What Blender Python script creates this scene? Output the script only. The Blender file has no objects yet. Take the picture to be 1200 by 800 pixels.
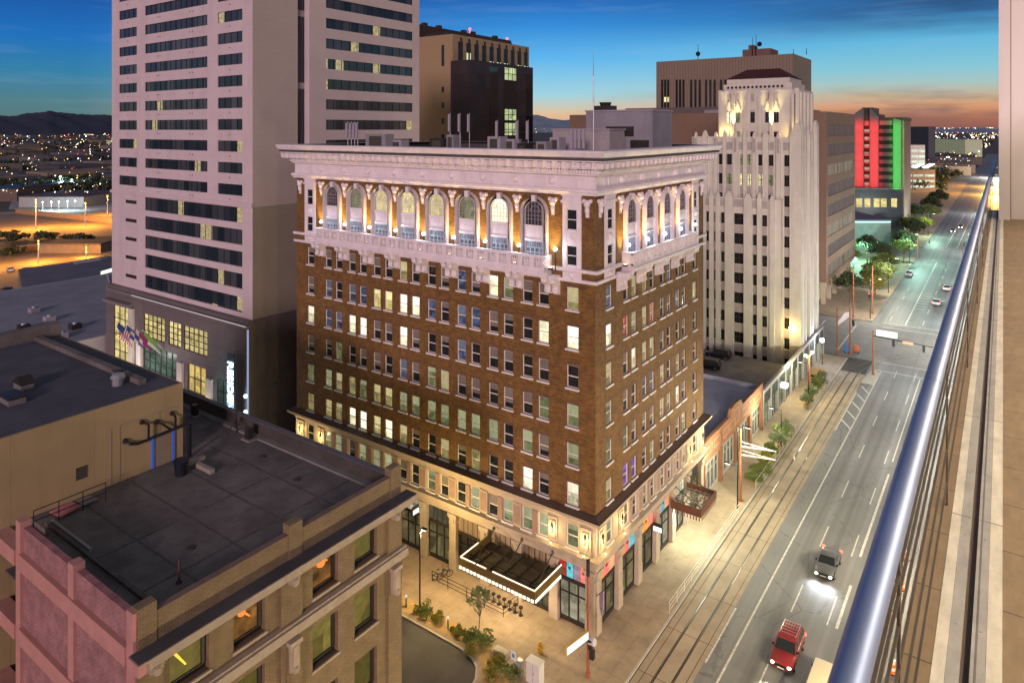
import bpy, bmesh, math, random
from mathutils import Vector, Matrix
R = math.radians
C = bpy.context.scene.collection
random.seed(7)

# ------------------------------------------------------------------ camera
EYE = 44.0
YAW = math.atan(576 / 812)
cam_data = bpy.data.cameras.new("camera")
cam = bpy.data.objects.new("camera", cam_data)
C.objects.link(cam)
cam.location = (0, 0, EYE)
cam.rotation_euler = (R(90), 0, YAW)
cam_data.sensor_fit = 'HORIZONTAL'
cam_data.sensor_width = 36
cam_data.lens = 812 / 1200 * 36
cam_data.shift_y = -248.5 / 1200
cam_data.clip_start = 0.05
cam_data.clip_end = 40000
cam_data.dof.use_dof = True
cam_data.dof.focus_distance = 70
cam_data.dof.aperture_fstop = 11
sc = bpy.context.scene
sc.camera = cam

# ------------------------------------------------------------------ render
sc.render.engine = 'CYCLES'
sc.view_settings.view_transform = 'Standard'
sc.view_settings.look = 'None'
sc.view_settings.exposure = 0.12
sc.view_settings.gamma = 1.0
sc.cycles.use_denoising = True
try:
    sc.cycles.denoiser = 'OPENIMAGEDENOISE'
except Exception:
    pass
sc.cycles.max_bounces = 5
sc.cycles.diffuse_bounces = 2
sc.cycles.glossy_bounces = 2
sc.cycles.transmission_bounces = 4
sc.cycles.sample_clamp_indirect = 4
sc.cycles.caustics_reflective = False
sc.cycles.caustics_refractive = False

# ------------------------------------------------------------------ sky
SUN_DIR = Vector((-0.42, 0.88, -0.22)).normalized()      # direction the light travels
sun_el = math.asin(-SUN_DIR.z)
world = bpy.data.worlds.new("World")
sc.world = world
world.use_nodes = True
def lin(c):
    return tuple(((v / 255 / 12.92) if v / 255 <= 0.04045 else ((v / 255 + 0.055) / 1.055) ** 2.4) for v in c)
class NT:
    def __init__(self, tree):
        self.t = tree; tree.nodes.clear()
    def n(self, typ, **kw):
        nd = self.t.nodes.new(typ)
        for k, v in kw.items():
            if k == 'ins':
                for i, val in v.items(): self.set(nd, i, val)
            else: setattr(nd, k, v)
        return nd
    def set(self, nd, i, val):
        s = nd.inputs[i]
        if isinstance(val, bpy.types.NodeSocket): self.t.links.new(val, s)
        else:
            if hasattr(s.default_value, '__len__') and hasattr(val, '__len__') and len(s.default_value) == 4 and len(val) == 3: val = (*val, 1)
            s.default_value = val
    def math(self, op, a, b=0.0, c=0.0, clamp=False):
        m = self.n('ShaderNodeMath', operation=op, use_clamp=clamp)
        self.set(m, 0, a); self.set(m, 1, b); self.set(m, 2, c)
        return m.outputs[0]
    def ramp(self, fac, stops, interp='LINEAR'):
        r = self.n('ShaderNodeValToRGB'); e = r.color_ramp; e.interpolation = interp
        while len(e.elements) > 1: e.elements.remove(e.elements[-1])
        e.elements[0].position = stops[0][0]; e.elements[0].color = (*stops[0][1], 1)
        for p, col in stops[1:]:
            x = e.elements.new(p); x.color = (*col, 1)
        self.set(r, 0, fac)
        return r.outputs[0]
    def mix(self, fac, a, b, blend='MIX'):
        m = self.n('ShaderNodeMix', data_type='RGBA', blend_type=blend)
        self.set(m, 0, fac); self.set(m, 6, a); self.set(m, 7, b)
        return m.outputs[2]
    def comb(self, x, y, z=0.0):
        m = self.n('ShaderNodeCombineXYZ'); self.set(m, 0, x); self.set(m, 1, y); self.set(m, 2, z)
        return m.outputs[0]
    def noise(self, vec, scale, detail=3.0, rough=.55):
        m = self.n('ShaderNodeTexNoise'); self.set(m, 'Vector', vec); self.set(m, 'Scale', scale); self.set(m, 'Detail', detail); self.set(m, 'Roughness', rough)
        return m.outputs[0]
w = NT(world.node_tree)
tc = w.n('ShaderNodeTexCoord')
sep = w.n('ShaderNodeSeparateXYZ'); w.set(sep, 0, tc.outputs['Generated'])
cs, sn = math.cos(YAW), math.sin(YAW)
lat = w.math('ADD', w.math('MULTIPLY', sep.outputs[0], cs), w.math('MULTIPLY', sep.outputs[1], sn))
fwd = w.math('ADD', w.math('MULTIPLY', sep.outputs[0], -sn), w.math('MULTIPLY', sep.outputs[1], cs))
az = w.math('ARCTAN2', lat, fwd)
hor = w.math('SQRT', w.math('ADD', w.math('MULTIPLY', lat, lat), w.math('MULTIPLY', fwd, fwd)))
el = w.math('ARCTAN2', sep.outputs[2], hor)                     # radians above the horizon
ef = w.math('DIVIDE', el, R(30), clamp=True)
def E(v): return min(1, math.degrees(math.atan((151.5 - v) / 812)) / 30)
rl = w.ramp(ef, [(0, lin((84, 108, 110))), (E(125), lin((72, 118, 128))), (E(95), lin((34, 118, 158))), (E(60), lin((2, 102, 178))), (E(5), lin((0, 66, 148))), (1, lin((8, 40, 96)))])
rm = w.ramp(ef, [(0, lin((214, 140, 92))), (E(141), lin((228, 168, 118))), (E(131), lin((206, 186, 156))), (E(112), lin((150, 200, 214))), (E(70), lin((84, 172, 226))), (E(30), lin((36, 130, 206))), (E(0), lin((18, 96, 176))), (1, lin((8, 40, 96)))])
rr = w.ramp(ef, [(0, lin((128, 84, 80))), (E(141), lin((160, 100, 82))), (E(128), lin((206, 146, 106))), (E(117), lin((188, 168, 138))), (E(105), lin((158, 186, 184))), (E(90), lin((126, 188, 204))), (E(60), lin((88, 172, 212))), (E(32), lin((38, 112, 172))), (E(0), lin((20, 84, 150))), (1, lin((8, 40, 96)))])
t1 = w.math('DIVIDE', w.math('ADD', az, R(32)), R(34), clamp=True)
t2 = w.math('DIVIDE', w.math('SUBTRACT', az, R(4)), R(22), clamp=True)
skyc = w.mix(t2, w.mix(t1, rl, rm), rr)
# behind the camera: the pink belt of dusk opposite the sunset, and a city-lit zenith
back = w.math('DIVIDE', w.math('SUBTRACT', w.math('ABSOLUTE', az), R(62)), R(60), clamp=True)
ez = w.math('DIVIDE', el, R(90), clamp=True)
rb_ = w.ramp(ez, [(0, (.40, .29, .25)), (.18, (.46, .31, .27)), (.4, (.25, .21, .23)), (.7, (.11, .12, .16)), (1, (.07, .09, .14))])
skyc = w.mix(back, skyc, rb_)
top = w.ramp(ez, [(0, (0,) * 3), (.2, (0,) * 3), (.45, (1,) * 3), (1, (1,) * 3)])
skyc = w.mix(top, skyc, (.085, .095, .13))
cv = w.comb(w.math('MULTIPLY', az, 4.0), w.math('MULTIPLY', el, 30.0))
cn = w.noise(cv, 1.6, 5.0, .55)
low = w.ramp(ef, [(0, (.0,) * 3), (E(138), (.9,) * 3), (E(118), (.6,) * 3), (E(104), (0,) * 3), (1, (0,) * 3)])
hi = w.ramp(ef, [(0, (0,) * 3), (E(62), (0,) * 3), (E(36), (.95,) * 3), (E(14), (.95,) * 3), (E(-40), (.2,) * 3), (1, (0,) * 3)])
cm = w.ramp(cn, [(0, (0,) * 3), (.46, (0,) * 3), (.66, (1,) * 3), (1, (1,) * 3)])
lowf = w.math('MULTIPLY', w.math('MULTIPLY', low, cm), t2)
skyc = w.mix(lowf, skyc, lin((106, 84, 88)))
az2 = w.math('DIVIDE', w.math('SUBTRACT', az, R(17)), R(16), clamp=True)
hif = w.math('MULTIPLY', w.math('MULTIPLY', hi, w.ramp(cn, [(0, (.25,) * 3), (.4, (.35,) * 3), (.62, (1,) * 3), (1, (1,) * 3)])), w.math('MULTIPLY', az2, .9))
skyc = w.mix(hif, skyc, lin((30, 66, 110)))
wis = w.math('MULTIPLY', w.ramp(w.noise(w.comb(w.math('MULTIPLY', az, 3.0), w.math('MULTIPLY', el, 26.0), 4.0), 1.5, 6.0, .6), [(0, (0,) * 3), (.52, (0,) * 3), (.8, (1,) * 3), (1, (1,) * 3)]), .22)
skyc = w.mix(wis, skyc, lin((150, 170, 205)))
nish = w.n('ShaderNodeTexSky', sky_type='NISHITA')
nish.sun_disc = False
nish.sun_elevation = sun_el
nish.sun_rotation = math.atan2(-SUN_DIR.x, -SUN_DIR.y)
bg1 = w.n('ShaderNodeBackground'); w.set(bg1, 0, skyc); w.set(bg1, 1, 1.0)
bg2 = w.n('ShaderNodeBackground'); w.set(bg2, 0, nish.outputs[0]); w.set(bg2, 1, 0.004)
ad = w.n('ShaderNodeAddShader'); w.set(ad, 0, bg1.outputs[0]); w.set(ad, 1, bg2.outputs[0])
wo = w.n('ShaderNodeOutputWorld'); w.set(wo, 0, ad.outputs[0])

sun_d = bpy.data.lights.new("sun", 'SUN')
sun = bpy.data.objects.new("sun", sun_d); C.objects.link(sun)
sun_d.energy = 1.65
sun_d.angle = R(9)
sun_d.color = (1.0, .70, .80)
sun.rotation_euler = SUN_DIR.to_track_quat('-Z', 'Y').to_euler()

# ------------------------------------------------------------------ materials
MATS = {}
def wallvec(t):
    g = t.n('ShaderNodeNewGeometry')
    p = t.n('ShaderNodeSeparateXYZ'); t.set(p, 0, g.outputs['Position'])
    nn = t.n('ShaderNodeSeparateXYZ'); t.set(nn, 0, g.outputs['True Normal'])
    f = t.math('GREATER_THAN', t.math('ABSOLUTE', nn.outputs[0]), t.math('ABSOLUTE', nn.outputs[1]))
    a = t.math('ADD', t.math('MULTIPLY', p.outputs[1], f), t.math('MULTIPLY', p.outputs[0], t.math('SUBTRACT', 1.0, f)))
    return g, t.comb(a, p.outputs[2])
def mat(name, base, rough=.75, metal=0.0, var=.2, scale=.6, bump=0.0, bscale=20., emit=None, estr=0.0, brick=None, stain=0.0, spec=.4, nosample=False, streak=False, coat=0.0):
    if name in MATS: return MATS[name]
    m = bpy.data.materials.new(name); m.use_nodes = True
    t = NT(m.node_tree)
    o = t.n('ShaderNodeOutputMaterial'); p = t.n('ShaderNodeBsdfPrincipled')
    t.set(o, 0, p.outputs[0])
    g, wv = wallvec(t)
    pos = g.outputs['Position']
    base = tuple(base)
    dark = tuple(b * (1 - var) for b in base); lite = tuple(min(1, b * (1 + var)) for b in base)
    n1 = t.noise(pos, scale, 6.0, .62)
    col = t.ramp(n1, [(.25, dark), (.75, lite)])
    hgt = None
    if brick:
        bw, bh, c2, mc, ms = brick
        b = t.n('ShaderNodeTexBrick'); t.set(b, 'Vector', wv); t.set(b, 'Scale', 1.0)
        t.set(b, 'Brick Width', bw); t.set(b, 'Row Height', bh); t.set(b, 'Mortar Size', ms); t.set(b, 'Mortar Smooth', .3); t.set(b, 'Bias', 0.0)
        t.set(b, 'Color1', base); t.set(b, 'Color2', c2); t.set(b, 'Mortar', mc)
        col = t.mix(1.0, b.outputs[0], t.ramp(n1, [(.25, (1 - var,) * 3), (.75, (1 + var,) * 3)]), 'MULTIPLY')
        hgt = b.outputs[1]
    if stain:
        sv = t.n('ShaderNodeMapping'); t.set(sv, 0, pos); sv.inputs['Scale'].default_value = (1, 1, .12) if streak else (1, 1, 1)
        n2 = t.noise(sv.outputs[0], scale * 1.7, 5.0, .65)
        col = t.mix(t.math('MULTIPLY', t.ramp(n2, [(.45, (0,) * 3), (.7, (1,) * 3)]), stain), col, tuple(b * .45 for b in base))
    t.set(p, 'Base Color', col); t.set(p, 'Roughness', rough); t.set(p, 'Metallic', metal); t.set(p, 'Specular IOR Level', spec)
    if coat: t.set(p, 'Coat Weight', coat); t.set(p, 'Coat Roughness', .08)
    if bump:
        bn = t.n('ShaderNodeBump'); t.set(bn, 'Strength', bump); t.set(bn, 'Distance', .05)
        t.set(bn, 'Height', t.noise(pos, bscale, 4.0) if hgt is None else t.math('SUBTRACT', 1.0, hgt))
        t.set(p, 'Normal', bn.outputs[0])
    if emit is not None:
        t.set(p, 'Emission Color', emit); t.set(p, 'Emission Strength', estr)
        if nosample: m.cycles.emission_sampling = 'NONE'
    MATS[name] = m
    return m
def litmat(name, col, strength, tex=.6, sx=1.6, sz=1.1, nosample=True, dark=(.02, .022, .02), rough=.3):
    """a glazed opening with a lit room behind it: uneven light in blinds, shelves and furniture"""
    if name in MATS: return MATS[name]
    m = bpy.data.materials.new(name); m.use_nodes = True
    t = NT(m.node_tree)
    o = t.n('ShaderNodeOutputMaterial'); p = t.n('ShaderNodeBsdfPrincipled'); t.set(o, 0, p.outputs[0])
    g, wv = wallvec(t)
    oi = t.n('ShaderNodeObjectInfo')
    mp = t.n('ShaderNodeMapping'); t.set(mp, 0, wv); mp.inputs['Scale'].default_value = (sx, sz, 1)
    v = t.n('ShaderNodeTexVoronoi'); v.distance = 'CHEBYCHEV'; t.set(v, 'Vector', mp.outputs[0]); t.set(v, 'Scale', 1.3)
    n1 = t.noise(wv, 2.2, 3.0)
    f = t.math('MULTIPLY', t.ramp(v.outputs[1], [(0, (1 - tex,) * 3), (1, (1 + tex * .4,) * 3)]), t.ramp(n1, [(.3, (1 - tex * .6,) * 3), (.7, (1.15,) * 3)]))
    f = t.math('MULTIPLY', f, t.math('ADD', .72, t.math('MULTIPLY', oi.outputs['Random'], .5)))
    t.set(p, 'Base Color', dark); t.set(p, 'Roughness', rough); t.set(p, 'Specular IOR Level', .12)
    t.set(p, 'Emission Color', col); t.set(p, 'Emission Strength', t.math('MULTIPLY', f, strength))
    if nosample: m.cycles.emission_sampling = 'NONE'
    MATS[name] = m
    return m
def panemat(name, cols, step, rough=.1, estr=0.0, litcol=(1, .8, .4), litfrac=0.0):
    """strip glazing: each pane of the strip its own tint, a few of them lit"""
    if name in MATS: return MATS[name]
    m = bpy.data.materials.new(name); m.use_nodes = True
    t = NT(m.node_tree)
    o = t.n('ShaderNodeOutputMaterial'); p = t.n('ShaderNodeBsdfPrincipled'); t.set(o, 0, p.outputs[0])
    g, wv = wallvec(t)
    sp = t.n('ShaderNodeSeparateXYZ'); t.set(sp, 0, wv)
    a = t.math('FLOOR', t.math('DIVIDE', sp.outputs[0], step)); z = t.math('FLOOR', t.math('DIVIDE', sp.outputs[1], 2.88))
    wn = t.n('ShaderNodeTexWhiteNoise', noise_dimensions='3D'); t.set(wn, 0, t.comb(a, z, 3.0))
    col = t.ramp(wn.outputs[0], [(0, cols[0]), (.5, cols[1]), (1, cols[2])])
    t.set(p, 'Base Color', col); t.set(p, 'Roughness', rough); t.set(p, 'Specular IOR Level', .6)
    if litfrac:
        f = t.math('GREATER_THAN', wn.outputs[0], 1 - litfrac)
        nz = t.ramp(t.noise(wv, 2.5, 3.0), [(.3, (.25,) * 3), (.7, (1,) * 3)])
        t.set(p, 'Emission Color', litcol); t.set(p, 'Emission Strength', t.math('MULTIPLY', t.math('MULTIPLY', f, nz), estr))
        m.cycles.emission_sampling = 'NONE'
    MATS[name] = m
    return m
def glow(name, col, s, nosample=False):
    return mat(name, (.02, .02, .02), emit=col, estr=s, var=0, nosample=nosample)

brick = mat('brown_brick', (.225, .119, .030), .85, var=.30, scale=1.2, stain=.3, streak=True, brick=(.42, .14, (.132, .064, .019), (.17, .112, .05), .012), bump=.35)
terracotta = mat('white_terracotta', (.80, .74, .75), .55, var=.10, scale=.8, stain=.18, streak=True, bump=.12, bscale=9)
limestone = mat('tan_limestone', (.43, .36, .27), .7, var=.12, scale=.9, stain=.2, bump=.15, bscale=7, streak=True)
whitepaint = mat('white_paint', (.72, .70, .66), .5, var=.08)
darkframe = mat('dark_bronze', (.03, .026, .022), .45, var=.2)
blackmetal = mat('black_metal', (.022, .022, .024), .45, metal=.3, var=.2)
rust = mat('rust_paint', (.30, .105, .05), .7, var=.25, scale=3, stain=.3)
steel = mat('galvanised_steel', (.45, .46, .48), .4, metal=.7, var=.15, scale=3)
roofdark = mat('dark_roofing', (.078, .076, .078), .9, var=.28, scale=.35, stain=.4)
def roadmat(name, base, rough=.62):
    m = bpy.data.materials.new(name); m.use_nodes = True
    t = NT(m.node_tree); o = t.n('ShaderNodeOutputMaterial'); p = t.n('ShaderNodeBsdfPrincipled'); t.set(o, 0, p.outputs[0])
    g = t.n('ShaderNodeNewGeometry'); pos = g.outputs['Position']
    def mp(sx, sy):
        q = t.n('ShaderNodeMapping'); t.set(q, 0, pos); q.inputs['Scale'].default_value = (sx, sy, 1); return q.outputs[0]
    wear = t.ramp(t.noise(mp(1.15, .012), 1.0, 3.0, .5), [(.3, (.70,) * 3), (.7, (1.28,) * 3)])         # wheel tracks along the lanes
    agg = t.ramp(t.noise(pos, 9.0, 6.0, .7), [(.3, (.90,) * 3), (.7, (1.10,) * 3)])
    big = t.ramp(t.noise(pos, .11, 5.0, .6), [(.3, (.84,) * 3), (.7, (1.14,) * 3)])
    col = t.mix(1.0, t.mix(1.0, t.mix(1.0, base, wear, 'MULTIPLY'), agg, 'MULTIPLY'), big, 'MULTIPLY')
    oil = t.ramp(t.noise(mp(.9, .16), 1.3, 6.0, .7), [(.56, (0,) * 3), (.74, (1,) * 3)])
    col = t.mix(t.math('MULTIPLY', oil, .45), col, tuple(b * .45 for b in base))
    v = t.n('ShaderNodeTexVoronoi', feature='DISTANCE_TO_EDGE'); t.set(v, 'Vector', mp(.16, .11)); t.set(v, 'Scale', 1.0); t.set(v, 'Randomness', 1.0)
    cr = t.ramp(t.math('ADD', v.outputs[0], t.math('MULTIPLY', t.noise(pos, 1.6, 4.0), .05)), [(.026, (1,) * 3), (.034, (0,) * 3)])
    col = t.mix(t.math('MULTIPLY', cr, .55), col, tuple(b * .4 for b in base))
    t.set(p, 'Base Color', col); t.set(p, 'Roughness', rough)
    bn = t.n('ShaderNodeBump'); t.set(bn, 'Strength', .15); t.set(bn, 'Distance', .02); t.set(bn, 'Height', t.noise(pos, 40, 3.0)); t.set(p, 'Normal', bn.outputs[0])
    return m
asphalt = roadmat('asphalt', (.172, .174, .176))
asphalt_dk = mat('asphalt_side', (.085, .083, .08), .8, var=.25, scale=.4, stain=.25)
concrete = mat('concrete', (.38, .335, .265), .8, var=.13, scale=.6, stain=.22, bump=.1, bscale=20)
kerbc = mat('kerb_concrete', (.45, .42, .36), .8, var=.12, scale=1.2, stain=.2)
white_line = mat('road_paint', (.60, .59, .56), .7, var=.3, scale=2.2, stain=.75)
glass_dk = mat('dark_glass', (.012, .014, .016), .06, var=.1, spec=.7)

# ------------------------------------------------------------------ mesh building
ORG = {}
class MB:
    def __init__(self): self.v = []; self.f = []; self.m = []
    def quad(self, a, b, c, d, mi=0):
        i = len(self.v); self.v += [a, b, c, d]; self.f.append((i, i + 1, i + 2, i + 3)); self.m.append(mi)
    def poly(self, pts, mi=0):
        i = len(self.v); self.v += list(pts); self.f.append(tuple(range(i, i + len(pts)))); self.m.append(mi)
    def box(self, x0, x1, y0, y1, z0, z1, mi=0):
        i = len(self.v)
        self.v += [(x0, y0, z0), (x1, y0, z0), (x1, y1, z0), (x0, y1, z0), (x0, y0, z1), (x1, y0, z1), (x1, y1, z1), (x0, y1, z1)]
        for q in ((0, 3, 2, 1), (4, 5, 6, 7), (0, 1, 5, 4), (1, 2, 6, 5), (2, 3, 7, 6), (3, 0, 4, 7)):
            self.f.append(tuple(i + k for k in q)); self.m.append(mi)
        return self
    def fbox(self, fr, a0, a1, d0, d1, z0, z1, mi=0):
        """box in a facade frame: a along the wall, d into the wall, z up"""
        P = [fr(a, d, z) for z in (z0, z1) for (a, d) in ((a0, d0), (a1, d0), (a1, d1), (a0, d1))]
        i = len(self.v); self.v += P
        for q in ((0, 3, 2, 1), (4, 5, 6, 7), (0, 1, 5, 4), (1, 2, 6, 5), (2, 3, 7, 6), (3, 0, 4, 7)):
            self.f.append(tuple(i + k for k in q)); self.m.append(mi)
        return self
    def prism(self, pts, ext, mi=0):
        """pts: planar 3D outline, ext: extrusion vector"""
        n = len(pts); i = len(self.v)
        self.v += list(pts) + [tuple(p[k] + ext[k] for k in range(3)) for p in pts]
        self.f.append(tuple(range(i, i + n))); self.m.append(mi)
        self.f.append(tuple(range(i + 2 * n - 1, i + n - 1, -1))); self.m.append(mi)
        for k in range(n):
            self.f.append((i + k, i + (k + 1) % n, i + n + (k + 1) % n, i + n + k)); self.m.append(mi)
        return self
    def ring(self, outer, inner, ext, mi=0):
        n = len(outer)
        e = lambda p: tuple(p[k] + ext[k] for k in range(3))
        for k in range(n - 1):
            a, b, c, d = outer[k], outer[k + 1], inner[k + 1], inner[k]
            self.quad(a, b, c, d, mi); self.quad(a, b, e(b), e(a), mi); self.quad(d, c, e(c), e(d), mi)
    def tube(self, p0, p1, r0, r1=None, n=8, mi=0, cap=True):
        r1 = r0 if r1 is None else r1
        a, b = Vector(p0), Vector(p1); d = (b - a)
        if d.length < 1e-6: return self
        d.normalize(); u = d.orthogonal().normalized(); w_ = d.cross(u)
        i = len(self.v)
        for (c, r) in ((a, r0), (b, r1)):
            for k in range(n):
                an = 2 * math.pi * k / n
                self.v.append(tuple(c + u * (math.cos(an) * r) + w_ * (math.sin(an) * r)))
        for k in range(n):
            self.f.append((i + k, i + (k + 1) % n, i + n + (k + 1) % n, i + n + k)); self.m.append(mi)
        if cap:
            self.f.append(tuple(i + k for k in range(n))); self.m.append(mi)
            self.f.append(tuple(i + n + k for k in reversed(range(n)))); self.m.append(mi)
        return self
    def path(self, pts, r, n=8, mi=0):
        for a, b in zip(pts, pts[1:]): self.tube(a, b, r, r, n, mi)
        return self
    def ball(self, c, r, mi=0, n=8, sz=1.0):
        i = len(self.v); m = max(4, n // 2)
        for j in range(m + 1):
            th = math.pi * j / m
            for k in range(n):
                ph = 2 * math.pi * k / n
                self.v.append((c[0] + r * math.sin(th) * math.cos(ph), c[1] + r * math.sin(th) * math.sin(ph), c[2] + r * sz * math.cos(th)))
        for j in range(m):
            for k in range(n):
                self.f.append((i + j * n + k, i + j * n + (k + 1) % n, i + (j + 1) * n + (k + 1) % n, i + (j + 1) * n + k)); self.m.append(mi)
        return self
    def holes(self, fr, a0, a1, z0, z1, hs, depth, mi=0, mr=None):
        """wall face with rectangular openings (a0,a1,z0,z1) and their reveals"""
        mr = mi if mr is None else mr
        A = sorted({a0, a1, *[h[0] for h in hs], *[h[1] for h in hs]}); Z = sorted({z0, z1, *[h[2] for h in hs], *[h[3] for h in hs]})
        A = [a for a in A if a0 <= a <= a1]; Z = [z for z in Z if z0 <= z <= z1]
        for za, zb in zip(Z, Z[1:]):
            zm = (za + zb) / 2; start = None
            row = [h for h in hs if h[2] < zm < h[3]]
            for aa, ab in zip(A, A[1:]):
                am = (aa + ab) / 2
                inside = any(h[0] < am < h[1] for h in row)
                if not inside and start is None: start = aa
                if inside and start is not None:
                    self.quad(fr(start, 0, za), fr(aa, 0, za), fr(aa, 0, zb), fr(start, 0, zb), mi); start = None
            if start is not None: self.quad(fr(start, 0, za), fr(a1, 0, za), fr(a1, 0, zb), fr(start, 0, zb), mi)
        for h in hs:
            p = [(h[0], h[2]), (h[1], h[2]), (h[1], h[3]), (h[0], h[3])]
            for k in range(4):
                (x, z), (x2, z2) = p[k], p[(k + 1) % 4]
                self.quad(fr(x, 0, z), fr(x2, 0, z2), fr(x2, depth, z2), fr(x, depth, z), mr)
        return self
    def build(self, name, mats, parent=None, smooth=False, bevel=0.0, loc=None):
        if not isinstance(mats, (list, tuple)): mats = [mats]
        o0 = Vector(loc) if loc is not None else (Vector(ORG[parent.name]) if parent is not None else Vector((0, 0, 0)))
        me = bpy.data.meshes.new(name)
        if not isinstance(o0, Vector): o0 = Vector(o0)
        me.from_pydata([tuple(Vector(p) - o0) for p in self.v], [], self.f)
        for m in mats: me.materials.append(m)
        me.polygons.foreach_set('material_index', self.m)
        if bevel or smooth:
            bm = bmesh.new(); bm.from_mesh(me)
            bmesh.ops.remove_doubles(bm, verts=bm.verts, dist=1e-4)
            bmesh.ops.recalc_face_normals(bm, faces=bm.faces)
            if bevel:
                ed = [e for e in bm.edges if len(e.link_faces) == 2 and e.calc_face_angle(0) > .5]
                bmesh.ops.bevel(bm, geom=ed, offset=bevel, segments=2, affect='EDGES', clamp_overlap=True)
            bm.to_mesh(me); bm.free()
        if smooth:
            me.shade_smooth()
            try: me.set_sharp_from_angle(angle=R(40))
            except Exception: pass
        o = bpy.data.objects.new(name, me); C.objects.link(o)
        if parent is None: o.location = o0
        elif loc is not None: o.location = o0 - Vector(ORG[parent.name])
        else: o.location = (0, 0, 0)
        o.parent = parent
        ORG[o.name] = tuple(o0)
        return o
def FY(y0):
    return lambda a, d, z: (a, y0 + d, z)
def FX(x0):
    return lambda a, d, z: (x0 - d, a, z)
def tag(o, label, cat, group=None):
    o['label'] = label; o['category'] = cat
    if group: o['group'] = group
    return o
def thing(name, label, cat, loc=(0, 0, 0), group=None, rotz=0):
    o = bpy.data.objects.new(name, None); C.objects.link(o)
    o.empty_display_size = .3
    o.location = loc; o.rotation_euler = (0, 0, rotz)
    ORG[o.name] = tuple(loc) if rotz == 0 else (0, 0, 0)
    return tag(o, label, cat, group)
def local_thing(name, label, cat, group=None):
    """built round its own origin, moved afterwards"""
    return thing(name, label, cat, (0, 0, 0), group)
def struct(name, mb, m):
    o = mb.build(name, m); o['kind'] = 'structure'; return o
def kids(o): return [c for c in o.children]
def dup(o, loc, rotz=None, label=None, group=None):
    def cp(s, par):
        c = s.copy(); C.objects.link(c); c.parent = par
        ORG[c.name] = (0, 0, 0)
        for ch in list(s.children): cp(ch, c)
        return c
    r = cp(o, None); r.location = loc
    if rotz is not None: r.rotation_euler = (0, 0, rotz)
    if label: r['label'] = label
    if group: r['group'] = group
    return r
def lamp(kind, name, loc, power, col, size=.15, aim=None, cone=120, blend=.6, parent=None):
    d = bpy.data.lights.new(name, kind); d.energy = power; d.color = col
    if kind in ('POINT', 'SPOT'): d.shadow_soft_size = size
    o = bpy.data.objects.new(name, d); C.objects.link(o); o.location = loc
    if kind == 'SPOT':
        d.spot_size = R(cone); d.spot_blend = blend
    if aim is not None: o.rotation_euler = Vector(aim).to_track_quat('-Z', 'Y').to_euler()
    if parent is not None:
        o.parent = parent; o.location = Vector(loc) - Vector(ORG[parent.name])
    return o
def textmesh(body, size, depth=.02, align='CENTER'):
    cu = bpy.data.curves.new('lettering', 'FONT'); cu.body = body; cu.size = size; cu.extrude = depth; cu.align_x = align; cu.align_y = 'CENTER'
    ob = bpy.data.objects.new('lettering', cu); C.objects.link(ob)
    dg = bpy.context.evaluated_depsgraph_get(); dg.update()
    me = bpy.data.meshes.new_from_object(ob.evaluated_get(dg))
    bpy.data.objects.remove(ob); bpy.data.curves.remove(cu)
    return me
WARM = (1.0, .70, .36); NEUT = (1.0, .90, .74); COOL = (.80, .92, 1.0); SODIUM = (1.0, .50, .10)

# ------------------------------------------------------------------ ground, roads, hills
g = MB(); S = 14000
for i in range(-4, 4):
    for j in range(-4, 4):
        g.quad((i * S / 4, j * S / 4, 0), ((i + 1) * S / 4, j * S / 4, 0), ((i + 1) * S / 4, (j + 1) * S / 4, 0), (i * S / 4, (j + 1) * S / 4, 0))
struct('ground', g, mat('dry_ground', (.075, .068, .055), .95, var=.45, scale=.02))
def pavemat(name, base, joint, size, mortar=.02, var=.14, stain=.25):
    m = bpy.data.materials.new(name); m.use_nodes = True
    t = NT(m.node_tree); o = t.n('ShaderNodeOutputMaterial'); p = t.n('ShaderNodeBsdfPrincipled'); t.set(o, 0, p.outputs[0])
    g = t.n('ShaderNodeNewGeometry'); pos = g.outputs['Position']
    b = t.n('ShaderNodeTexBrick'); b.offset = 0.0; t.set(b, 'Vector', pos); t.set(b, 'Scale', 1.0); t.set(b, 'Brick Width', size[0]); t.set(b, 'Row Height', size[1]); t.set(b, 'Mortar Size', mortar)
    t.set(b, 'Color1', base); t.set(b, 'Color2', tuple(c * .93 for c in base)); t.set(b, 'Mortar', joint)
    n1 = t.noise(pos, .45, 6.0, .6)
    col = t.mix(1.0, b.outputs[0], t.ramp(n1, [(.25, (1 - var,) * 3), (.75, (1 + var,) * 3)]), 'MULTIPLY')
    n2 = t.noise(pos, 1.1, 6.0, .7)
    col = t.mix(t.math('MULTIPLY', t.ramp(n2, [(.5, (0,) * 3), (.72, (1,) * 3)]), stain), col, tuple(c * .5 for c in base))
    t.set(p, 'Base Color', col); t.set(p, 'Roughness', .78)
    bn = t.n('ShaderNodeBump'); t.set(bn, 'Strength', .12); t.set(bn, 'Distance', .03); t.set(bn, 'Height', t.noise(pos, 25, 3.0)); t.set(p, 'Normal', bn.outputs[0])
    return m
def sheet(name, x0, x1, y0, y1, z, m):
    b = MB(); b.quad((x0, y0, z), (x1, y0, z), (x1, y1, z), (x0, y1, z)); return struct(name, b, m)
sheet('road', -20.2, 1.5, -30, 147, .004, asphalt)
sheet('cross_road', -400, 160, 147, 176.5, .004, pavemat('cross_concrete', (.23, .225, .21), (.15, .145, .135), (4.5, 4.5), .05, .2, .35))
sheet('far_road', -24.4, 1.5, 176.5, 1500, .004, roadmat('far_asphalt', (.17, .17, .165), .55))
sheet('side_road', -300, -24.4, 29.9, 45.3, .004, asphalt_dk)
sheet('far_cross_road', -200, 120, 274, 298, .008, asphalt)
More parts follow.
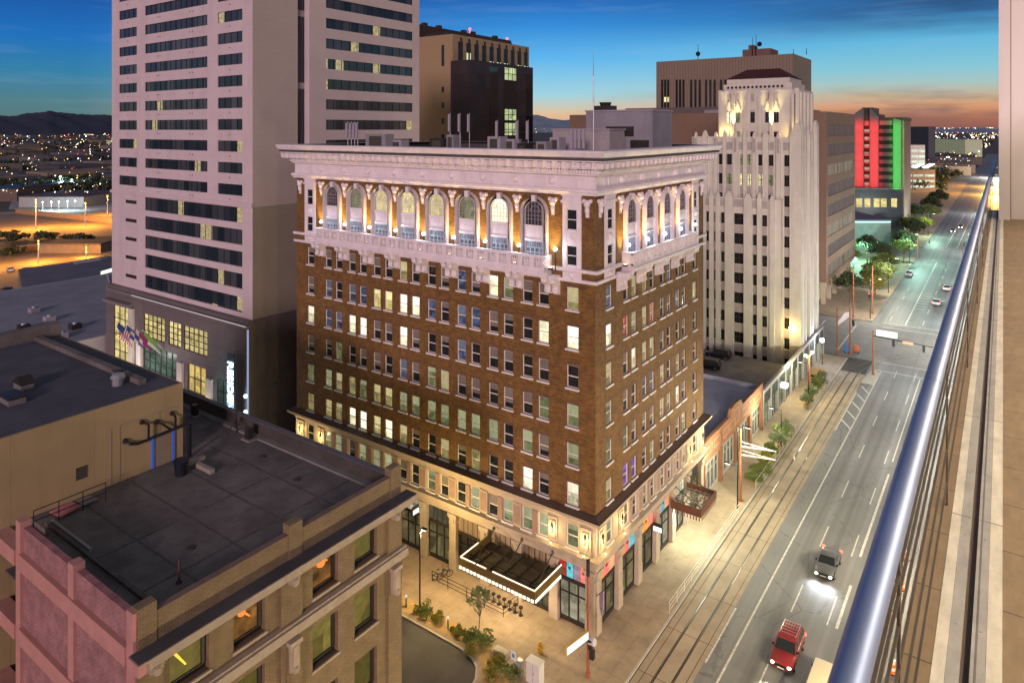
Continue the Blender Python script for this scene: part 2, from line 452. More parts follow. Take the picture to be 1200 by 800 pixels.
sheet('distant_cross_road', -200, 120, 690, 720, .008, asphalt)
trackm = mat('track_slab', (.36, .315, .235), .8, var=.16, scale=.35, stain=.3, brick=(6.0, 2.05, (.33, .29, .215), (.20, .175, .13), .03), bump=.1)
b = MB(); b.box(-24.3, -20.2, -30, 138, -.05, .012)
struct('track_bed', b, mat('track_concrete', (.37, .30, .215), .8, var=.22, scale=.3, stain=.35, bump=.1))
# pavement slabs with kerbs
def slab(name, pts, z, m, kerb=None):
    b = MB(); b.prism([(x, y, -.05) for x, y in pts], (0, 0, z + .05)); return struct(name, b, m)
jm = mat('pavement_concrete', (.40, .345, .262), .8, var=.12, scale=.4, stain=.28, brick=(1.5, 1.5, (.385, .33, .25), (.27, .235, .18), .018), bump=.15)
# world-space joints on a horizontal sheet use x and y
pave = pavemat('pavement_flags', (.36, .28, .19), (.28, .215, .145), (1.52, 1.52), .03, .24, .5)
arc = [(-37.6, 45.3), (-36.2, 45.1), (-35.2, 44.5), (-34.5, 43.5), (-34.2, 42.3), (-34.1, 36), (-24.4, 36)]
slab('pavement', [(-90, 45.3)] + arc + [(-24.4, 146), (-29.5, 146.0), (-29.5, 53.6), (-90, 53.6)], .12, pave)
slab('far_pavement', [(-120, 177), (-24.4, 177), (-24.4, 273), (-120, 273)], .12, pave)
slab('distant_pavement', [(-120, 299), (-24.4, 299), (-24.4, 689), (-120, 689)], .12, pave)
slab('office_pavement', [(-28.6, -20), (-24.4, -20), (-24.4, 29.8), (-28.6, 29.8)], .12, pave)
# kerb line round the bulb
kb = MB()
kp = [(-90, 45.3)] + arc
for (x0, y0), (x1, y1) in zip(kp, kp[1:]):
    d = Vector((x1 - x0, y1 - y0, 0)).normalized(); nn = Vector((-d.y, d.x, 0)) * .16
    kb.prism([(x0 - nn.x * .0, y0 - nn.y * .0 - .004, 0), (x1, y1 - .004, 0), (x1 + nn.x, y1 + nn.y, 0), (x0 + nn.x, y0 + nn.y, 0)], (0, 0, .128))
kb.box(-24.56, -24.392, 36, 146, 0, .128)
struct('kerb', kb, kerbc)
# planting bed ground
bed = MB(); bed.poly([(x, y, .135) for x, y in [(-46.5, 45.9), (-37.4, 45.9), (-35.2, 45.2), (-33.8, 43.6), (-33.6, 38), (-30.2, 38), (-30.2, 44.2), (-33.0, 45.6), (-35.4, 47.4), (-46.5, 47.3)]])
struct('planting_bed', bed, mat('decomposed_granite', (.44, .30, .12), .95, var=.35, scale=1.6, stain=.4, bump=.3, bscale=30))
be = MB(); be.poly([(x, y, .135) for x, y in [(-25.9, 87), (-24.75, 87), (-24.75, 105.5), (-25.9, 105.5)]])
be.poly([(x, y, .135) for x, y in [(-26.4, 116), (-24.75, 116), (-24.75, 131), (-26.4, 131)]])
struct('tree_strip', be, MATS['decomposed_granite'])
# rails
railm = mat('rail_steel', (.16, .15, .14), .3, metal=.8, var=.25, scale=1)
groove = mat('flangeway', (.03, .028, .026), .8, var=.2)
def track(off):
    pts = [(-22.17 + off, y) for y in range(-30, 136, 5)]
    rr_ = 30 - off
    for k in range(1, 31):
        a = R(3 * k); pts.append((-22.17 + 30 - rr_ * math.cos(a), 135 + rr_ * math.sin(a)))
    pts.append((90, 135 + rr_))
    return pts
rb = MB()
for off in (-.72, .72):
    P = track(off)
    for (x0, y0), (x1, y1) in zip(P, P[1:]):
        d = Vector((x1 - x0, y1 - y0, 0)).normalized(); nn = Vector((d.y, -d.x, 0))
        for (c, hw, z, mi) in ((0, .05, .020, 0), (.095 if off < 0 else -.095, .045, .0165, 1), (0.06 if off > 0 else -.06, .016, .0165, 1)):
            a = nn * (c - hw); e = nn * (c + hw)
            rb.quad((x0 + a.x, y0 + a.y, z), (x1 + a.x, y1 + a.y, z), (x1 + e.x, y1 + e.y, z), (x0 + e.x, y0 + e.y, z), mi)
o = rb.build('tram_rails', [railm, groove]); o['kind'] = 'structure'
# drain strips in the track slab and slab joints
jb = MB()
for y in range(-26, 136, 6): jb.quad((-24.28, y, .0165), (-20.22, y, .0165), (-20.22, y + .05, .0165), (-24.28, y + .05, .0165))
for x in (-23.75, -20.62): jb.quad((x, -30, .0165), (x + .05, -30, .0165), (x + .05, 135, .0165), (x, 135, .0165))
o = jb.build('slab_joints', groove); o['kind'] = 'structure'
# painted lines
L = MB()
def ln(x0, y0, x1, y1, w_=.13, z=.009):
    d = Vector((x1 - x0, y1 - y0, 0)).normalized(); n_ = Vector((d.y, -d.x, 0)) * w_ / 2
    L.quad((x0 - n_.x, y0 - n_.y, z), (x1 - n_.x, y1 - n_.y, z), (x1 + n_.x, y1 + n_.y, z), (x0 + n_.x, y0 + n_.y, z))
ln(-18.7, 34, -18.15, 141.5, .17)
ln(-20.08, 55.9, -20.08, 63.9, .16); ln(-20.08, 40, -20.08, 47, .16); ln(-20.1, 110, -20.1, 128, .16)
for k in range(-3, 7):
    ln(-15.82, 66.3 + 12.12 * k, -15.82, 70.9 + 12.12 * k)
    ln(-12.8, 66.4 + 12.12 * k, -12.8, 71 + 12.12 * k)
ln(-12.02, 66.4, -12.02, 73.5, .24); ln(-12.05, 79, -11.95, 100, .24); ln(-12.0, 104, -12, 141, .16)
for k in range(5): ln(-20.0 + .05 * k, 114.6 + 4.2 * k, -18.35, 111.8 + 4.2 * k, .26)
ln(-19.3, 141.9, 1, 141.9, .3); ln(-19.3, 147.1, 1, 147.1, .3)
ln(-22, 173.6, 1, 173.6, .3); ln(-22, 177.6, 1, 177.6, .3)
ln(-27, 150, -27, 172, .3); ln(-33.5, 150, -33.5, 172, .3)
ln(-18.0, 178, -18.0, 268, .3)
for k in range(8): ln(-14.8, 180 + 12.12 * k, -14.8, 184.6 + 12.12 * k, .2); ln(-21.3, 180 + 12.12 * k, -21.3, 184.6 + 12.12 * k, .16)
for k in range(9): ln(-17.8, 196 + 3.2 * k, -15.4, 196 + 3.2 * k, .4)
ln(-22.5, 271, 1, 271, .4); ln(-22.5, 275, 1, 275, .4); ln(-22.5, 297.4, 1, 297.4, .4); ln(-22.5, 302, 1, 302, .4)
ln(-17.5, 302, -16.5, 430, .3); ln(-14, 302, -13, 430, .3)
for k in range(22): ln(-12, 310 + 17 * k, -12, 317 + 17 * k, .3)
for k in range(14): ln(-44 + k * 1.4, 33.4, -44 + k * 1.4, 36.5, .5)
o = L.build('road_markings', white_line); o['kind'] = 'structure'
# manhole covers set in the road (worn discs)
mh = MB()
for (x, y) in ((-16.75, 101.2), (-16.55, 88.4), (-17.6, 62.0)):
    for (ra, rb_, mi) in ((.0, .26, 1), (.26, .40, 0)):
        for k in range(20):
            a0, a1 = 2 * math.pi * k / 20, 2 * math.pi * (k + 1) / 20
            mh.quad((x + ra * math.cos(a0), y + ra * math.sin(a0), .010), (x + ra * math.cos(a1), y + ra * math.sin(a1), .010), (x + rb_ * math.cos(a1), y + rb_ * math.sin(a1), .010), (x + rb_ * math.cos(a0), y + rb_ * math.sin(a0), .010), mi)
o = mh.build('manhole_covers', [mat('manhole_ring', (.20, .20, .195), .7, var=.3, scale=5), asphalt]); o['kind'] = 'structure'
isl = MB(); isl.prism([(-20.15, 132.9, 0), (-18.2, 133.3, 0), (-18.1, 139.6, 0), (-19.0, 141.0, 0), (-19.6, 139.8, 0), (-20.1, 136, 0)], (0, 0, .16))
struct('traffic_island', isl, kerbc)

# hills on the horizon, distance haze put into their rock colour as blue
def hill(name, prof, r0, r1, m, base=0):
    b = MB(); rs = [r0 + (r1 - r0) * k / 14 for k in range(15)]
    us = [prof[0][0] + (prof[-1][0] - prof[0][0]) * k / 160 for k in range(161)]
    def h(u):
        for (a, ha), (c, hc) in zip(prof, prof[1:]):
            if a <= u <= c: return ha + (hc - ha) * (u - a) / (c - a)
        return 0
    rnd = random.Random(5)
    jit = [rnd.uniform(-1, 1) for _ in us]
    idx = {}
    for j, r in enumerate(rs):
        k = j / 14; bell = math.sin(math.pi * min(1, k * 1.25) / 2) if k < .8 else (1 - k) / .2
        for i, u in enumerate(us):
            a = math.atan((u - 600) / 812); px = h(u) + jit[i] * .35
            z = EYE + px / 812 * math.cos(a) * r1 * .8 if False else (EYE + px / 812 * math.cos(a) * (r0 + .8 * (r1 - r0))) * bell * (1 + .22 * math.sin(i * .7 + j * 1.3) * (1 - k) * (k > .05))
            xx, yy = math.sin(a) * r, math.cos(a) * r
            idx[(i, j)] = len(b.v); b.v.append((xx * cs - yy * sn, xx * sn + yy * cs, max(-2, z) if j not in (0, 14) else -2))
    for j in range(14):
        for i in range(160):
            b.f.append((idx[i, j], idx[i + 1, j], idx[i + 1, j + 1], idx[i, j + 1])); b.m.append(0)
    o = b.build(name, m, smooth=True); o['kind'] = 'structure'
hill('desert_hills', [(-260, 8), (-150, 13), (-60, 10), (0, 15), (14, 14.5), (30, 17), (48, 18.5), (57, 21), (66, 18.5), (90, 17), (108, 15.5), (122, 16.5), (140, 14), (200, 10), (300, 2), (380, 0)], 6500, 9500, mat('hazed_rock', (.020, .030, .055), 1, var=.3, scale=.002))
hill('far_hills', [(540, 2), (600, 10), (622, 16), (634, 15), (650, 11), (664, 9.5), (672, 10.5), (690, 7), (720, 4.5), (770, 3), (900, 2), (1000, 1), (1200, 1.5)], 9000, 13000, mat('far_hazed_rock', (.24, .31, .38), 1, var=.2, scale=.002))
# ------------------------------------------------------------------ the brick hotel block on the corner
XL, XR, Y0, YR = -69.35, -28.75, 53.0, 79.35
fF, fR = FY(Y0), FX(XR)
hb = thing('brick_building', 'tall brown brick corner building with white arched top storey and heavy white cornice', 'building', ((XL + XR) / 2, (Y0 + YR) / 2, 0))
AF = [-62.7, -58.7, -54.75, -50.8, -46.8, -42.85, -38.92, -34.98]      # bay centres on the long front
AR = [59.8, 63.95, 68.25, 72.43]
SF, SR = [-66.75, -31.05], [55.55, 76.55]
WH, WW = 2.0, 1.12
ROWZ = [30.05 - 3.45 * k for k in range(6)]                           # window heads
MEZ = 9.15
wins = []                                                            # (face, a, head, w, h, kind)
F_T = ["d|dd|dd|dd|yd|dd|bd|Wg|dd|y", "d|bd|bb|YY|WW|bd|bb|dd|dW|W", "w|bb|WW|dd|Wd|dd|bd|dd|dd|d", "d|dg|dd|dd|bd|gy|dd|dd|dg|g", "g|gy|yg|yy|gg|gg|gg|gd|gd|g", "y|yy|WW|yW|yd|dy|dy|dd|Wd|w"]
R_T = ["b|dy|yd|db|dd|d", "W|rg|yr|dd|bd|y", "y|dw|yy|dd|dd|d", "g|dd|bb|yd|yd|d", "g|gd|dd|yg|wd|d", "y|pp|dg|dd|dy|d"]
M_F = "d|gg|dg|gg|dd|gd|dg|dg|gg|g"; M_R = "g|gd|dd|dd|dg|d"
def fill(face, tbl, bays, singles, head, h):
    p = tbl.split('|')
    wins.append((face, singles[0], head, 1.2, h, p[0])); wins.append((face, singles[1], head, 1.2, h, p[-1]))
    for c, s in zip(bays, p[1:-1]):
        wins.append((face, c - .88, head, WW, h, s[0])); wins.append((face, c + .88, head, WW, h, s[1]))
for k, z in enumerate(ROWZ):
    fill('F', F_T[k], AF, SF, z, WH); fill('R', R_T[k], AR, SR, z, WH)
# a right-face table reads from the near corner outwards
fill('F', M_F, AF, SF, MEZ, 2.05); fill('R', M_R, AR, SR, MEZ, 2.05)
def hole(wn): return (wn[1] - wn[3] / 2, wn[1] + wn[3] / 2, wn[2] - wn[4], wn[2])
BZ = 10.35
wall = MB()
wall.holes(fF, XL, XR, BZ, 38.6, [hole(q) for q in wins if q[0] == 'F' and q[2] > 11], .32)
wall.holes(fR, Y0, YR, BZ, 38.6, [hole(q) for q in wins if q[0] == 'R' and q[2] > 11], .32)
wall.quad((XL, Y0, BZ), (XL, YR, BZ), (XL, YR, 38.6), (XL, Y0, 38.6)); wall.quad((XL, YR, BZ), (XR, YR, BZ), (XR, YR, 38.6), (XL, YR, 38.6))
# flat brick lintels over the windows
li = wall
for q in wins:
    if q[2] > 11:
        a0, a1, z0, z1 = hole(q); li.fbox(fF if q[0] == 'F' else fR, a0 - .12, a1 + .12, -.015, .1, z1, z1 + .28, 1)
wall.build('brick_wall', [brick, mat('lintel_brick', (.16, .082, .04), .85, var=.3, scale=2, brick=(.11, .5, (.10, .05, .028), (.2, .13, .08), .012))], hb)
# mezzanine stone wall with panelled piers
ms = MB()
fF2, fR2 = FY(Y0 - .06), FX(XR + .06)
ms.holes(fF2, XL - .06, XR + .06, 6.9, 10.36, [hole(q) for q in wins if q[0] == 'F' and q[2] < 11], .4)
ms.holes(fR2, Y0 - .06, YR + .06, 6.9, 10.36, [hole(q) for q in wins if q[0] == 'R' and q[2] < 11], .4)
ms.quad((XL - .06, Y0, 0), (XL - .06, YR, 0), (XL - .06, YR, 10.36), (XL - .06, Y0, 10.36))
def panels(fr, bays, singles, lo, hi):
    xs = sorted(bays + singles)
    for a, c in zip(xs, xs[1:]):
        m_ = (a + c) / 2
        wd = .38
        ms.fbox(fr, m_ - wd - .09, m_ + wd + .09, -.10, .02, 7.15, 9.25); ms.fbox(fr, m_ - wd, m_ + wd, -.115, -.09, 7.32, 9.08, 1)
    for s_ in bays:
        ms.fbox(fr, s_ - .26, s_ + .26, -.09, .02, 7.15, 9.2, 1)
        for dx in (-1.56, 1.56): ms.fbox(fr, s_ + dx - .06, s_ + dx + .06, -.07, .02, 7.05, 9.3)
panels(fF2, AF, SF, XL, XR); panels(fR2, AR, SR, Y0, YR)
for fr, lo, hi in ((fF2, XL, XR), (fR2, Y0, YR)):
    for e in ((lo + .35, lo + 1.45), (hi - 1.45, hi - .35)):
        ms.fbox(fr, e[0], e[1], -.10, .02, 7.1, 9.3)
ms.build('stone_storey', [limestone, mat('rose_panel', (.30, .205, .155), .75, var=.15, scale=2)], hb)
# stone belts running round the two street faces
def belt(mb, prof, x0=XL, x1=XR, y0=Y0, y1=YR, mi=0):
    """prof: (out, z) points from bottom to top, swept round the left end, front and right side"""
    pr = [(0, prof[0][1])] + list(prof) + [(0, prof[-1][1])]
    cor = lambda o: [(x0 - o, y1 + o), (x0 - o, y0 - o), (x1 + o, y0 - o), (x1 + o, y1 + o), (x0 - o, y1 + o)]
    for (o1, z1), (o2, z2) in zip(pr, pr[1:]):
        A, B = cor(o1), cor(o2)
        for k in range(4): mb.quad((*A[k], z1), (*A[k + 1], z1), (*B[k + 1], z2), (*B[k], z2), mi)
bc = MB()
belt(bc, [(.12, 9.55), (.2, 9.75), (.42, 9.85), (.5, 10.0), (.75, 10.1), (.82, 10.38)])
belt(bc, [(.82, 10.383), (.62, 10.42), (.12, 10.62)], mi=1)
bc.build('base_cornice', [limestone, mat('brown_flashing', (.10, .062, .042), .7, var=.2)], hb)
bb = MB()
belt(bb, [(.1, 5.72), (.16, 6.2), (.3, 6.3), (.34, 6.5), (.55, 6.62), (.6, 6.92), (.12, 6.98)])
bb.build('shop_cornice', limestone, hb)
# ground floor: piers, dark shopfronts, transoms
bayF = [XL + .45] + [(a + b) / 2 for a, b in zip(sorted(AF + SF), sorted(AF + SF)[1:])] + [XR - .55]
bayR = [Y0 + .55] + [(a + b) / 2 for a, b in zip(sorted(AR + SR), sorted(AR + SR)[1:])] + [YR - .45]
for fr, bays in ((fF, bayF), (fR, bayR)):
    for a in bays:
        p = MB()
        p.fbox(fr, a - .46, a + .46, -.1, .6, .12, 1.9); p.fbox(fr, a - .42, a + .42, -.07, .6, 1.9, 4.7)
        p.fbox(fr, a - .46, a + .46, -.12, .6, 4.7, 4.82); p.fbox(fr, a - .5, a + .5, -.18, .6, 5.25, 5.4); p.fbox(fr, a - .56, a + .56, -.24, .6, 5.4, 5.72)
        p.fbox(fr, a - .4, a + .4, -.1, .5, 4.82, 5.25); p.fbox(fr, a - .2, a + .2, -.2, -.1, 4.85, 5.35)
        p.build('stone_pier', limestone, hb)
tr_cols = {'pink': ((1, .20, .15), 1.25), 'cyan': ((.14, .70, .80), .95), 'orange': ((1, .28, .015), 1.35), 'red': ((.8, .06, .05), .6), 'peach': ((1, .38, .18), 1.25), 'lav': ((.75, .50, .60), .5)}
def transom(fr, a0, a1, cols, name='coloured_transom'):
    b = MB(); ms_ = [darkframe]
    b.fbox(fr, a0, a1, .34, .40, 4.05, 5.7)
    n = len(cols); st = (a1 - a0) / n
    for k, c in enumerate(cols):
        col, s = tr_cols[c]; ms_.append(litmat('transom_' + c, col, s, .45, .9, .7, nosample=False)); i = len(ms_) - 1
        x0, x1 = a0 + k * st + .03, a0 + (k + 1) * st - .03
        b.fbox(fr, x0, x1, .31, .335, 4.12, 5.64, i)
        b.fbox(fr, x0 + st * .2, x1 - st * .2, .285, .31, 4.4, 5.4, i)
        b.fbox(fr, x0 + st * .3, x1 - st * .3, .27, .285, 4.85, 5.1, 0 if k % 2 else i)
    return b.build(name, ms_, hb)
shop_in = litmat('shop_interior', (.75, .62, .28), .22, .8, .7, .5)
shop_in2 = litmat('shop_interior_pale', (.9, .8, .55), .40, .7, .7, .5)
trans_dk = litmat('transom_dark', (.55, .5, .34), .13, .7, 1.4, .8)
trans_lit = litmat('transom_lit', (1, .95, .68), .8, .8, .8, .9, nosample=False)
trans_tan = mat('boarded_transom', (.26, .20, .14), .7, var=.2, brick=(.4, 3, (.22, .17, .12), (.1, .08, .05), .03))
def shopfront(fr, a0, a1, mid, tr, doors=2):
    s = MB()
    s.fbox(fr, a0, a1, .30, .5, 3.72, 4.05); s.fbox(fr, a0, a1, .36, .46, .12, .5); 
    for k in range(doors + 2):
        a = a0 + (a1 - a0) * k / (doors + 1); s.fbox(fr, a - .06, a + .06, .34, .46, .5, 3.72)
    s.fbox(fr, a0, a1, .35, .45, 2.65, 2.74)
    fo = s.build('shopfront', darkframe, hb)
    gl = MB(); gl.fbox(fr, a0, a1, .47, .49, .12, 3.75); gl.build('shop_glass', mid, fo)
    if isinstance(tr, list): transom(fr, a0, a1, tr)
    else:
        t = MB(); t.fbox(fr, a0, a1, .34, .40, 4.05, 5.72)
        for k in range(1, 5): t.fbox(fr, a0 + (a1 - a0) * k / 5 - .025, a0 + (a1 - a0) * k / 5 + .025, .31, .34, 4.05, 5.7, 1)
        t.build('transom', [tr, darkframe], hb)
frontT = [shop_in, trans_dk], [shop_in, trans_dk], [shop_in, trans_dk], [shop_in, trans_dk], [shop_in, trans_lit], [shop_in, trans_dk], [glass_dk, trans_tan], [glass_dk, trans_tan], [shop_in, trans_tan], [shop_in2, ['red', 'cyan', 'lav', 'pink']]
for k, (md, tr) in enumerate(frontT): shopfront(fF, bayF[k] + .46, bayF[k + 1] - .46, md, tr)
rightT = [[shop_in, ['orange', 'pink', 'peach']], [shop_in, ['orange', 'pink', 'cyan']], [shop_in, ['peach', 'orange', 'pink']], [shop_in2, ['pink', 'cyan', 'peach']], [shop_in2, trans_lit], [shop_in, trans_dk]]
for k, (md, tr) in enumerate(rightT): shopfront(fR, bayR[k] + .46, bayR[k + 1] - .46, md, tr, 1)
bk = MB(); bk.box(XL + .2, XR - .8, Y0 + .8, YR - .2, .05, 6.9); bk.build('ground_floor_core', darkframe, hb)

# sash windows: the nearest hundred are parts of their own
KM = {'d': mat('pane_dark', (.022, .026, .026), .08, var=.5, scale=1.5, spec=.7), 'y': litmat('pane_yellow', (.95, .80, .30), .34), 'Y': litmat('pane_amber', (1, .82, .26), .75),
      'W': litmat('pane_bright', (1, .94, .62), 1.25, .5, 1.0, .8), 'w': litmat('pane_white', (1, .94, .6), .9, .6), 'g': litmat('pane_greenish', (.55, .62, .26), .30),
      'b': litmat('pane_blue', (.30, .40, .75), .22, .9, 1.5, 1.5), 'r': litmat('pane_red', (1, .12, .07), .5, .9), 'p': litmat('pane_purple', (.4, .16, 1), .6, .8)}
def win_mesh(mb, fr, a, z1, w_, h, mi=0, ms_=1):
    z0 = z1 - h; f = .075
    mb.fbox(fr, a - w_ / 2, a - w_ / 2 + f, .12, .26, z0, z1, mi); mb.fbox(fr, a + w_ / 2 - f, a + w_ / 2, .12, .26, z0, z1, mi)
    mb.fbox(fr, a - w_ / 2 + f, a + w_ / 2 - f, .12, .26, z1 - f, z1, mi); mb.fbox(fr, a - w_ / 2 + f, a + w_ / 2 - f, .12, .26, z0, z0 + f, mi)
    zm = z0 + h * .5; mb.fbox(fr, a - w_ / 2 + f, a + w_ / 2 - f, .13, .24, zm - .045, zm + .045, mi)
    mb.fbox(fr, a - w_ / 2 - .1, a + w_ / 2 + .1, -.14, .12, z0 - .16, z0 - .005, mi)      # sill
BLF = {k: litmat('blind_' + k, c, s_, .2, 3, .6) for k, c, s_ in (('y', (1, .86, .42), .5), ('Y', (1, .86, .4), .95), ('W', (1, .95, .7), 1.5), ('w', (1, .95, .7), 1.2), ('g', (.72, .76, .42), .42), ('b', (.5, .55, .8), .2), ('r', (1, .3, .2), .5), ('p', (.5, .3, 1), .6))}
BLF['d'] = mat('blind_fabric', (.20, .185, .155), .9, var=.2)
rw = random.Random(3)
def blind_mesh(mb, fr, a, z1, w_, h, v, mi=1):
    if v: mb.fbox(fr, a - w_ / 2 + .07, a + w_ / 2 - .07, .188, .198, z1 - .06 - (h - .12) * v, z1 - .06, mi)
def blind_pick(k): return rw.choice((0, 0, 0, .3, .48, .48, .75) if k == 'd' else (0, .25, .48, .48, .7, .95))
def pane_mesh(mb, fr, a, z1, w_, h, mi=0):
    mb.fbox(fr, a - w_ / 2 + .06, a + w_ / 2 - .06, .20, .22, z1 - h + .06, z1 - .06, mi)
def wsize(q):
    x, y = (q[1], Y0) if q[0] == 'F' else (XR, q[1])
    d = -x * sn + y * cs
    return q[3] * q[4] / d / d * ((cs * y / d) if q[0] == 'F' else (sn * -x / d) * .9)
# hidden behind the dark roofed office: the lower left of the front is still built
wins.sort(key=wsize, reverse=True)
proto = {}
for q in wins[:100]:
    fr = (fF if q[0] == 'F' else fR) if q[2] > 11 else (fF2 if q[0] == 'F' else fR2)
    lo = fr(q[1], 0, q[2])
    bv = blind_pick(q[5]); key = (q[0], round(q[3], 2), q[4], q[2] > 11, bv)
    if key not in proto:
        m_ = MB(); win_mesh(m_, fr, q[1], q[2], q[3], q[4]); wo_ = m_.build('sash_window', whitepaint, hb, loc=lo)
        g_ = MB(); pane_mesh(g_, fr, q[1], q[2], q[3], q[4]); blind_mesh(g_, fr, q[1], q[2], q[3], q[4], bv); go_ = g_.build('glass_pane', [KM[q[5]], BLF[q[5]]], wo_, loc=lo)
        go_.location = (0, 0, 0)
        proto[key] = (wo_, go_)
        [setattr(go_.material_slots[i_], 'link', 'OBJECT') for i_ in (0, 1)]; go_.material_slots[0].material = KM[q[5]]; go_.material_slots[1].material = BLF[q[5]]
    else:
        a, b_ = proto[key]
        wo_ = a.copy(); C.objects.link(wo_); wo_.parent = hb; wo_.location = Vector(lo) - Vector(ORG[hb.name])
        go_ = b_.copy(); C.objects.link(go_); go_.parent = wo_; go_.location = (0, 0, 0)
        go_.material_slots[0].material = KM[q[5]]; go_.material_slots[1].material = BLF[q[5]]
kl = list(KM)
m_ = MB()
for q in wins[100:]:
    fr = (fF if q[0] == 'F' else fR) if q[2] > 11 else (fF2 if q[0] == 'F' else fR2)
    win_mesh(m_, fr, q[1], q[2], q[3], q[4], 0); pane_mesh(m_, fr, q[1], q[2], q[3], q[4], 1 + kl.index(q[5])); blind_mesh(m_, fr, q[1], q[2], q[3], q[4], blind_pick(q[5]), 1 + len(kl) + kl.index(q[5]))
o = m_.build('sash_window', [whitepaint] + [KM[k] for k in kl] + [BLF[k] for k in kl], hb); o['kind'] = 'stuff'

# the two-storey arcade at the top
def arch_pts(fr, a, r, zs, z0, d, n=14):
    pts = [fr(a - r, d, z0)]
    for k in range(n + 1):
        th = math.pi - math.pi * k / n; pts.append(fr(a + r * math.cos(th), d, zs + r * math.sin(th)))
    pts.append(fr(a + r, d, z0)); return pts
ZB, ZS = 31.75, 36.45
arch_lit = {0: 'd', 1: 'g', 2: 'Y', 3: 'Y', 4: 'Y', 5: 'g', 6: 'W', 7: 'd'}
archg = {'d': mat('arch_pane_dark', (.05, .055, .065), .1, var=.4), 'g': litmat('arch_pane_dim', (.6, .62, .3), .4), 'Y': litmat('arch_pane_yellow', (1, .84, .36), .85, .55), 'W': litmat('arch_pane_bright', (1, .93, .62), 1.35, .3)}
doorpane = litmat('door_pane', (.42, .52, .70), .33, .6, 1.5, 1)
def arch_bay(fr, a, lit, sgn):
    ro, ri = (1.42, 1.0)
    ext = Vector(fr(0, -.30, 0)) - Vector(fr(0, 0, 0)); ext = tuple(ext)
    s = MB(); s.ring(arch_pts(fr, a, ro, ZS, ZB, 0), arch_pts(fr, a, ri, ZS, ZB, 0), ext)
    e2 = tuple(Vector(ext) * 1.25); s.ring(arch_pts(fr, a, ro + .02, ZS, ZB, 0), arch_pts(fr, a, ro - .12, ZS, ZB, 0), e2)
    s.fbox(fr, a - .18, a + .18, -.42, 0, ZS + ri - .05, ZS + ro + .12)          # keystone
    s.fbox(fr, a - ri, a + ri, -.09, 0, 33.95, 35.15); s.fbox(fr, a - ri + .15, a + ri - .15, -.13, -.09, 34.2, 34.9)
    s.fbox(fr, a - ri, a + ri, -.22, 0, 35.1, 35.24); s.fbox(fr, a - ri, a + ri, -.24, 0, 33.8, 33.98)
    for dx in (-.45, 0, .45): s.fbox(fr, a + dx - .1, a + dx + .1, -.16, -.13, 34.45, 34.68)
    s.build('arch_surround', terracotta, hb)
    wv = MB(); r2 = ri
    wv.prism(arch_pts(fr, a, r2, ZS, 35.22, -.02), tuple(Vector(fr(0, -.02, 0)) - Vector(fr(0, 0, 0))), 1)
    for k in range(-2, 3):
        x = a + k * r2 * .36; top = ZS + math.sqrt(max(0, r2 * r2 - (x - a) ** 2)); wv.fbox(fr, x - .028, x + .028, -.085, -.045, 35.24, top)
    for z in (35.75, 36.1, 36.5): wv.fbox(fr, a - r2, a + r2, -.08, -.045, z - .025, z + .025)
    wv.ring(arch_pts(fr, a, r2, ZS, 35.24, -.03), arch_pts(fr, a, r2 - .08, ZS, 35.24, -.03), tuple(Vector(fr(0, -.08, 0)) - Vector(fr(0, 0, 0))))
    wv.ring(arch_pts(fr, a, r2 * .56, ZS, ZS, -.045), arch_pts(fr, a, r2 * .56 - .06, ZS, ZS, -.045), tuple(Vector(fr(0, -.04, 0)) - Vector(fr(0, 0, 0))))
    wv.build('arched_window', [mat('arch_frame', (.30, .26, .27), .5, var=.1) if lit in 'dg' else whitepaint, archg[lit]], hb)
    d = MB(); d.fbox(fr, a - ri, a + ri, -.03, 0, ZB, 33.8, 1)
    for k in range(-2, 3): d.fbox(fr, a + k * .49 - .05, a + k * .49 + .05, -.1, -.03, ZB, 33.2)
    for z in (ZB + .02, ZB + .5, 32.7, 33.14, 33.7): d.fbox(fr, a - ri, a + ri, -.095, -.03, z, z + .09)
    for k in range(-5, 6): d.fbox(fr, a + k * .19 - .02, a + k * .19 + .02, -.08, -.03, 33.2, 33.7)
    d.build('balcony_door', [mat('door_paint', (.42, .45, .52), .5, var=.08), doorpane], hb)
for k, a in enumerate(AF): arch_bay(fF, a, arch_lit[k], 1)
for a in AR: arch_bay(fR, a, 'd', 1)
singles_part = []
def single(fr, a, w_=1.05):
    s = MB(); o_ = w_ / 2 + .42
    for (x0, x1) in ((a - o_, a - w_ / 2), (a + w_ / 2, a + o_)): s.fbox(fr, x0, x1, -.14, 0, ZB, 37.55)
    for (z0, z1) in ((33.75, 35.1), (36.95, 37.55), (ZB, 31.95)): s.fbox(fr, a - w_ / 2, a + w_ / 2, -.135, 0, z0, z1)
    s.fbox(fr, a - o_ - .12, a + o_ + .12, -.28, 0, 37.5, 37.72); s.fbox(fr, a - o_, a + o_, -.16, 0, 37.72, 38.1); s.fbox(fr, a - o_ - .1, a + o_ + .1, -.24, 0, 38.1, 38.25)
    s.fbox(fr, a - .3, a + .3, -.2, -.13, 34.1, 34.75); s.ball(fr(a, -.2, 34.45), .24)
    so = s.build('window_surround', terracotta, hb)
    for (z0, z1) in ((31.95, 33.75), (35.1, 36.95)):
        p = MB(); p.fbox(fr, a - w_ / 2, a + w_ / 2, -.03, 0, z0, z1, 1)
        for zz in (z0, (z0 + z1) / 2 - .04, z1 - .08): p.fbox(fr, a - w_ / 2, a + w_ / 2, -.08, -.03, zz, zz + .08)
        for xx in (a - w_ / 2, a + w_ / 2 - .07): p.fbox(fr, xx, xx + .07, -.08, -.03, z0, z1)
        p.build('narrow_window', [whitepaint, KM['d']], so)
for a in SF: single(fF, a)
for a in SR: single(fR, a)
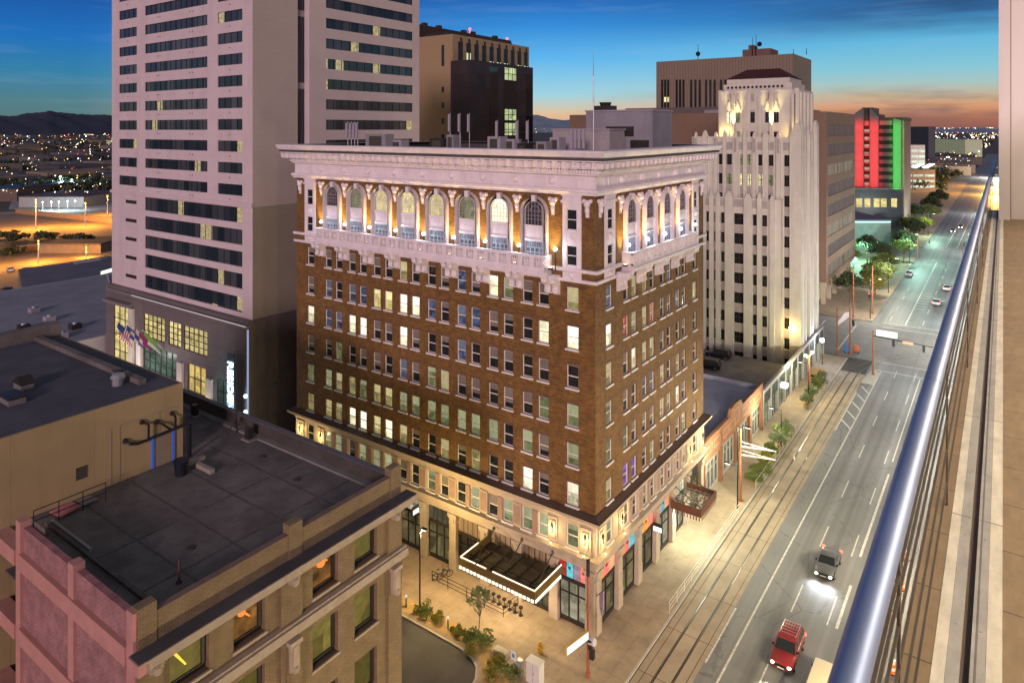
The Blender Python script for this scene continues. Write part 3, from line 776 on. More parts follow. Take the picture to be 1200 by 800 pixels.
# cartouches on the piers
def carto(fr, a):
    c = MB(); z = 37.25
    c.ball(fr(a, -.14, z + .25), .33, n=10, sz=1.15); c.ball(fr(a, -.12, z - .3), .24, n=8, sz=1.5); c.ball(fr(a - .32, -.1, z + .5), .2, n=8); c.ball(fr(a + .32, -.1, z + .5), .2, n=8)
    c.fbox(fr, a - .16, a + .16, -.12, 0, z - .95, z); c.ball(fr(a, -.24, z + .3), .18, n=8)
    c.build('cartouche', terracotta, hb, smooth=True)
def piers(b, s):
    xs = sorted(b + s); return [(p + q) / 2 for p, q in zip(xs, xs[1:])]
PF, PR = piers(AF, SF), piers(AR, SR)
for a in PF + [XL + .75, XR - .75]: carto(fF, a)
for a in PR + [Y0 + .75, YR - .75]: carto(fR, a)
# belt courses, balcony
b = MB(); belt(b, [(.2, 31.42), (.3, 31.5), (.3, 31.74)]); belt(b, [(.16, 30.52), (.24, 30.58), (.24, 30.82)])
for fr, ss in ((fF, SF), (fR, SR)):
    for a in ss:
        b.fbox(fr, a - .95, a + .95, -.12, 0, 30.82, 31.42); b.ball(fr(a, -.12, 31.12), .28, n=8)
b.build('belt_course', terracotta, hb)
def balcony(fr, a0, a1, n):
    bl = MB(); P = 1.2
    bl.fbox(fr, a0, a1, -P - .12, 0, 31.0, 31.32); bl.fbox(fr, a0 + .06, a1 - .06, -P - .02, 0, 31.32, 31.5)
    bl.fbox(fr, a0, a1, -P, -P + .32, 32.48, 32.72); bl.fbox(fr, a0, a1, -P + .02, -P + .28, 31.5, 31.66)
    for e in (a0, a1 - .3): bl.fbox(fr, e, e + .3, -P + .32, 0, 31.5, 32.7)
    st = (a1 - a0) / n
    for k in range(n + 1):
        a = a0 + k * st; h_ = .26 if k % 3 == 0 else .2
        lo_, hi_ = max(a0, a - h_), min(a1, a + h_)
        bl.fbox(fr, lo_, hi_, -P - .03, -P + .3, 31.5, 32.6)
        if k % 2 == 0: bl.ball(fr((lo_ + hi_) / 2, -P - .03, 32.1), .15, n=6)
    bs = bl
    for k in range(n):
        for j in range(1, 5):
            a = a0 + k * st + .2 + (st - .4) * j / 5; x = fr(a, -P + .14, 31.66); y = fr(a, -P + .14, 32.06); z = fr(a, -P + .14, 32.48)
            bs.tube(x, y, .04, .075, 6, cap=False); bs.tube(y, z, .075, .035, 6, cap=False)
    bl.build('balcony', terracotta, hb)
balcony(fF, AF[0] - 1.7, AF[-1] + 1.75, 24); balcony(fR, AR[0] - 1.75, AR[-1] + 1.75, 12)
def bracket(fr, a):
    k = MB()
    for dx in (-.42, .42):
        pts_ = [(0, 29.25), (.22, 29.25), (.40, 29.4), (.44, 29.62), (.36, 29.85), (.44, 30.05), (.74, 30.2), (.98, 30.42), (1.04, 30.7), (1.12, 30.78), (1.12, 31.0), (0, 31.0)]
        k.prism([fr(a + dx - .29, -q0, q1) for q0, q1 in pts_], tuple(Vector(fr(.58, 0, 0)) - Vector(fr(0, 0, 0))))
        k.ball(fr(a + dx, -.46, 29.5), .16, n=6); k.ball(fr(a + dx, -1.0, 30.5), .15, n=6)
    k.build('balcony_bracket', terracotta, hb)
for a in PF: bracket(fF, a)
for a in PR: bracket(fR, a)
# entablature and cornice
c = MB(); belt(c, [(.3, 38.22), (.34, 38.42), (.46, 38.5), (.46, 38.74), (.14, 38.82), (.14, 39.92)])
for fr, bs_, pp in ((fF, AF + SF, PF), (fR, AR + SR, PR)):
    for a in bs_:
        c.fbox(fr, a - 1.35, a + 1.35, -.19, -.14, 39.02, 39.10); c.fbox(fr, a - 1.35, a + 1.35, -.19, -.14, 39.66, 39.74)
        for e in (-1.35, 1.27): c.fbox(fr, a + e, a + e + .08, -.19, -.14, 39.10, 39.66)
    for a in pp: c.ball(fr(a, -.14, 39.38), .34, n=12)
    for a in (bs_[-1], bs_[-2]): c.fbox(fr, a - .5, a + .5, -.24, -.14, 39.05, 39.72)
c.build('frieze', terracotta, hb)
c = MB(); belt(c, [(.3, 39.93), (.42, 40.02), (.42, 40.12), (.5, 40.14), (.5, 40.5), (.95, 40.56), (.95, 40.66), (1.0, 41.12), (1.42, 41.2), (1.42, 41.55), (1.52, 41.62), (1.72, 42.0), (1.72, 42.15), (1.45, 42.18)])
c.build('cornice', terracotta, hb)
dn = MB(); md = MB()
for fr, lo, hi in ((fF, XL - .5, XR + .5), (fR, Y0 - .5, YR + .5)):
    n = int((hi - lo) / .3)
    for k in range(n): a = lo + (hi - lo) * (k + .5) / n; dn.fbox(fr, a - .085, a + .085, -.66, -.48, 40.18, 40.48)
    lo -= .5; hi += .5; n = int((hi - lo) / .98)
    for k in range(n + 1):
        a = lo + (hi - lo) * k / n; md.fbox(fr, a - .2, a + .2, -1.36, -.93, 40.72, 41.12); md.fbox(fr, a - .16, a + .16, -1.28, -.93, 40.6, 40.72)
        if k < n: md.ball(fr(a + (hi - lo) / n / 2, -1.12, 41.1), .17, n=6)
dn.build('dentils', terracotta, hb); md.build('modillions', terracotta, hb)
rf = MB(); rf.box(XL - 1.44, XR + 1.44, Y0 - 1.44, YR + 1.44, 41.3, 41.32); rf.box(XL - 1.44, XL - 1.1, Y0 - 1.44, YR + 1.44, 41.32, 42.17); rf.box(XR + 1.1, XR + 1.44, Y0 - 1.44, YR + 1.44, 41.32, 42.17)
rf.box(XL - 1.1, XR + 1.1, Y0 - 1.44, Y0 - 1.1, 41.32, 42.17); rf.box(XL - 1.1, XR + 1.1, YR + 1.1, YR + 1.44, 41.32, 42.17)
rf.build('roof', roofdark, hb)
# lit wall lanterns: globe on the arch jamb, up-light at the pier foot
bulb = glow('lantern_globe', (.82, .92, 1), 14.0, True); upl = glow('uplight_lens', (1, .75, .35), 6.0, True)
def lantern(fr, a, dx):
    l = MB(); l.ball(fr(a + dx, -.62, 33.35), .17, 1, 8); l.tube(fr(a + dx, -.62, 33.2), fr(a + dx, -.62, 31.5), .035, .05, 6, 0)
    l.fbox(fr, a - .16, a + .16, -.72, -.36, 31.5, 31.66); l.fbox(fr, a - .12, a + .12, -.68, -.4, 31.665, 31.69, 2)
    o = l.build('wall_lantern', [blackmetal, bulb, upl], hb)
    up = Vector(fr(0, .17, 1)) - Vector(fr(0, 0, 0))
    lamp('SPOT', 'uplight', fr(a, -.62, 31.95), 2600, (1, .60, .15), .06, up, 44, .8)
    lamp('POINT', 'globe_light', fr(a + dx, -.9, 33.35), 60, (.8, .9, 1), .15)
for a in PF: lantern(fF, a, .58)
for a in PR: lantern(fR, a, .58)
# panel lights and bracket lamps on the stone storey
pl = glow('panel_glow', (1, .78, .38), 1.5, True); sp = glow('spot_lens', (1, .75, .3), 9, True)
def sconce(fr, a, z0=7.35, z1=9.05):
    s = MB(); s.fbox(fr, a - .3, a + .3, -.16, -.13, z0 + .1, z1 - .1, 3); s.fbox(fr, a - .09, a + .09, -.30, -.16, 8.3, 8.6, 0); s.fbox(fr, a - .03, a + .03, -.26, -.16, 7.9, 8.8, 0)
    s.ball(fr(a, -.42, 7.06), .075, 2, 8); s.tube(fr(a, -.42, 7.0), fr(a, -.42, 6.95), .06, .06, 6, 0)
    s.build('pier_light', [blackmetal, pl, sp, limestone], hb)
    lamp('POINT', 'pier_spot', fr(a, -.62, 8.25), 120, (1, .70, .28), .05)
for a in (XR - .9, PF[-1], PF[0], XL + .9): sconce(fF2, a)
for a in (Y0 + .9, PR[0], PR[-1], YR - .9): sconce(fR2, a)
# ------------------------------------------------------------------ brick office at lower left, dark flat roof
XA, YA0, YA1 = -28.75, 14.15, 29.2
tanbrick = mat('tan_brick', (.25, .185, .095), .85, var=.22, scale=.8, brick=(.3, .1, (.21, .155, .08), (.13, .10, .06), .012), bump=.35)
pinkbrick = mat('rough_brick', (.36, .16, .16), .9, var=.34, scale=1.3, brick=(.3, .1, (.29, .125, .13), (.36, .24, .22), .02), bump=.5, stain=.3)
trimst = mat('office_stone', (.40, .34, .245), .75, var=.14, scale=1.2, stain=.25, bump=.2, bscale=8)
pinkst = mat('pink_lit_concrete', (.50, .26, .22), .8, var=.12, scale=1.0, stain=.15)
bo = thing('brick_office', 'tan brick office with dark flat roof, rough red brick end wall and ledge cornice', 'building', (-40, 21, 0))
fA, gA = FX(XA), FY(YA0)
officepane = litmat('office_pane', (.42, .33, .07), .38, .6, .35, .3, dark=(.03, .028, .012)); officepane2 = litmat('office_pane_orange', (.62, .25, .04), .42, .95, .8, 1.6)  # olive and orange reflections in the glass, put in as glow
WA = [(15.55, 17.3), (18.5, 20.15), (22.95, 24.6), (25.75, 27.4)]
rowsA = [(20.1, 22.0), (16.4, 18.58), (12.75, 15.05), (9.0, 11.4), (5.3, 7.6)]
w_ = MB(); hsA = [(a, b, z0, z1) for (a, b) in WA for (z0, z1) in rowsA]
w_.holes(fA, YA0, YA1, 0, 22.35, hsA, .45)
w_.quad((XA, YA1, 0), (-62, YA1, 0), (-62, YA1, 23.6), (XA, YA1, 23.6)); w_.quad((-62, YA1, 0), (-62, 24.3, 0), (-62, 24.3, 23.6), (-62, YA1, 23.6))
w_.fbox(fA, YA0, YA1, 0, .3, 22.75, 23.95)
w_.build('brick_front', tanbrick, bo)
for (z0, z1) in rowsA:
    for k, (a, b) in enumerate(WA):
        f = MB(); f.fbox(fA, a, b, .28, .40, z0, z0 + .22); f.fbox(fA, b - .2, b, .24, .40, z0 + .22, z1); f.fbox(fA, a, a + .06, .3, .4, z0 + .22, z1); f.fbox(fA, a + .06, b - .2, .3, .4, z1 - .06, z1)
        f.fbox(fA, a - .08, b + .08, -.10, .28, z0 - .13, z0 - .004, 1)
        fo = f.build('window', [darkframe, trimst], bo)
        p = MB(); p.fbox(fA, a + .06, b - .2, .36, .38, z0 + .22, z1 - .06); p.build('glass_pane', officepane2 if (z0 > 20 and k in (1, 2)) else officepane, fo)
        if z0 > 20 and k in (0, 1, 2):  # orange sign's reflection in the glass, built as glowing shapes
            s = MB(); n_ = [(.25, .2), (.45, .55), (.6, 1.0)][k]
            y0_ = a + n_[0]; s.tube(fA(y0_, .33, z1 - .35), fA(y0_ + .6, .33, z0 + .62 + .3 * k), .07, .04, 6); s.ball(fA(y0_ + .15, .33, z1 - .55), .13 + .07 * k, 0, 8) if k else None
            s.build('sign_reflection', glow('orange_reflection' if k else 'amber_reflection', (1, .22, .03) if k else (1, .6, .05), 1.3, True), fo)
# pilaster strips, string course, ledge cornice, parapet posts
pi = MB()
for (a, b) in ((YA0, 15.2), (20.95, 22.2), (28.15, YA1)):
    pi.fbox(fA, a, b, -.16, 0, 0, 18.95); pi.fbox(fA, a, b, -.16, 0, 19.75, 22.2)
for a in (21.3,): pi.fbox(fA, a - .05, a + .05, -.24, -.16, 4, 18.9)
pi.build('brick_pilasters', tanbrick, bo)
st = MB()
for (o_, z0, z1) in ((.2, 18.98, 19.2), (.42, 19.2, 19.62), (.30, 19.62, 19.74)): st.fbox(fA, YA0 - .02, YA1 + .3, -o_, 0, z0, z1)
st.build('string_course', trimst, bo)
co = MB(); co.fbox(fA, YA0 - .02, YA1 + .35, -.42, 0, 22.02, 22.3); co.fbox(fA, YA0 - .35, YA1 + .6, -.78, -.0, 22.3, 22.68)
co.fbox(fA, YA0 - .35, YA1 + .6, -.86, -.5, 22.68, 22.74)
for a in (14.8, 21.6, 28.6):
    for (zt, hh) in ((22.28, .55), (18.96, 1.5)):
        co.fbox(fA, a - .36, a + .36, -.5, -.16, zt - .22, zt - .004); co.fbox(fA, a - .28, a + .28, -.40, -.16, zt - hh, zt - .22); co.fbox(fA, a - .16, a + .16, -.46, -.40, zt - hh + .1, zt - .3)
        co.ball(fA(a, -.40, zt - hh + .05), .2, n=8)
co.build('ledge_cornice', trimst, bo)
lg = MB(); lg.fbox(fA, YA0 - .3, YA1 + .56, -.80, -.0, 22.745, 22.775)
lg.build('ledge_roofing', roofdark, bo)
pc = MB()
for a in (YA0 + .02, 21.5, 28.45):
    pc = MB(); pc.fbox(fA, a, a + .78, -.05, .46, 22.78, 24.45); pc.build('parapet_post', tanbrick, bo)
cp = MB(); cp.fbox(fA, YA0 + .8, YA1, -.03, .34, 23.952, 24.02); cp.build('parapet_coping', mat('coping_tile', (.20, .14, .10), .8, var=.2), bo)
# rough red brick end wall and concrete frame, the pink light put into their colours
e = MB(); e.fbox(gA, -40.6, XA + .0, 0, .3, 0, 24.05); e.build('end_wall', pinkbrick, bo)
fr_ = MB()
for x in (-40.6, -34.7, XA - .55): fr_.fbox(gA, x, x + .55, -.14, .36, 0, 24.35)
for z in (22.05, 18.35, 14.6, 10.9): fr_.fbox(gA, -40.05, XA - .55, -.22, 0, z, z + .78)
fr_.fbox(gA, -46, -40.6, -.22, .5, 22.05, 22.83); fr_.fbox(gA, -46, -40.6, -.22, .5, 18.35, 19.1); fr_.fbox(gA, -46, -40.6, -.22, .5, 14.6, 15.4)
fr_.fbox(gA, XA - .0, XA + .85, -.36, -.02, 22.28, 22.76)
fr_.build('concrete_frame', pinkst, bo)
gp = MB(); gp.fbox(gA, -46, -40.62, .9, 1.0, 0, 22.0); gp.build('recessed_wall', darkframe, bo)
# roof: main deck, raised seams, sunken well by the beige wall
cant = mat('cant_strip', (.22, .21, .19), .8, var=.25)
for (x, y) in ((-33.5, 19.2), (-39.0, 27.2), (-34.8, 26.6)): dn_ = MB(); dn_.tube((x, y, 22.852), (x, y, 22.90), .22, .2, 12); dn_.build('roof_drain', darkframe, bo)
r_ = MB(); r_.box(-43.3, XA - .32, 15.6, YA1 - .3, 22.5, 22.85); r_.box(-62, -43.3, 24.32, YA1 - .3, 22.5, 22.85)
r_.box(-40.6, XA - .32, YA0 + .3, 15.6, 22.3, 22.84)
r_.box(-43.3, -41.6, YA0 + .3, 15.6, 20.5, 20.6)
rmem = mat('roof_membrane', (.155, .142, .128), .85, var=.38, scale=.45, stain=.55, bump=.15, bscale=6)
class SM:
    def box(self, *a): r_.box(*a, 1)
sm = SM()
for x in (-36.5, -32.2): sm.box(x, x + .12, 15.7, YA1 - .32, 22.852, 22.868)
for y in (17.9, 20.6, 23.3, 26.0): sm.box(-43.2, XA - .34, y, y + .10, 22.853, 22.866)
for x in (-46, -50, -55): sm.box(x, x + .10, 24.4, YA1 - .32, 22.852, 22.868)
sm.box(-41.8, -30.5, 15.75, 15.95, 22.87, 23.02)
r_.build('roof_deck', [rmem, mat('seam_tar', (.105, .098, .09), .8, var=.4, scale=2)], bo)
np_ = MB(); np_.box(-62, XA - .05, YA1 - .3, YA1, 22.4, 23.75); np_.build('north_parapet', mat('parapet_membrane', (.075, .066, .058), .85, var=.3, scale=.6, stain=.4), bo)
npc = MB(); npc.box(-62, XA - .8, YA1 - .34, YA1 + .04, 23.752, 23.82); npc.build('north_coping', mat('coping_metal', (.10, .10, .11), .6, var=.2), bo)
ch = MB(); ch.box(-62, -29.6, YA1 - .75, YA1 - .31, 22.852, 22.98); ch.build('roof_cant_strip', mat('cant_strip', (.22, .21, .19), .8, var=.25), bo)
kb_ = MB(); kb_.box(-42.9, -35.6, 17.72, 17.9, 22.87, 23.1) if False else kb_.box(-41.7, -37.2, 16.0, 16.14, 22.87, 23.06); kb_.build('roof_kerb', mat('roof_kerb_metal', (.30, .29, .27), .6, var=.2), bo)
# things standing on that roof
def P_(x, y, z): return (x, y, z)
t = thing('vent_pipe', 'thin dark vent pipe standing near the front parapet of the dark roof', 'vent pipe', (-31.4, 17.4, 22.87))
b = MB(); b.tube((-31.4, 17.4, 22.87), (-31.4, 17.4, 23.95), .06, .06, 8); b.build('pipe', mat('rusty_pipe', (.10, .05, .035), .8, var=.4, scale=4), t)
b = MB(); b.tube((-31.4, 17.4, 22.868), (-31.4, 17.4, 22.95), .16, .08, 8); b.build('flashing', blackmetal, t)
t = thing('plastic_tub', 'black plastic tub standing on the dark roof by the beige wall corner', 'tub', (-41.1, 22.9, 22.87))
b = MB(); b.tube((-41.1, 22.9, 22.87), (-41.1, 22.9, 23.75), .34, .42, 14); b.tube((-41.1, 22.9, 23.70), (-41.1, 22.9, 23.76), .46, .46, 14); b.build('tub', mat('black_plastic', (.012, .016, .026), .4, var=.2), t)
t = thing('roof_antenna', 'slender black antenna on a tripod foot against the back parapet of the dark roof', 'antenna', (-43.6, 28.3, 22.87))
b = MB(); b.tube((-43.6, 28.3, 22.9), (-43.6, 28.3, 26.0), .05, .035, 6); b.build('mast', blackmetal, t)
b = MB(); [b.tube((-43.6, 28.3, 23.9), (-43.6 + .9 * math.cos(q), 28.3 + .6 * math.sin(q), 22.88), .035, .035, 6) for q in (0.6, 2.6, 4.4)]; b.build('tripod', blackmetal, t)
for k, (x, y, lb) in enumerate(((-48.6, 28.1, 'grey roof pipe box nearest the beige wall corner along the back parapet'), (-41.9, 28.1, 'grey roof pipe support box on a pale pad, right of the black antenna'))):
    t = thing('roof_box', lb, 'roof vent', (x, y, 22.87), 'small boxes along the back parapet')
    b = MB(); b.box(x - .45, x + .45, y - .3, y + .3, 22.871, 22.99); b.build('pad', MATS['cant_strip'], t)
    b = MB(); b.box(x - .22, x + .22, y - .18, y + .18, 22.99, 23.75); b.build('housing', darkframe, t)
t = thing('timber_sleeper', 'pale timber sleeper lying on the dark roof beside the black tub', 'timber', (-40.4, 24.2, 22.87))
b = MB(); b.box(-41.5, -39.6, 23.9, 24.2, 22.87, 23.12); b.box(-41.6, -41.3, 23.5, 24.6, 23.12, 23.3); b.build('sleeper', mat('weathered_timber', (.30, .27, .22), .9, var=.3), t)
t = thing('roof_skirting', 'folded pink and grey sheet lying in the sunken well beside the dark roof', 'sheet', (-42.3, 17.5, 22.6))
b = MB(); b.prism([(-42.95, 16.4, 22.88), (-41.75, 16.5, 22.95), (-41.8, 17.6, 23.05), (-42.9, 17.5, 22.98)], (0, 0, .04)); b.build('pink_sheet', mat('pink_sheet_m', (.5, .2, .2), .8), t)
b = MB(); b.prism([(-42.9, 17.7, 22.95), (-42.0, 17.7, 22.95), (-42.1, 18.6, 22.9), (-42.9, 18.5, 22.9)], (0, 0, .04)); b.build('grey_sheet', MATS['roof_kerb_metal'], t)
t = thing('roof_railing', 'thin dark handrail along the sunken well at the foot of the beige wall', 'railing', (-42.6, 17, 22.8))
b = MB()
for y in (15.2, 16.4, 17.6, 18.8): b.tube((-41.7, y, 22.8), (-41.7, y, 23.9), .025, .025, 6)
for z in (23.35, 23.9): b.tube((-41.7, 15.2, z), (-41.7, 18.8, z), .025, .025, 6)
b.build('rails', blackmetal, t)

# ------------------------------------------------------------------ beige block behind it
XB, YB1, ZBT = -43.3, 24.25, 27.6
bl = thing('beige_block', 'plain beige stucco block with a dark roof, rising behind the dark roofed brick office', 'building', (-56, 15, 0))
beige = mat('beige_stucco', (.41, .315, .15), .85, var=.10, scale=.5, stain=.16, streak=True, bump=.15, bscale=12, brick=(4.2, 40, (.40, .305, .145), (.30, .225, .11), .015))
b = MB(); b.box(-62, XB, -6, YB1, 0, ZBT); b.build('walls', beige, bl)
b = MB(); b.box(-61.8, XB - .18, -5.8, YB1 - .18, ZBT + .003, ZBT + .03); b.build('roof', mat('blue_black_roof', (.085, .09, .108), .9, var=.25, scale=.4, stain=.4), bl)
b = MB(); b.box(-62, -61.2, 6, YB1, ZBT + .004, ZBT + 1.0); b.box(-61.2, XB - 1.8, YB1 - 1.9, YB1 - 1.45, ZBT + .031, ZBT + .36); b.build('roof_upstands', MATS['roof_membrane'], bl)
b = MB(); b.box(XB - .0, XB + .05, 17.9, 18.45, 23.9, 24.6); b.build('wall_louvre', mat('louvre', (.12, .11, .08), .7, brick=(3, .09, (.11, .1, .075), (.03, .03, .025), .03)), bl)
b = MB()
for y in (19.8, 20.3, 22.7): b.box(XB, XB + .02, y, y + .05, 22.9, 26.2)
b.box(XB, XB + .02, 20.4, 23.9, 26.2, 26.26); b.build('conduits', mat('conduit_paint', (.30, .25, .17), .7), bl)
t = thing('wall_pipework', 'dark branching pipes fixed high on the beige wall, running to its right corner', 'pipes', (XB + .3, 22, 24))
b = MB(); x = XB + .28
b.path([(x, 20.8, 25.0), (x, 21.3, 24.85), (x, 22.0, 24.9), (x + .2, 24.4, 25.1)], .085)
b.path([(XB, 20.6, 25.2), (x, 20.8, 25.0)], .085); b.path([(x, 21.9, 24.9), (x, 21.9, 25.8), (XB, 21.6, 26.0)], .07); b.path([(x, 23.3, 25.0), (x, 22.8, 25.5), (XB, 22.5, 25.7)], .07)
b.path([(x, 23.6, 25.0), (x, 23.6, 25.7), (XB, 23.5, 25.9)], .07); b.path([(x + .2, 24.4, 25.1), (x + .2, 24.4, 22.9)], .13)
for (y, z) in ((20.6, 25.2), (21.6, 26.0), (22.5, 25.7), (23.5, 25.9)): b.ball((XB + .06, y, z), .16)
b.build('pipes', blackmetal, t)
t = thing('blue_lit_door', 'grey service door with blue edged frame at the foot of the beige wall', 'door', (XB, 22.9, 22.9))
b = MB(); b.box(XB + .004, XB + .05, 22.35, 23.5, 22.9, 24.75); b.build('door_leaf', mat('door_beige', (.30, .24, .15), .7), t)
for y in (22.2, 23.5):
    b = MB(); b.box(XB + .004, XB + .1, y, y + .15, 22.9, 24.9); b.build('door_jamb', mat('blue_jamb', (.06, .12, .45), .5, emit=(.05, .14, .6), estr=.22, var=.1), t)  # jambs glow blue on their own, no lamp behind them
for k, (x, y, s, lb, m_) in enumerate(((-46.3, 21.6, .42, 'round white metal roof vent near the right corner of the beige block roof', 'w'), (-48.6, 16.6, .75, 'dark low roof hatch on the beige block roof, the nearer of the two', 'd'), (-50.6, 17.9, .6, 'dark pitched roof cowl on the beige block roof, beyond the low hatch', 'd'), (-47.8, 22.3, .3, 'small grey vent box beside the white roof vent on the beige block roof', 'd'))):
    t = thing('roof_vent', lb, 'roof vent', (x, y, ZBT + .03))
    z = ZBT + .031
    if m_ == 'w':
        b = MB(); b.tube((x, y, z), (x, y, z + .5), .34, .34, 12); b.build('drum', steel, t); b = MB(); b.tube((x, y, z + .5), (x, y, z + .72), .46, .3, 12); b.build('cap', steel, t)
    else:
        b = MB(); b.box(x - s, x + s, y - s * .6, y + s * .6, z, z + .35); b.build('kerb', mat('hatch_grey', (.16, .155, .15), .7), t)
        b = MB(); b.prism([(x - s - .06, y - s * .66, z + .35), (x + s + .06, y - s * .66, z + .35), (x + s + .06, y - s * .66, z + .45), (x, y - s * .66, z + .45 + (.35 if k == 2 else .04)), (x - s - .06, y - s * .66, z + .45)], (0, s * 1.32, 0)); b.build('lid', darkframe, t)

# ------------------------------------------------------------------ hotel tower on the left
HX0, HX1, HY0 = -116.6, -78.95, 53.5
ht = thing('hotel_tower', 'tall pale concrete hotel tower with dark strip windows above a charcoal glass base', 'building', (-98, 66, 0))
hotelc = mat('hotel_concrete', (.62, .53, .54), .75, var=.07, scale=.3, stain=.16, streak=True, brick=(3.1, 1.44, (.615, .525, .525), (.54, .46, .46), .02))
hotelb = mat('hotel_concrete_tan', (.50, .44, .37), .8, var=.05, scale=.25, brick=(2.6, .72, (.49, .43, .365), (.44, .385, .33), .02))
charcoal = mat('charcoal_cladding', (.15, .13, .13), .6, var=.12, scale=.4, brick=(3.0, 1.5, (.145, .125, .125), (.07, .06, .06), .02))
strip = panemat('hotel_glass', ((.010, .022, .032), (.022, .036, .048), (.075, .085, .095)), 1.45, .12, .55, (1, .80, .36), .045)
gH, fH = FY(HY0), FX(HX1)
def PYX(u, Y=HY0):
    a = u - 600; return Y * (-sn * 812 + cs * a) / (cs * 812 + sn * a)
cols_ = [(PYX(139.6), PYX(160.3)), (PYX(169.8), PYX(243)), (PYX(255), PYX(284))]
hsH = []
for k in range(-3, 8):
    z1 = 45.35 + 2.88 * k
    for (a, b) in cols_: hsH.append((a, b, z1 - 1.45, z1))
for k in range(-8, -3):
    z1 = 45.35 + 2.88 * k - (.1 if k > -8 else .3); hsH.append((cols_[1][0], cols_[2][1], z1 - 2.0, z1))
w_ = MB(); w_.holes(gH, HX0, HX1, 34.2, 70, [h for h in hsH if h[2] > 34.2], .25); w_.holes(gH, HX0, HX1, 19.4, 34.2, [h for h in hsH if h[2] < 34.2], .25, 0)
w_.quad((HX0, HY0, 0), (HX0, 84, 0), (HX0, 84, 70), (HX0, HY0, 70))
for k in range(-3, 8):
    for (a_, c_) in cols_:
        for q_ in ((.5,) if c_ - a_ < 8 else (.22, .26, .74, .78)): x_ = a_ + (c_ - a_) * q_; w_.fbox(gH, x_ - .09, x_ + .09, -.02, 0, 43.25 + 2.88 * k, 43.4 + 2.88 * k, 1)
for k in range(-8, -3): w_.fbox(gH, PYX(147.5), PYX(160), -.03, 0, 44.0 + 2.88 * k, 44.5 + 2.88 * k, 1)
w_.build('front_wall', [hotelc, darkframe], ht)
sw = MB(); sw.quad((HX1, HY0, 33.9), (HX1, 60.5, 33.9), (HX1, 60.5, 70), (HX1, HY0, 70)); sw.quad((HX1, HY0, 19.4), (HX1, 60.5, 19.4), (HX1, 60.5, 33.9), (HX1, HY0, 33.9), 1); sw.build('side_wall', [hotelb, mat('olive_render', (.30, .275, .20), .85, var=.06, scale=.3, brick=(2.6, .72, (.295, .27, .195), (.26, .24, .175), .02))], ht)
for h in hsH:
    b = MB(); b.fbox(gH, h[0], h[1], .2, .22, h[2], h[3]); n = max(2, round((h[1] - h[0]) / 1.45))
    for k in range(n + 1):
        a = h[0] + (h[1] - h[0]) * k / n; b.fbox(gH, max(h[0], a - .03), min(h[1], a + .03), .13, .2, h[2], h[3], 1)
    b.build('strip_window', [strip, darkframe], ht)
b = MB(); b.fbox(gH, HX0 - .1, HX1 + .1, -.25, 0, 33.9, 34.35)

b.build('floor_band', [hotelc, darkframe], ht)
# wing further along, its strip windows facing the street
WX = HX1 + .7
fW = FX(WX); hsW = [(64.8, 82.5, 45.35 + 2.88 * k - 1.45, 45.35 + 2.88 * k) for k in range(-3, 8)]
w_ = MB(); w_.holes(fW, 61.9, 84, 0, 72, hsW, .25); w_.quad((WX, 84, 0), (WX - 30, 84, 0), (WX - 30, 84, 72), (WX, 84, 72)); w_.build('wing_wall', mat('wing_concrete', (.60, .52, .47), .75, var=.05, scale=.3), ht)
w_ = MB(); w_.quad((WX, 61.9, 0), (WX - 1.5, 61.9, 0), (WX - 1.5, 61.9, 72), (WX, 61.9, 72)); w_.build('wing_return', hotelc, ht)
b = MB(); b.box(HX1 - .6, HX1 - .35, 60.5, 61.9, 0, 70); b.build('stair_glazing', mat('stair_glass', (.03, .033, .036), .15, brick=(9, 10, (.03, .033, .036), (.3, .27, .27), .5)), ht)
for h in hsW:
    b = MB(); b.fbox(fW, h[0], h[1], .2, .22, h[2], h[3])
    for k in range(13): a = h[0] + (h[1] - h[0]) * k / 12; b.fbox(fW, max(h[0], a - .03), min(h[1], a + .03), .13, .2, h[2], h[3], 1)
    b.build('strip_window', [strip, darkframe], ht)
b = MB(); b.quad((HX1, 60.5, 0), (HX1 - .6, 60.5, 0), (HX1 - .6, 60.5, 70), (HX1, 60.5, 70)); b.build('recess_wall', hotelb, ht)
# charcoal base
PX1 = HX1 + .35; gP = FY(HY0 - .8); fP = FX(PX1)
def PP(u, v):
    a = u - 600; d = (-sn * 812 + cs * a, cs * 812 + sn * a, -(v - 151.5)); t_ = (HY0 - .8) / d[1]; return (d[0] * t_, EYE + d[2] * t_)
def rect(u0, v0, u1, v1):
    x0, za = PP(u0, v0); x1, zb = PP(u1, v1); return x0, x1, min(za, zb), max(za, zb)
ph = []
gl_a = litmat('base_glass_yellow', (1, .80, .32), .85, .6, .6, .9); gl_t = litmat('base_glass_teal', (.22, .42, .32), .30, .8, .5, .5); gl_y2 = litmat('base_glass_amber', (1, .72, .22), .8, .5, .6, .6)
X1_, X2_ = PP(168, 380)[0], PP(243, 390)[0]
base_w = [('tall_bay_window', PP(133, 380)[0], PP(151.5, 380)[0], 7.0, 16.9, gl_a, 3, 4), ('upper_window', X1_, PP(193, 380)[0], 13.1, 16.5, gl_a, 5, 4), ('upper_window', PP(197, 380)[0], PP(212, 380)[0], 13.1, 16.5, gl_a, 3, 4), ('upper_window', PP(215, 380)[0], X2_, 13.1, 16.5, gl_a, 5, 4),
          ('lobby_window', PP(168, 420)[0], PP(207, 420)[0], 7.2, 12.0, gl_t, 6, 4), ('lobby_window', PP(220, 430)[0], PP(241, 430)[0], 7.6, 11.4, gl_y2, 3, 2), ('lobby_window', PP(253.5, 440)[0], PP(274, 440)[0], 7.2, 10.9, gl_t, 3, 2)]
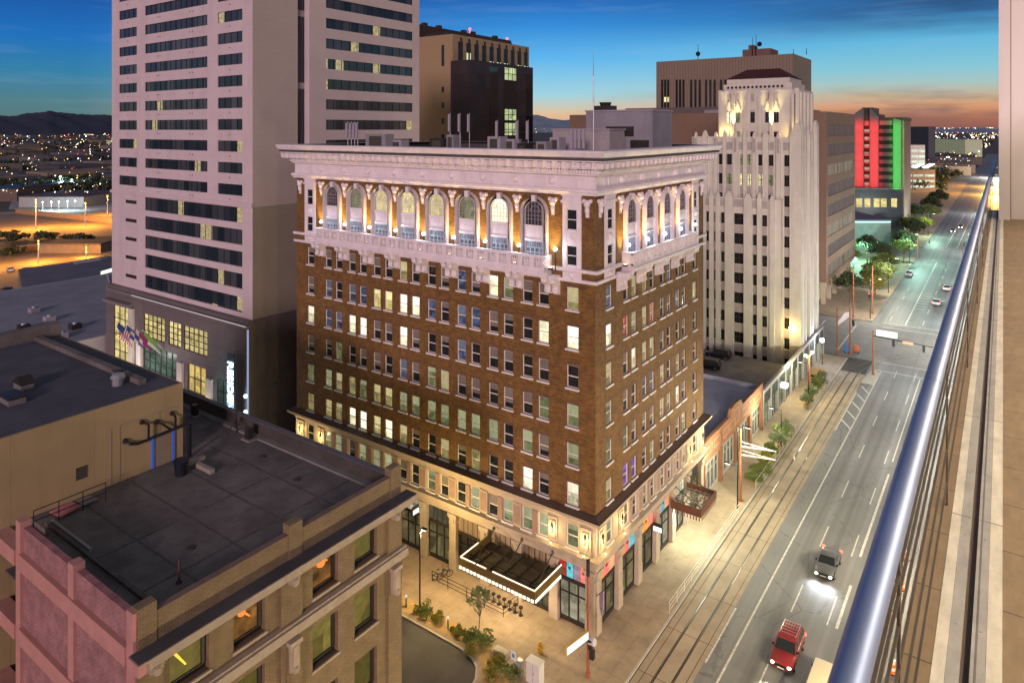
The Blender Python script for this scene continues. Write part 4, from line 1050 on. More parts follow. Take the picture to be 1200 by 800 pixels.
w_ = MB(); w_.holes(gP, HX0 - .3, PX1, 0, 19.4, [(a, b, z0, z1) for (_, a, b, z0, z1, *_r) in base_w], .3)
w_.quad((PX1, HY0 - .8, 0), (PX1, 62, 0), (PX1, 62, 19.4), (PX1, HY0 - .8, 19.4)); w_.quad((HX0 - .3, HY0 - .8, 0), (HX0 - .3, 62, 0), (HX0 - .3, 62, 19.4), (HX0 - .3, HY0 - .8, 19.4))
w_.quad((HX0 - .3, HY0 - .8, 19.4), (PX1, HY0 - .8, 19.4), (PX1, HY0 + .1, 19.4), (HX0 - .3, HY0 + .1, 19.4)); w_.quad((HX1, HY0, 19.4), (PX1, HY0, 19.4), (PX1, 62, 19.4), (HX1, 62, 19.4))
w_.build('base_wall', charcoal, ht)
for (nm, a, b, z0, z1, gm, nx, nz) in base_w:
    q = MB(); q.fbox(gP, a, b, .24, .26, z0, z1)
    for k in range(nx + 1): x = a + (b - a) * k / nx; q.fbox(gP, max(a, x - .06), min(b, x + .06), .14, .24, z0, z1, 1)
    for k in range(nz + 1): z = z0 + (z1 - z0) * k / nz; q.fbox(gP, a, b, .15, .235, max(z0, z - .05), min(z1, z + .05), 1)
    q.build(nm, [gm, darkframe], ht)
q = MB(); q.fbox(gP, PP(128, 380)[0], PX1 + .3, -.5, 0, 18.7, 19.0); q.fbox(gP, PP(128, 360)[0], PP(157, 360)[0], -1.1, 0, 17.0, 17.45); q.build('base_ledge', mat('ledge_metal', (.20, .18, .18), .5, var=.1), ht)
q = MB(); q.fbox(gP, PP(158, 350)[0], PX1 + .1, -.56, -.501, 18.86, 18.95); q.build('light_strip', glow('cool_strip', (.95, .88, .85), .5, True), ht)
colm = mat('pale_column', (.55, .52, .47), .7, var=.08)
for (u, z1) in ((155, 16.7), (164.5, 12.0), (212.5, 11.2), (246.5, 10.4)):
    x = PP(u, 430)[0]; q = MB(); q.fbox(gP, x - .65, x + .65, -.35, 0, 5.0, z1); q.build('lit_column', colm, ht)
    lamp('SPOT', 'column_uplight', gP(x, -1.0, 5.6), 650, (1, .80, .55), .1, (0, .30, 1), 60, .7)
    lq = MB(); lq.ball(gP(x + .75, -.7, 5.7), .22); lq.tube(gP(x + .75, -.7, 5.5), gP(x + .75, -.7, 5.0), .1, .1, 6); lq.build('base_lamp', glow('base_lamp_glow', (1, .85, .6), 6, True), ht)
q = MB(); q.fbox(gP, PP(158, 420)[0], PX1, -.75, 0, 4.6, 4.95); q.build('canopy_band', trimst, ht)
# vertical blade sign
bs = thing('blade_sign', 'tall vertical illuminated white hotel name sign on the corner of the charcoal hotel base', 'sign', (PX1 - 1.4, HY0 - 1.9, 6))
sx = PP(281.5, 430)[0]
q = MB(); q.box(sx - .75, sx + .75, HY0 - 2.2, HY0 - 1.9, 3.4, 15.3); q.build('sign_box', mat('sign_blue', (.05, .09, .13), .4), bs)
for (txt, zc, sz) in (('RESIDENCE', 10.35, 1.62), ('INN', 5.0, 1.62)):
    me = textmesh(txt, sz, .05); me.materials.append(glow('sign_white', (.72, .90, 1), 7.0))
    o = bpy.data.objects.new('lettering', me); C.objects.link(o); o.parent = bs
    o.rotation_euler = Matrix(((0, 1, 0), (0, 0, -1), (-1, 0, 0))).to_euler() if False else (R(90), R(90), 0)
    o.location = Vector((sx, HY0 - 2.27, zc)) - Vector(ORG[bs.name])
for z in (10, 8):
    q = MB(); q.ball((PX1 - .2, HY0 - 1.1, z), .28); q.tube((PX1 - .2, HY0 - 1.1, z), (PX1 - .2, HY0 - .82, z), .07, .07, 6); q.build('floodlight', glow('flood_cool', (.7, .85, 1), 2.5, True), bs)
q = MB(); q.box(PX1 - .12, PX1 + .06, HY0 - .98, HY0 - .82, 3, 18.4); q.build('edge_light', glow('edge_cool', (.45, .55, .9), .55, True), bs)
lamp('POINT', 'sign_light', (sx, HY0 - 3.4, 9), 800, (.62, .82, 1), .8)
# flags over the hotel door
def flag(label, x, cols, stripes, droop=1.0, fly=2.0):
    f = thing('flag', label, 'flag', (x, HY0 - .8, 12.6), 'flags on slanted poles over the hotel entrance')
    p = MB(); p.tube((x, HY0 - .8, 12.2), (x - .5, HY0 - 3.4, 15.3), .06, .05, 6); p.ball((x - .52, HY0 - 3.45, 15.36), .1, 0, 6); p.build('pole', whitepaint, f)
    ms_ = [mat('flag_%s' % k, c, .8, var=.05, emit=c, estr=.10, nosample=True) for k, c in cols]  # weak glow in the cloth stands in for light on it
    b = MB(); NX, NY = 18, 13
    def pt(i, j):
        s_ = i / NX; h_ = .36 + .62 * j / NY
        fold = .16 * math.sin(s_ * 8 + h_ * 2)
        return (x - .5 * h_ + s_ * fly * (1 - .12 * s_), HY0 - .8 - 2.6 * h_ + fold - .25 * s_, 12.2 + 3.1 * h_ - droop * (1.0 * s_ + .5 * s_ * s_) + .06 * math.sin(s_ * 8))
    for i in range(NX):
        for j in range(NY):
            b.quad(pt(i, j), pt(i + 1, j), pt(i + 1, j + 1), pt(i, j + 1), stripes(i / NX, j / NY))
    b.build('cloth', ms_, f)
fx = PP(160, 410)[0]
flag('red and white striped flag with blue canton, leftmost over the hotel entrance', fx, [('red', (.6, .04, .06)), ('wht', (.8, .8, .8)), ('blu', (.05, .08, .35))], lambda s, h: 2 if (s < .42 and h > .46) else (0 if int(h * 13) % 2 == 0 else 1), 1.35, 1.2)
flag('blue and white flag, second from the left over the hotel entrance', fx + 2.6, [('navy', (.08, .10, .42)), ('wht', (.8, .8, .8))], lambda s, h: 1 if abs(h - .5) < .12 and s > .2 else 0)
flag('magenta flag with a pale stripe, third from the left over the hotel entrance', fx + 5.0, [('mag', (.5, .06, .26)), ('wht', (.8, .8, .8))], lambda s, h: 1 if abs(h - .75) < .1 else 0)
flag('pale green flag, rightmost over the hotel entrance', fx + 7.6, [('grn', (.30, .55, .16)), ('wht', (.8, .8, .8))], lambda s, h: 1 if (s > .75) else 0)
lamp('POINT', 'entrance_light', (fx + 3, HY0 - 4.5, 9.5), 500, (1, .95, .85), .4)
# ------------------------------------------------------------------ white stepped tower
wstone = mat('white_cast_stone', (.58, .565, .49), .7, var=.09, scale=.5, stain=.22, streak=True)
spandrel = mat('grey_spandrel', (.36, .33, .31), .8, var=.15, scale=1.5)
wt = thing('stepped_tower', 'slender white stepped tower with vertical piers and a dark red hipped roof', 'building', (-38, 136, 0))
TX0, TX1 = -49.0, -29.6
def xat(u, Y):
    a = u - 600; return Y * (-sn * 812 + cs * a) / (cs * 812 + sn * a)
litT = litmat('tower_lit', (1, .88, .45), .95, .4); dimT = litmat('tower_dim', (.55, .62, .3), .4); drkT = mat('tower_pane', (.02, .022, .024), .1, var=.4)
def tier(name, Y, x0, x1, z0, z1, cols, rows, lit, depth=.55):
    fr = FY(Y); hs = []
    for (a, b) in cols:
        for z in rows:
            if z - 2.05 > z0 and z < z1 - .3: hs.append((a, b, z - 2.05, z))
    m_ = MB(); m_.holes(fr, x0, x1, z0, z1, hs, .4); for_sp = m_
    for h in hs:
        q = MB(); k = lit.get((cols.index((h[0], h[1])), rows.index(h[3])), 'd')
        q.fbox(fr, h[0], h[1], .32, .36, h[2], h[3], 0)
        n = 3 if h[1] - h[0] > 3 else 2
        for j in range(1, n): x = h[0] + (h[1] - h[0]) * j / n; q.fbox(fr, x - .06, x + .06, .25, .32, h[2], h[3], 1)
        q.fbox(fr, h[0], h[1], .25, .31, (h[2] + h[3]) / 2 - .05, (h[2] + h[3]) / 2 + .05, 1)
        q.build('window', [{'d': drkT, 'Y': litT, 'y': dimT}[k], darkframe], wt)
    sp_ = m_
    for (a, b) in cols:
        for z in rows:
            if z - 3.6 > z0: sp_.fbox(fr, a + .05, b - .05, -.02, .02, z - 3.6, z - 2.15, 1)
    m_.build(name, [wstone, spandrel], wt)
rowsT = [21.1 + 3.65 * k for k in range(-5, 6)]
c1 = [(-46.2, -45.05)] + [(xat(a, 129), xat(b, 129)) for a, b in ((834, 839.3), (844.6, 849.3), (860, 871.8), (882, 888), (892.8, 898.8))]
tier('lower_front', 129.0, TX0, xat(915.5, 129), 0, 31.3, c1, rowsT[:8], {(1, 7): 'y'})
c2 = [(xat(a, 130), xat(b, 130)) for a, b in ((842, 847.5), (851.5, 857.5), (867, 872), (875, 880), (888.4, 895), (900, 906.3), (918.8, 925))]
lit2 = {(1, 9): 'y', (2, 9): 'Y', (3, 9): 'Y', (4, 9): 'Y', (5, 9): 'y', (3, 10): 'y', (2, 10): 'y', (2, 8): 'y', (4, 8): 'y'}
rows2 = rowsT
tier('middle_front', 130.0, TX0, TX1, 0, 42.6, c2, rows2, lit2)
fS = FX(TX1)
m_ = MB(); hs = [(y, y + 1.3, z - 2.05, z) for y in (134.2, 140.0) for z in rowsT if z > 6]
m_.holes(fS, 130, 144, 0, 42.6, hs, .4); m_.quad((TX0, 144, 0), (TX1, 144, 0), (TX1, 144, 42.6), (TX0, 144, 42.6)); m_.quad((TX0, 129, 0), (TX0, 144, 0), (TX0, 144, 42.6), (TX0, 129, 42.6)); m_.quad((TX0, 130, 42.55), (TX1, 130, 42.55), (TX1, 144, 42.55), (TX0, 144, 42.55))
m_.quad((TX0, 129, 31.3), (c1[-1][1] + 1.5, 129, 31.3), (c1[-1][1] + 1.5, 130, 31.3), (TX0, 130, 31.3)); xr1 = xat(915.5, 129); m_.quad((xr1, 129, 0), (xr1, 130, 0), (xr1, 130, 31.3), (xr1, 129, 31.3))
m_.build('side_wall', wstone, wt)
q = MB()
for h in hs: q.fbox(fS, h[0], h[1], .3, .34, h[2], h[3])
q.build('side_windows', drkT, wt)
# rising piers with stepped tops
def pier(q, fr, a, hw, z0, z1, out=.45):
    q.fbox(fr, a - hw, a + hw, -out, .2, z0, z1 - .5); q.fbox(fr, a - hw * .75, a + hw * .75, -out * .8, .2, z1 - .5, z1); q.fbox(fr, a - hw * .45, a + hw * .45, -out * .5, .1, z1, z1 + .35)
q = MB(); fr = FY(129.0); xs1 = [TX0 + .6] + [(c1[i][1] + c1[i + 1][0]) / 2 for i in range(len(c1) - 1)] + [c1[-1][1] + .95]
for k, a in enumerate(xs1): pier(q, fr, a, .42 if k not in (3, 4) else .75, 0, 32.1 if k % 2 else 31.8, .4)
fr = FY(130.0); xs2 = [TX0 + .5, -46.7, c2[0][0] - .5] + [(c2[i][1] + c2[i + 1][0]) / 2 for i in range(len(c2) - 1)] + [TX1 - 1.25]
for k, a in enumerate(xs2): pier(q, fr, a, (.32, .5, .36)[k % 3], 30 if a < xr1 else 0, 43.4 if k % 2 else 43.1, .4)
for k, y in enumerate((130.9, 133.0, 136.6, 138.6, 142.6)): pier(q, fS, y, (.8, .55, .7, .6, .9)[k], 0, 43.6 if k not in (0, 4) else 45.3, .5)
pier(q, FY(130.0), TX1 - .35, .75, 0, 44.8, .5)
for k, a in enumerate(xs2):
    if k % 2 == 0: q.fbox(FY(130.0), a - .22, a + .22, -.46, -.40, 39.7, 42.3, 1)
for (a, b) in c2: q.fbox(FY(130.0), a - .1, b + .1, -.10, 0, 40.2, 41.6, 1)
for (a, b) in c1: q.fbox(FY(129.0), a - .1, b + .1, -.10, 0, 29.6, 31.0, 1)
q.build('buttress_piers', [wstone, spandrel], wt)
# upper tower
UX0, UX1, UY0, UY1 = xat(842.5, 131.6), xat(936, 131.6), 131.6, 143
c3 = [(xat(a, 131.6), xat(b, 131.6)) for a, b in ((851, 858), (861.6, 867.6), (879, 884.6), (896.4, 902), (906.4, 912.6))]
fr = FY(UY0)
rows3 = [47.2, 43.6 - .05]
hs = [(a, b, z - 2.0, z) for (a, b) in c3 for z in rows3]
m_ = MB(); m_.holes(fr, UX0, UX1, 42.5, 51.2, hs, .35); m_.quad((UX1, UY0, 42.5), (UX1, UY1, 42.5), (UX1, UY1, 51.2), (UX1, UY0, 51.2)); m_.quad((UX0, UY0, 42.5), (UX0, UY1, 42.5), (UX0, UY1, 51.2), (UX0, UY0, 51.2)); m_.quad((UX0, UY0, 51.2), (UX1, UY0, 51.2), (UX1, UY1, 51.2), (UX0, UY1, 51.2))
m_.build('upper_wall', wstone, wt)
for h in hs:
    k = 'Y' if (h[0] == c3[0][0]) else ('y' if h[0] == c3[1][0] else 'd')
    q = MB(); q.fbox(fr, h[0], h[1], .28, .32, h[2], h[3]); x = (h[0] + h[1]) / 2; q.fbox(fr, x - .05, x + .05, .2, .28, h[2], h[3], 1); q.build('window', [{'d': drkT, 'Y': litmat('tower_bright', (.95, 1, .62), 1.0, .3), 'y': dimT}[k], darkframe], wt)
q = MB()
edges3 = [UX0 + .35] + [(c3[i][1] + c3[i + 1][0]) / 2 for i in range(4)] + [UX1 - .9, UX1 - .3]
for k, a in enumerate(edges3): q.fbox(fr, a - (.38 if k else .35), a + (.38 if k else .35), -.3, 0, 42.5, 50.3 if k % 2 else 51.4); q.fbox(fr, a - .2, a + .2, -.42, -.3, 42.5, 49.6)
for a in ((c3[0][1] + c3[1][0]) / 2, (c3[3][1] + c3[4][0]) / 2):
    q.prism([fr(a - .5, -.62, 48.6), fr(a + .5, -.62, 48.6), fr(a + .12, -.62, 50.9), fr(a - .12, -.62, 50.9)], (0, .6, 0)); q.fbox(fr, a - .16, a + .16, -.75, -.3, 47.4, 49.2)
for (a, b) in c3: q.prism([fr(a - .1, -.12, 47.5), fr(b + .1, -.12, 47.5), fr((a + b) / 2, -.12, 49.3)], (0, .13, 0)); 
fU = FX(UX1)
for y in (132.3, 135.2, 138.1, 141.0): q.fbox(fU, y, y + .8, -.35, 0, 42.5, 50.8)
for (a, b) in c3: q.fbox(fr, (a + b) / 2 - .3, (a + b) / 2 + .3, -.03, 0, 49.2, 50.7, 1); q.fbox(fr, a, b, -.03, 0, 47.3, 47.5, 1)
for y in (133.6, 136.5, 139.4): q.fbox(fU, y, y + .9, -.03, 0, 48.4, 50.4, 1)
q.build('upper_piers', [wstone, spandrel], wt)
AX0, AX1 = xat(848, 132.3), xat(928, 132.3)
q = MB(); q.box(AX0, AX1, 132.3, 142.3, 51.2, 52.5); q.box(AX0 + .5, AX1 - .5, 132.8, 141.8, 52.5, 53.5); q.build('attic', wstone, wt)
q = MB()
for k in range(14): q.tube((AX0 + .9 + k * (AX1 - AX0 - 2.6) / 13, 132.28, 51.9), (AX0 + .9 + k * (AX1 - AX0 - 2.6) / 13, 132.2, 51.9), .24, .24, 10)
q.build('round_vents', darkframe, wt)
q = MB(); a0, a1, y0_, y1_ = AX0 + .35, AX1 - .35, 132.65, 141.95; rx0, rx1, ry = a0 + 2.6, a1 - 3.0, 137.3; rz = 55.6
q.poly([(a0, y0_, 53.52), (a1, y0_, 53.52), (rx1, ry, rz), (rx0, ry, rz)]); q.poly([(a1, y0_, 53.52), (a1, y1_, 53.52), (rx1, ry, rz)]); q.poly([(a1, y1_, 53.52), (a0, y1_, 53.52), (rx0, ry, rz), (rx1, ry, rz)]); q.poly([(a0, y1_, 53.52), (a0, y0_, 53.52), (rx0, ry, rz)])
q.build('hipped_roof', mat('roof_tile_red', (.09, .022, .022), .8, var=.25, scale=2, brick=(.5, .25, (.075, .02, .02), (.03, .01, .01), .04)), wt)
for u in (859.5, 903.5): lamp('SPOT', 'crown_uplight', (xat(u, 130.6), 130.7, 44.3), 5200, (1, .78, .32), .2, (0, .08, 1), 55, .8)
for (x, y, z, p) in ((xat(933, 130.3), 130.6, 43.2, 420), (UX0 + 1.5, 130.6, 43.3, 220)): lamp('POINT', 'setback_light', (x, y, z), p, (1, .66, .2), .15)
q = MB(); q.ball((xat(926, 129.2), 129.3, 8.6), .3); q.tube((xat(926, 129.2), 129.3, 8.6), (xat(926, 129.2), 130, 8.6), .06, .06, 6); q.build('wall_lamp', glow('amber_lamp', (1, .62, .18), 12, True), wt)
lamp('POINT', 'wall_lamp_light', (xat(926, 129.2), 128.7, 8.6), 420, (1, .62, .2), .2)

# ------------------------------------------------------------------ brown blocks behind it
bm_ = thing('brown_office', 'brown slab office with long pale strip windows, beyond the white tower at the cross street', 'building', (-50, 205, 0))
bnbrick = mat('brown_panels', (.20, .13, .088), .8, var=.08, scale=.2, brick=(2.2, 30, (.195, .127, .086), (.15, .1, .068), .04))
KX, KY0, KY1, KZ = -36.0, 186.0, 227.0, 48.4
fK = FX(KX); gK = FY(KY0)
hs = [(187.8, 226.2, 45.2 - 5.07 * k - 3.0, 45.2 - 5.07 * k) for k in range(8)]
w_ = MB(); w_.holes(fK, KY0, KY1, 5.8, KZ, hs, .3); w_.quad((KX, KY0, 5.8), (-110, KY0, 5.8), (-110, KY0, KZ), (KX, KY0, KZ)); w_.quad((KX, KY1, 5.8), (-110, KY1, 5.8), (-110, KY1, KZ), (KX, KY1, KZ)); w_.quad((KX, KY0, 5.8), (KX, KY1, 5.8), (-110, KY1, 5.8), (-110, KY0, 5.8)); w_.quad((KX, KY0, KZ), (KX, KY1, KZ), (-110, KY1, KZ), (-110, KY0, KZ))
w_.build('walls', bnbrick, bm_)
for k, h in enumerate(hs):
    lm = litmat('brown_strip_lit', (.95, .78, .56), .34, .9, 1.2, .05, rough=.9) if k in (2, 5, 7) else litmat('brown_strip_dim', (.62, .44, .45), .15, .35, .9, .05, rough=.9)
    q = MB(); q.fbox(fK, h[0], h[1], .22, .26, h[2], h[3])
    for j in range(1, 22): a = h[0] + (h[1] - h[0]) * j / 22; q.fbox(fK, a - .05, a + .05, .16, .22, h[2], h[3], 1)
    q.build('strip_window', [lm, mat('mullion_grey', (.2, .17, .16), .6)], bm_)
q = MB(); q.box(-108, KX - 2.8, KY0 + 2.8, KY1 - 1, 0, 5.8); q.build('recessed_base', litmat('base_lobby', (.75, .72, .36), .45, .8, .3, .3), bm_)
for y in (187, 194, 201, 208, 215, 222): q = MB(); q.box(KX - 1.5, KX - .5, y, y + .9, 0, 5.8); q.build('column', limestone, bm_)
for x in (-44, -52, -60, -68): q = MB(); q.box(x, x + .9, KY0 + .4, KY0 + 1.3, 0, 5.8); q.build('column', limestone, bm_)
q = MB(); q.box(-70, KX - 8, KY0 + 8, KY1 - 8, KZ, KZ + 1.1); q.build('roof_plant', mat('plant_grey', (.28, .28, .30), .7), bm_)
tb = thing('ribbed_tower', 'large brown ribbed tower with narrow vertical slit windows, behind the white stepped tower', 'building', (-80, 255, 0))
IX, IY0, IY1, IZ = -56.5, 240.0, 266.0, 68.9
ribbed = mat('ribbed_concrete', (.235, .185, .135), .85, var=.07, scale=.15, brick=(1.05, 60, (.235, .185, .135), (.15, .115, .085), .10))
ribside = mat('ribbed_dark', (.12, .078, .055), .85, var=.08, scale=.15, brick=(1.05, 60, (.12, .078, .055), (.09, .06, .042), .08))
q = MB(); q.box(-104.8, IX, IY0, IY1, 0, IZ); q.build('walls', ribbed, tb)
gI = FY(IY0)
for grp in ((776, 779.5, 783), (793, 797, 801), (810, 815, 820), (827.5, 832.5, 837.5), (845, 850, 855)):
    for u in grp:
        x = xat(u, IY0); z1 = EYE + (151.5 - 93.5) / 812 * (-x * sn + IY0 * cs); z0 = z1 - (13 if u > 805 else 17)
        q = MB(); q.fbox(gI, x - .42, x + .42, -.02, .0, z0, z1)
        if u in (779.5, 783): q.fbox(gI, x - .4, x + .4, -.05, -.02, z1 - 8.2, z1 - 6.4, 1)
        q.build('slit_window', [drkT, litT], tb)
q = MB(); q.box(xat(868, 244), xat(901, 244), 246, 256, IZ, IZ + 3); q.box(xat(874, 244), xat(880, 244), 247, 252, IZ + 3, IZ + 4.6); q.build('plant_room', mat('plant_brown', (.16, .10, .075), .8), tb)
q = MB()
for u, h_ in ((818, 6), (882, 7), (886, 8), (930, 2), (945, 2)): x = xat(u, 245); q.tube((x, 245, IZ), (x, 245, IZ + h_), .16, .08, 6)
for u in (890, 818): q.ball((xat(u, 245), 245, IZ + 2.5 + (2 if u > 850 else 0)), .9)
q.build('roof_aerials', blackmetal, tb)
q = MB(); q.box(-112, IX - 6, 229, 238, 0, 51.5); q.build('lower_wing', mat('lower_wing_panel', (.13, .11, .10), .8, var=.1), tb)

# dark office left of centre
dk = thing('tan_office', 'tan concrete office with a dark glass front block, behind the roof of the brick building', 'building', (-150, 170, 0))
DX, DY0, DY1, DZ = -127.0, 150.0, 188.7, 70.9
tanc = mat('tan_concrete', (.33, .245, .135), .85, var=.07, scale=.15, brick=(4, 3.6, (.325, .24, .13), (.27, .2, .11), .03))
q = MB(); q.box(-143.5, DX, DY0, DY1, 0, DZ); q.build('walls', tanc, dk)
fD = FX(DX); gD = FY(DY0)
for k in range(10):
    y = DY0 + 2.4 + k * 3.7; q = MB(); q.fbox(fD, y, y + 2.2, -.03, 0, 62.5, 69, 0); q.fbox(fD, y + .9, y + 1.3, -.35, -.03, 62.0, 70.2, 2)
    if k in (1, 4, 5, 6, 8, 9): q.fbox(fD, y + .1, y + 2.1, -.05, -.03, 63.5, 64.5 + (1.6 if k == 1 else 0), 1)
    q.build('tall_window', [drkT, litmat('office_lit', (.9, 1, .62), 1.0, .4), darkframe], dk)
for (y0, y1) in ((DY0 + 1.2, DY0 + 3.6), (DY0 + 4.4, DY0 + 7)):
    for k, z in enumerate((59.5, 55.4, 51.3, 47.2, 43.1, 39.7)):
        q = MB(); q.fbox(fD, y0, y1, -.03, 0, z, z + 2.2); q.build('square_window', MATS['office_lit'] if k in (0, 4, 5) else drkT, dk)
for k, z in enumerate((62, 54.5, 50, 45.5, 41, 36.5)):
    x = xat(519, DY0); q = MB(); q.fbox(gD, x - .5, x + .5, -.03, 0, z, z + (6 if k == 0 else 1.6)); q.build('slot_window', drkT if k < 5 else litT, dk)
q = MB(); q.box(DX, -120, 149.2, 180.5, 0, 63.2); q.build('dark_glass_block', mat('brown_glass_cladding', (.046, .031, .031), .35, var=.3, scale=.1, brick=(3.4, 3.7, (.028, .020, .020), (.018, .013, .013), .08)), dk)
fG = FX(-120)
q = MB(); q.fbox(fG, 158.0, 162, -.05, 0, 20, 62, 0); q.fbox(fG, 165, 171.5, -.05, 0, 20, 62, 0); q.fbox(fG, 176.5, 180, -.05, 0, 20, 61, 0)
for (y, z, h_) in ((165.2, 58.6, 3.6), (165.2, 46.7, 3.2), (165.2, 42.2, 3.6)): q.fbox(fG, y, y + 6, -.09, -.05, z, z + h_, 1)
for y in (165.1, 167.1, 169.1, 171.2): q.fbox(fG, y, y + .2, -.14, -.09, 20, 62, 2)
for z in (43.8, 48.2, 55, 60.3): q.fbox(fG, 165, 171.5, -.13, -.09, z, z + .2, 2)
q.build('glass_bays', [glass_dk, litmat('bay_lit', (.75, .9, .45), .8, .6, .4, .4), darkframe], dk)
q = MB(); q.box(-140, DX - 4, DY0 + 3, DY1 - 4, DZ, DZ + 1.2); q.build('roof_plant', darkframe, dk)
d2 = thing('dark_slab', 'dark brown slab block rising between the pale hotel tower and the tan office', 'building', (-170, 185, 0))
q = MB(); q.box(-190, -150, 159.5, 211, 0, 77); q.build('walls', mat('dark_brown_panel', (.048, .030, .026), .85, var=.12, scale=.1), d2)
q = MB()
for y in (165, 172, 185, 190, 203): q.box(-153, -151.5, y, y + 1.6, 77, 78.2)
q.build('roof_units', darkframe, d2)
for y, z in ((160.5, 77.6), (187, 78.6), (209, 77.6)):
    q = MB(); q.ball((-150.5, y, z), .45); q.tube((-150.5, y, 77), (-150.5, y, z), .1, .1, 6); q.build('beacon', glow('beacon_red', (1, .12, .10), 3, True), d2)

# red and green floodlit block
rg = thing('floodlit_office', 'office block floodlit bright red and green, far along the left of the street', 'building', (-41, 330, 0))
JY = 320.0; gJ = FY(JY); jx = lambda u: xat(u, JY)
finm = mat('pale_fin', (.12, .11, .105), .8, var=.05)
q = MB(); q.box(jx(1001), jx(1059), JY + 1.2, JY + 26, 0, 47.5); q.build('core', mat('office_brown', (.20, .12, .10), .8), rg)
def fin(u0, u1, z0, z1, z2, d=0.0, nm='red_fin', m=None):
    q = MB(); q.prism([gJ(jx(u0), d, z0), gJ(jx(u1), d, z0), gJ(jx(u1), d, z2), gJ(jx(u0), d, z1)], (0, 1.6, 0)); return q.build(nm, m or finm, rg)
fin(1001.5, 1012, 20, 50.6, 53.2); fin(1019, 1029.5, 20, 53.2, 49.0); fin(1046.5, 1056, 20, 48.6, 47.6, nm='green_fin')
q = MB(); q.box(jx(1002), jx(1029), JY + 1.7, JY + 20, 47.5, 50.2); q.box(jx(1009), jx(1022), JY + 1.7, JY + 20, 50.2, 53.0); q.box(jx(1030), jx(1060), JY + 1, JY + 26, 47.5, 48.8); q.build('dark_roof', darkframe, rg)
q = MB()
for k in range(8):
    q = MB(); q.box(jx(1030), jx(1046), JY + .5, JY + 1.25, 22 + 3.15 * k, 23.6 + 3.15 * k, 0)
    q2 = MB(); q2.box(jx(1012), jx(1019), JY + .8, JY + 1.25, 22 + 3.15 * k, 23.4 + 3.15 * k, 0); q2.box(jx(1012.6), jx(1018.4), JY + .75, JY + .8, 21 + 3.15 * k, 21.8 + 3.15 * k, 1); q.box(jx(1030), jx(1046), JY + .3, JY + 1.24, 20.4 + 3.15 * k, 22 + 3.15 * k, 2); q.build('window_band', [drkT, MATS.get('lobby_pale') or litmat('lobby_pale', (.8, .8, .6), .5), mat('band_concrete', (.10, .06, .06), .8)], rg); q2.build('slot_window', [drkT, MATS['lobby_pale']], rg)
def wash(u, col, p, z=21.0):
    for zz in (21, 25, 29, 33, 37, 41, 45):
        lamp('SPOT', 'facade_wash', (jx(u), JY - 4.2, zz), p, col, .5, (0, 1, .1), 96, 1.0)
wash(1006.5, (1, .015, .012), 3800); wash(1024.5, (1, .012, .01), 3800); wash(1051, (.01, 1, .08), 2500)

# ------------------------------------------------------------------ street-front row between the brick building and the tower
sf = thing('brick_shop_row', 'low red brick shop row with stepped parapet beside the tall brick building', 'building', (-40, 92, 0))
SX = -28.75; fS_ = FX(SX)
redbrick = mat('red_brick', (.27, .125, .055), .85, var=.25, scale=1, brick=(.42, .14, (.29, .115, .055), (.3, .2, .13), .012), bump=.3, stain=.2)
q = MB()
prof = [(79.6, 4.35), (79.6, 6.9), (89.2, 6.9), (89.9, 7.75), (91.8, 7.95), (93.7, 7.75), (94.4, 6.9), (104.0, 6.9), (104.0, 4.35)]
q.prism([fS_(a, 0, z) for a, z in prof], (-.4, 0, 0))
for a in (79.65, 85.7, 91.8, 97.9, 103.65): q.fbox(fS_, a - (.0 if a < 80 else .35), a + .35, -.08, .35, .1, 4.35)
q.build('brick_parapet', redbrick, sf)
for k, a in enumerate((80.2, 83.0, 86.3, 89.0, 90.8, 94.5, 97.3, 100.3)):
    b_ = a + (2.3 if k != 4 else 2.0); z0, z1 = (5.15, 6.2) if k != 4 else (5.3, 7.2)
    q = MB()
    for (x0, x1, y0, y1) in ((a, b_, z0, z0 + .1), (a, b_, z1 - .1, z1), (a, a + .1, z0, z1), (b_ - .1, b_, z0, z1)): q.fbox(fS_, x0, x1, -.03, 0.01, y0, y1)
    q.build('brick_panel', mat('pale_brick_band', (.50, .30, .17), .8, var=.2), sf)
shopgl = litmat('shop_row_glass', (.45, .46, .30), .30, .8, .8, .6)
for k in range(4):
    a0, a1 = 80.05 + 6.1 * k, 85.35 + 6.1 * k; q = MB(); q.fbox(fS_, a0, a1, .3, .45, 3.7, 4.35); q.fbox(fS_, a0, a1, .3, .45, .1, .55); q.fbox(fS_, a0, a1, .3, .42, 2.75, 2.88)
    for j in range(5): a = a0 + (a1 - a0) * j / 4; q.fbox(fS_, max(a0, a - .09), min(a1, a + .09), .28, .45, .55, 3.7)
    fo = q.build('shopfront', mat('shop_frame_pale', (.36, .36, .32), .6), sf); g_ = MB(); g_.fbox(fS_, a0, a1, .46, .48, .3, 3.75); g_.build('shop_glass', shopgl, fo)
q = MB(); q.box(-69, SX - .4, 79.6, 104, 5.7, 5.9); q.box(-69, SX - .6, 103.7, 104, 0, 6.5); q.build('roof', mat('blue_grey_roofing', (.42, .45, .52), .8, var=.18, scale=.3, stain=.25), sf)
ar = thing('shop_arcade', 'long grey framed shop arcade with dark fascias running to the white tower', 'building', (-31, 122, 0))
q = MB()
AY0, AY1 = 104.2, 146
q.fbox(fS_, AY0, AY1, -.12, .3, 5.2, 5.75)
nb = 10
for k in range(nb + 1): a = AY0 + (AY1 - AY0) * k / nb; q.fbox(fS_, max(AY0, a - .22), min(AY1, a + .22), -.1, .3, .1, 5.2)
q.build('frame', mat('arcade_frame', (.42, .40, .38), .7, var=.1), ar)
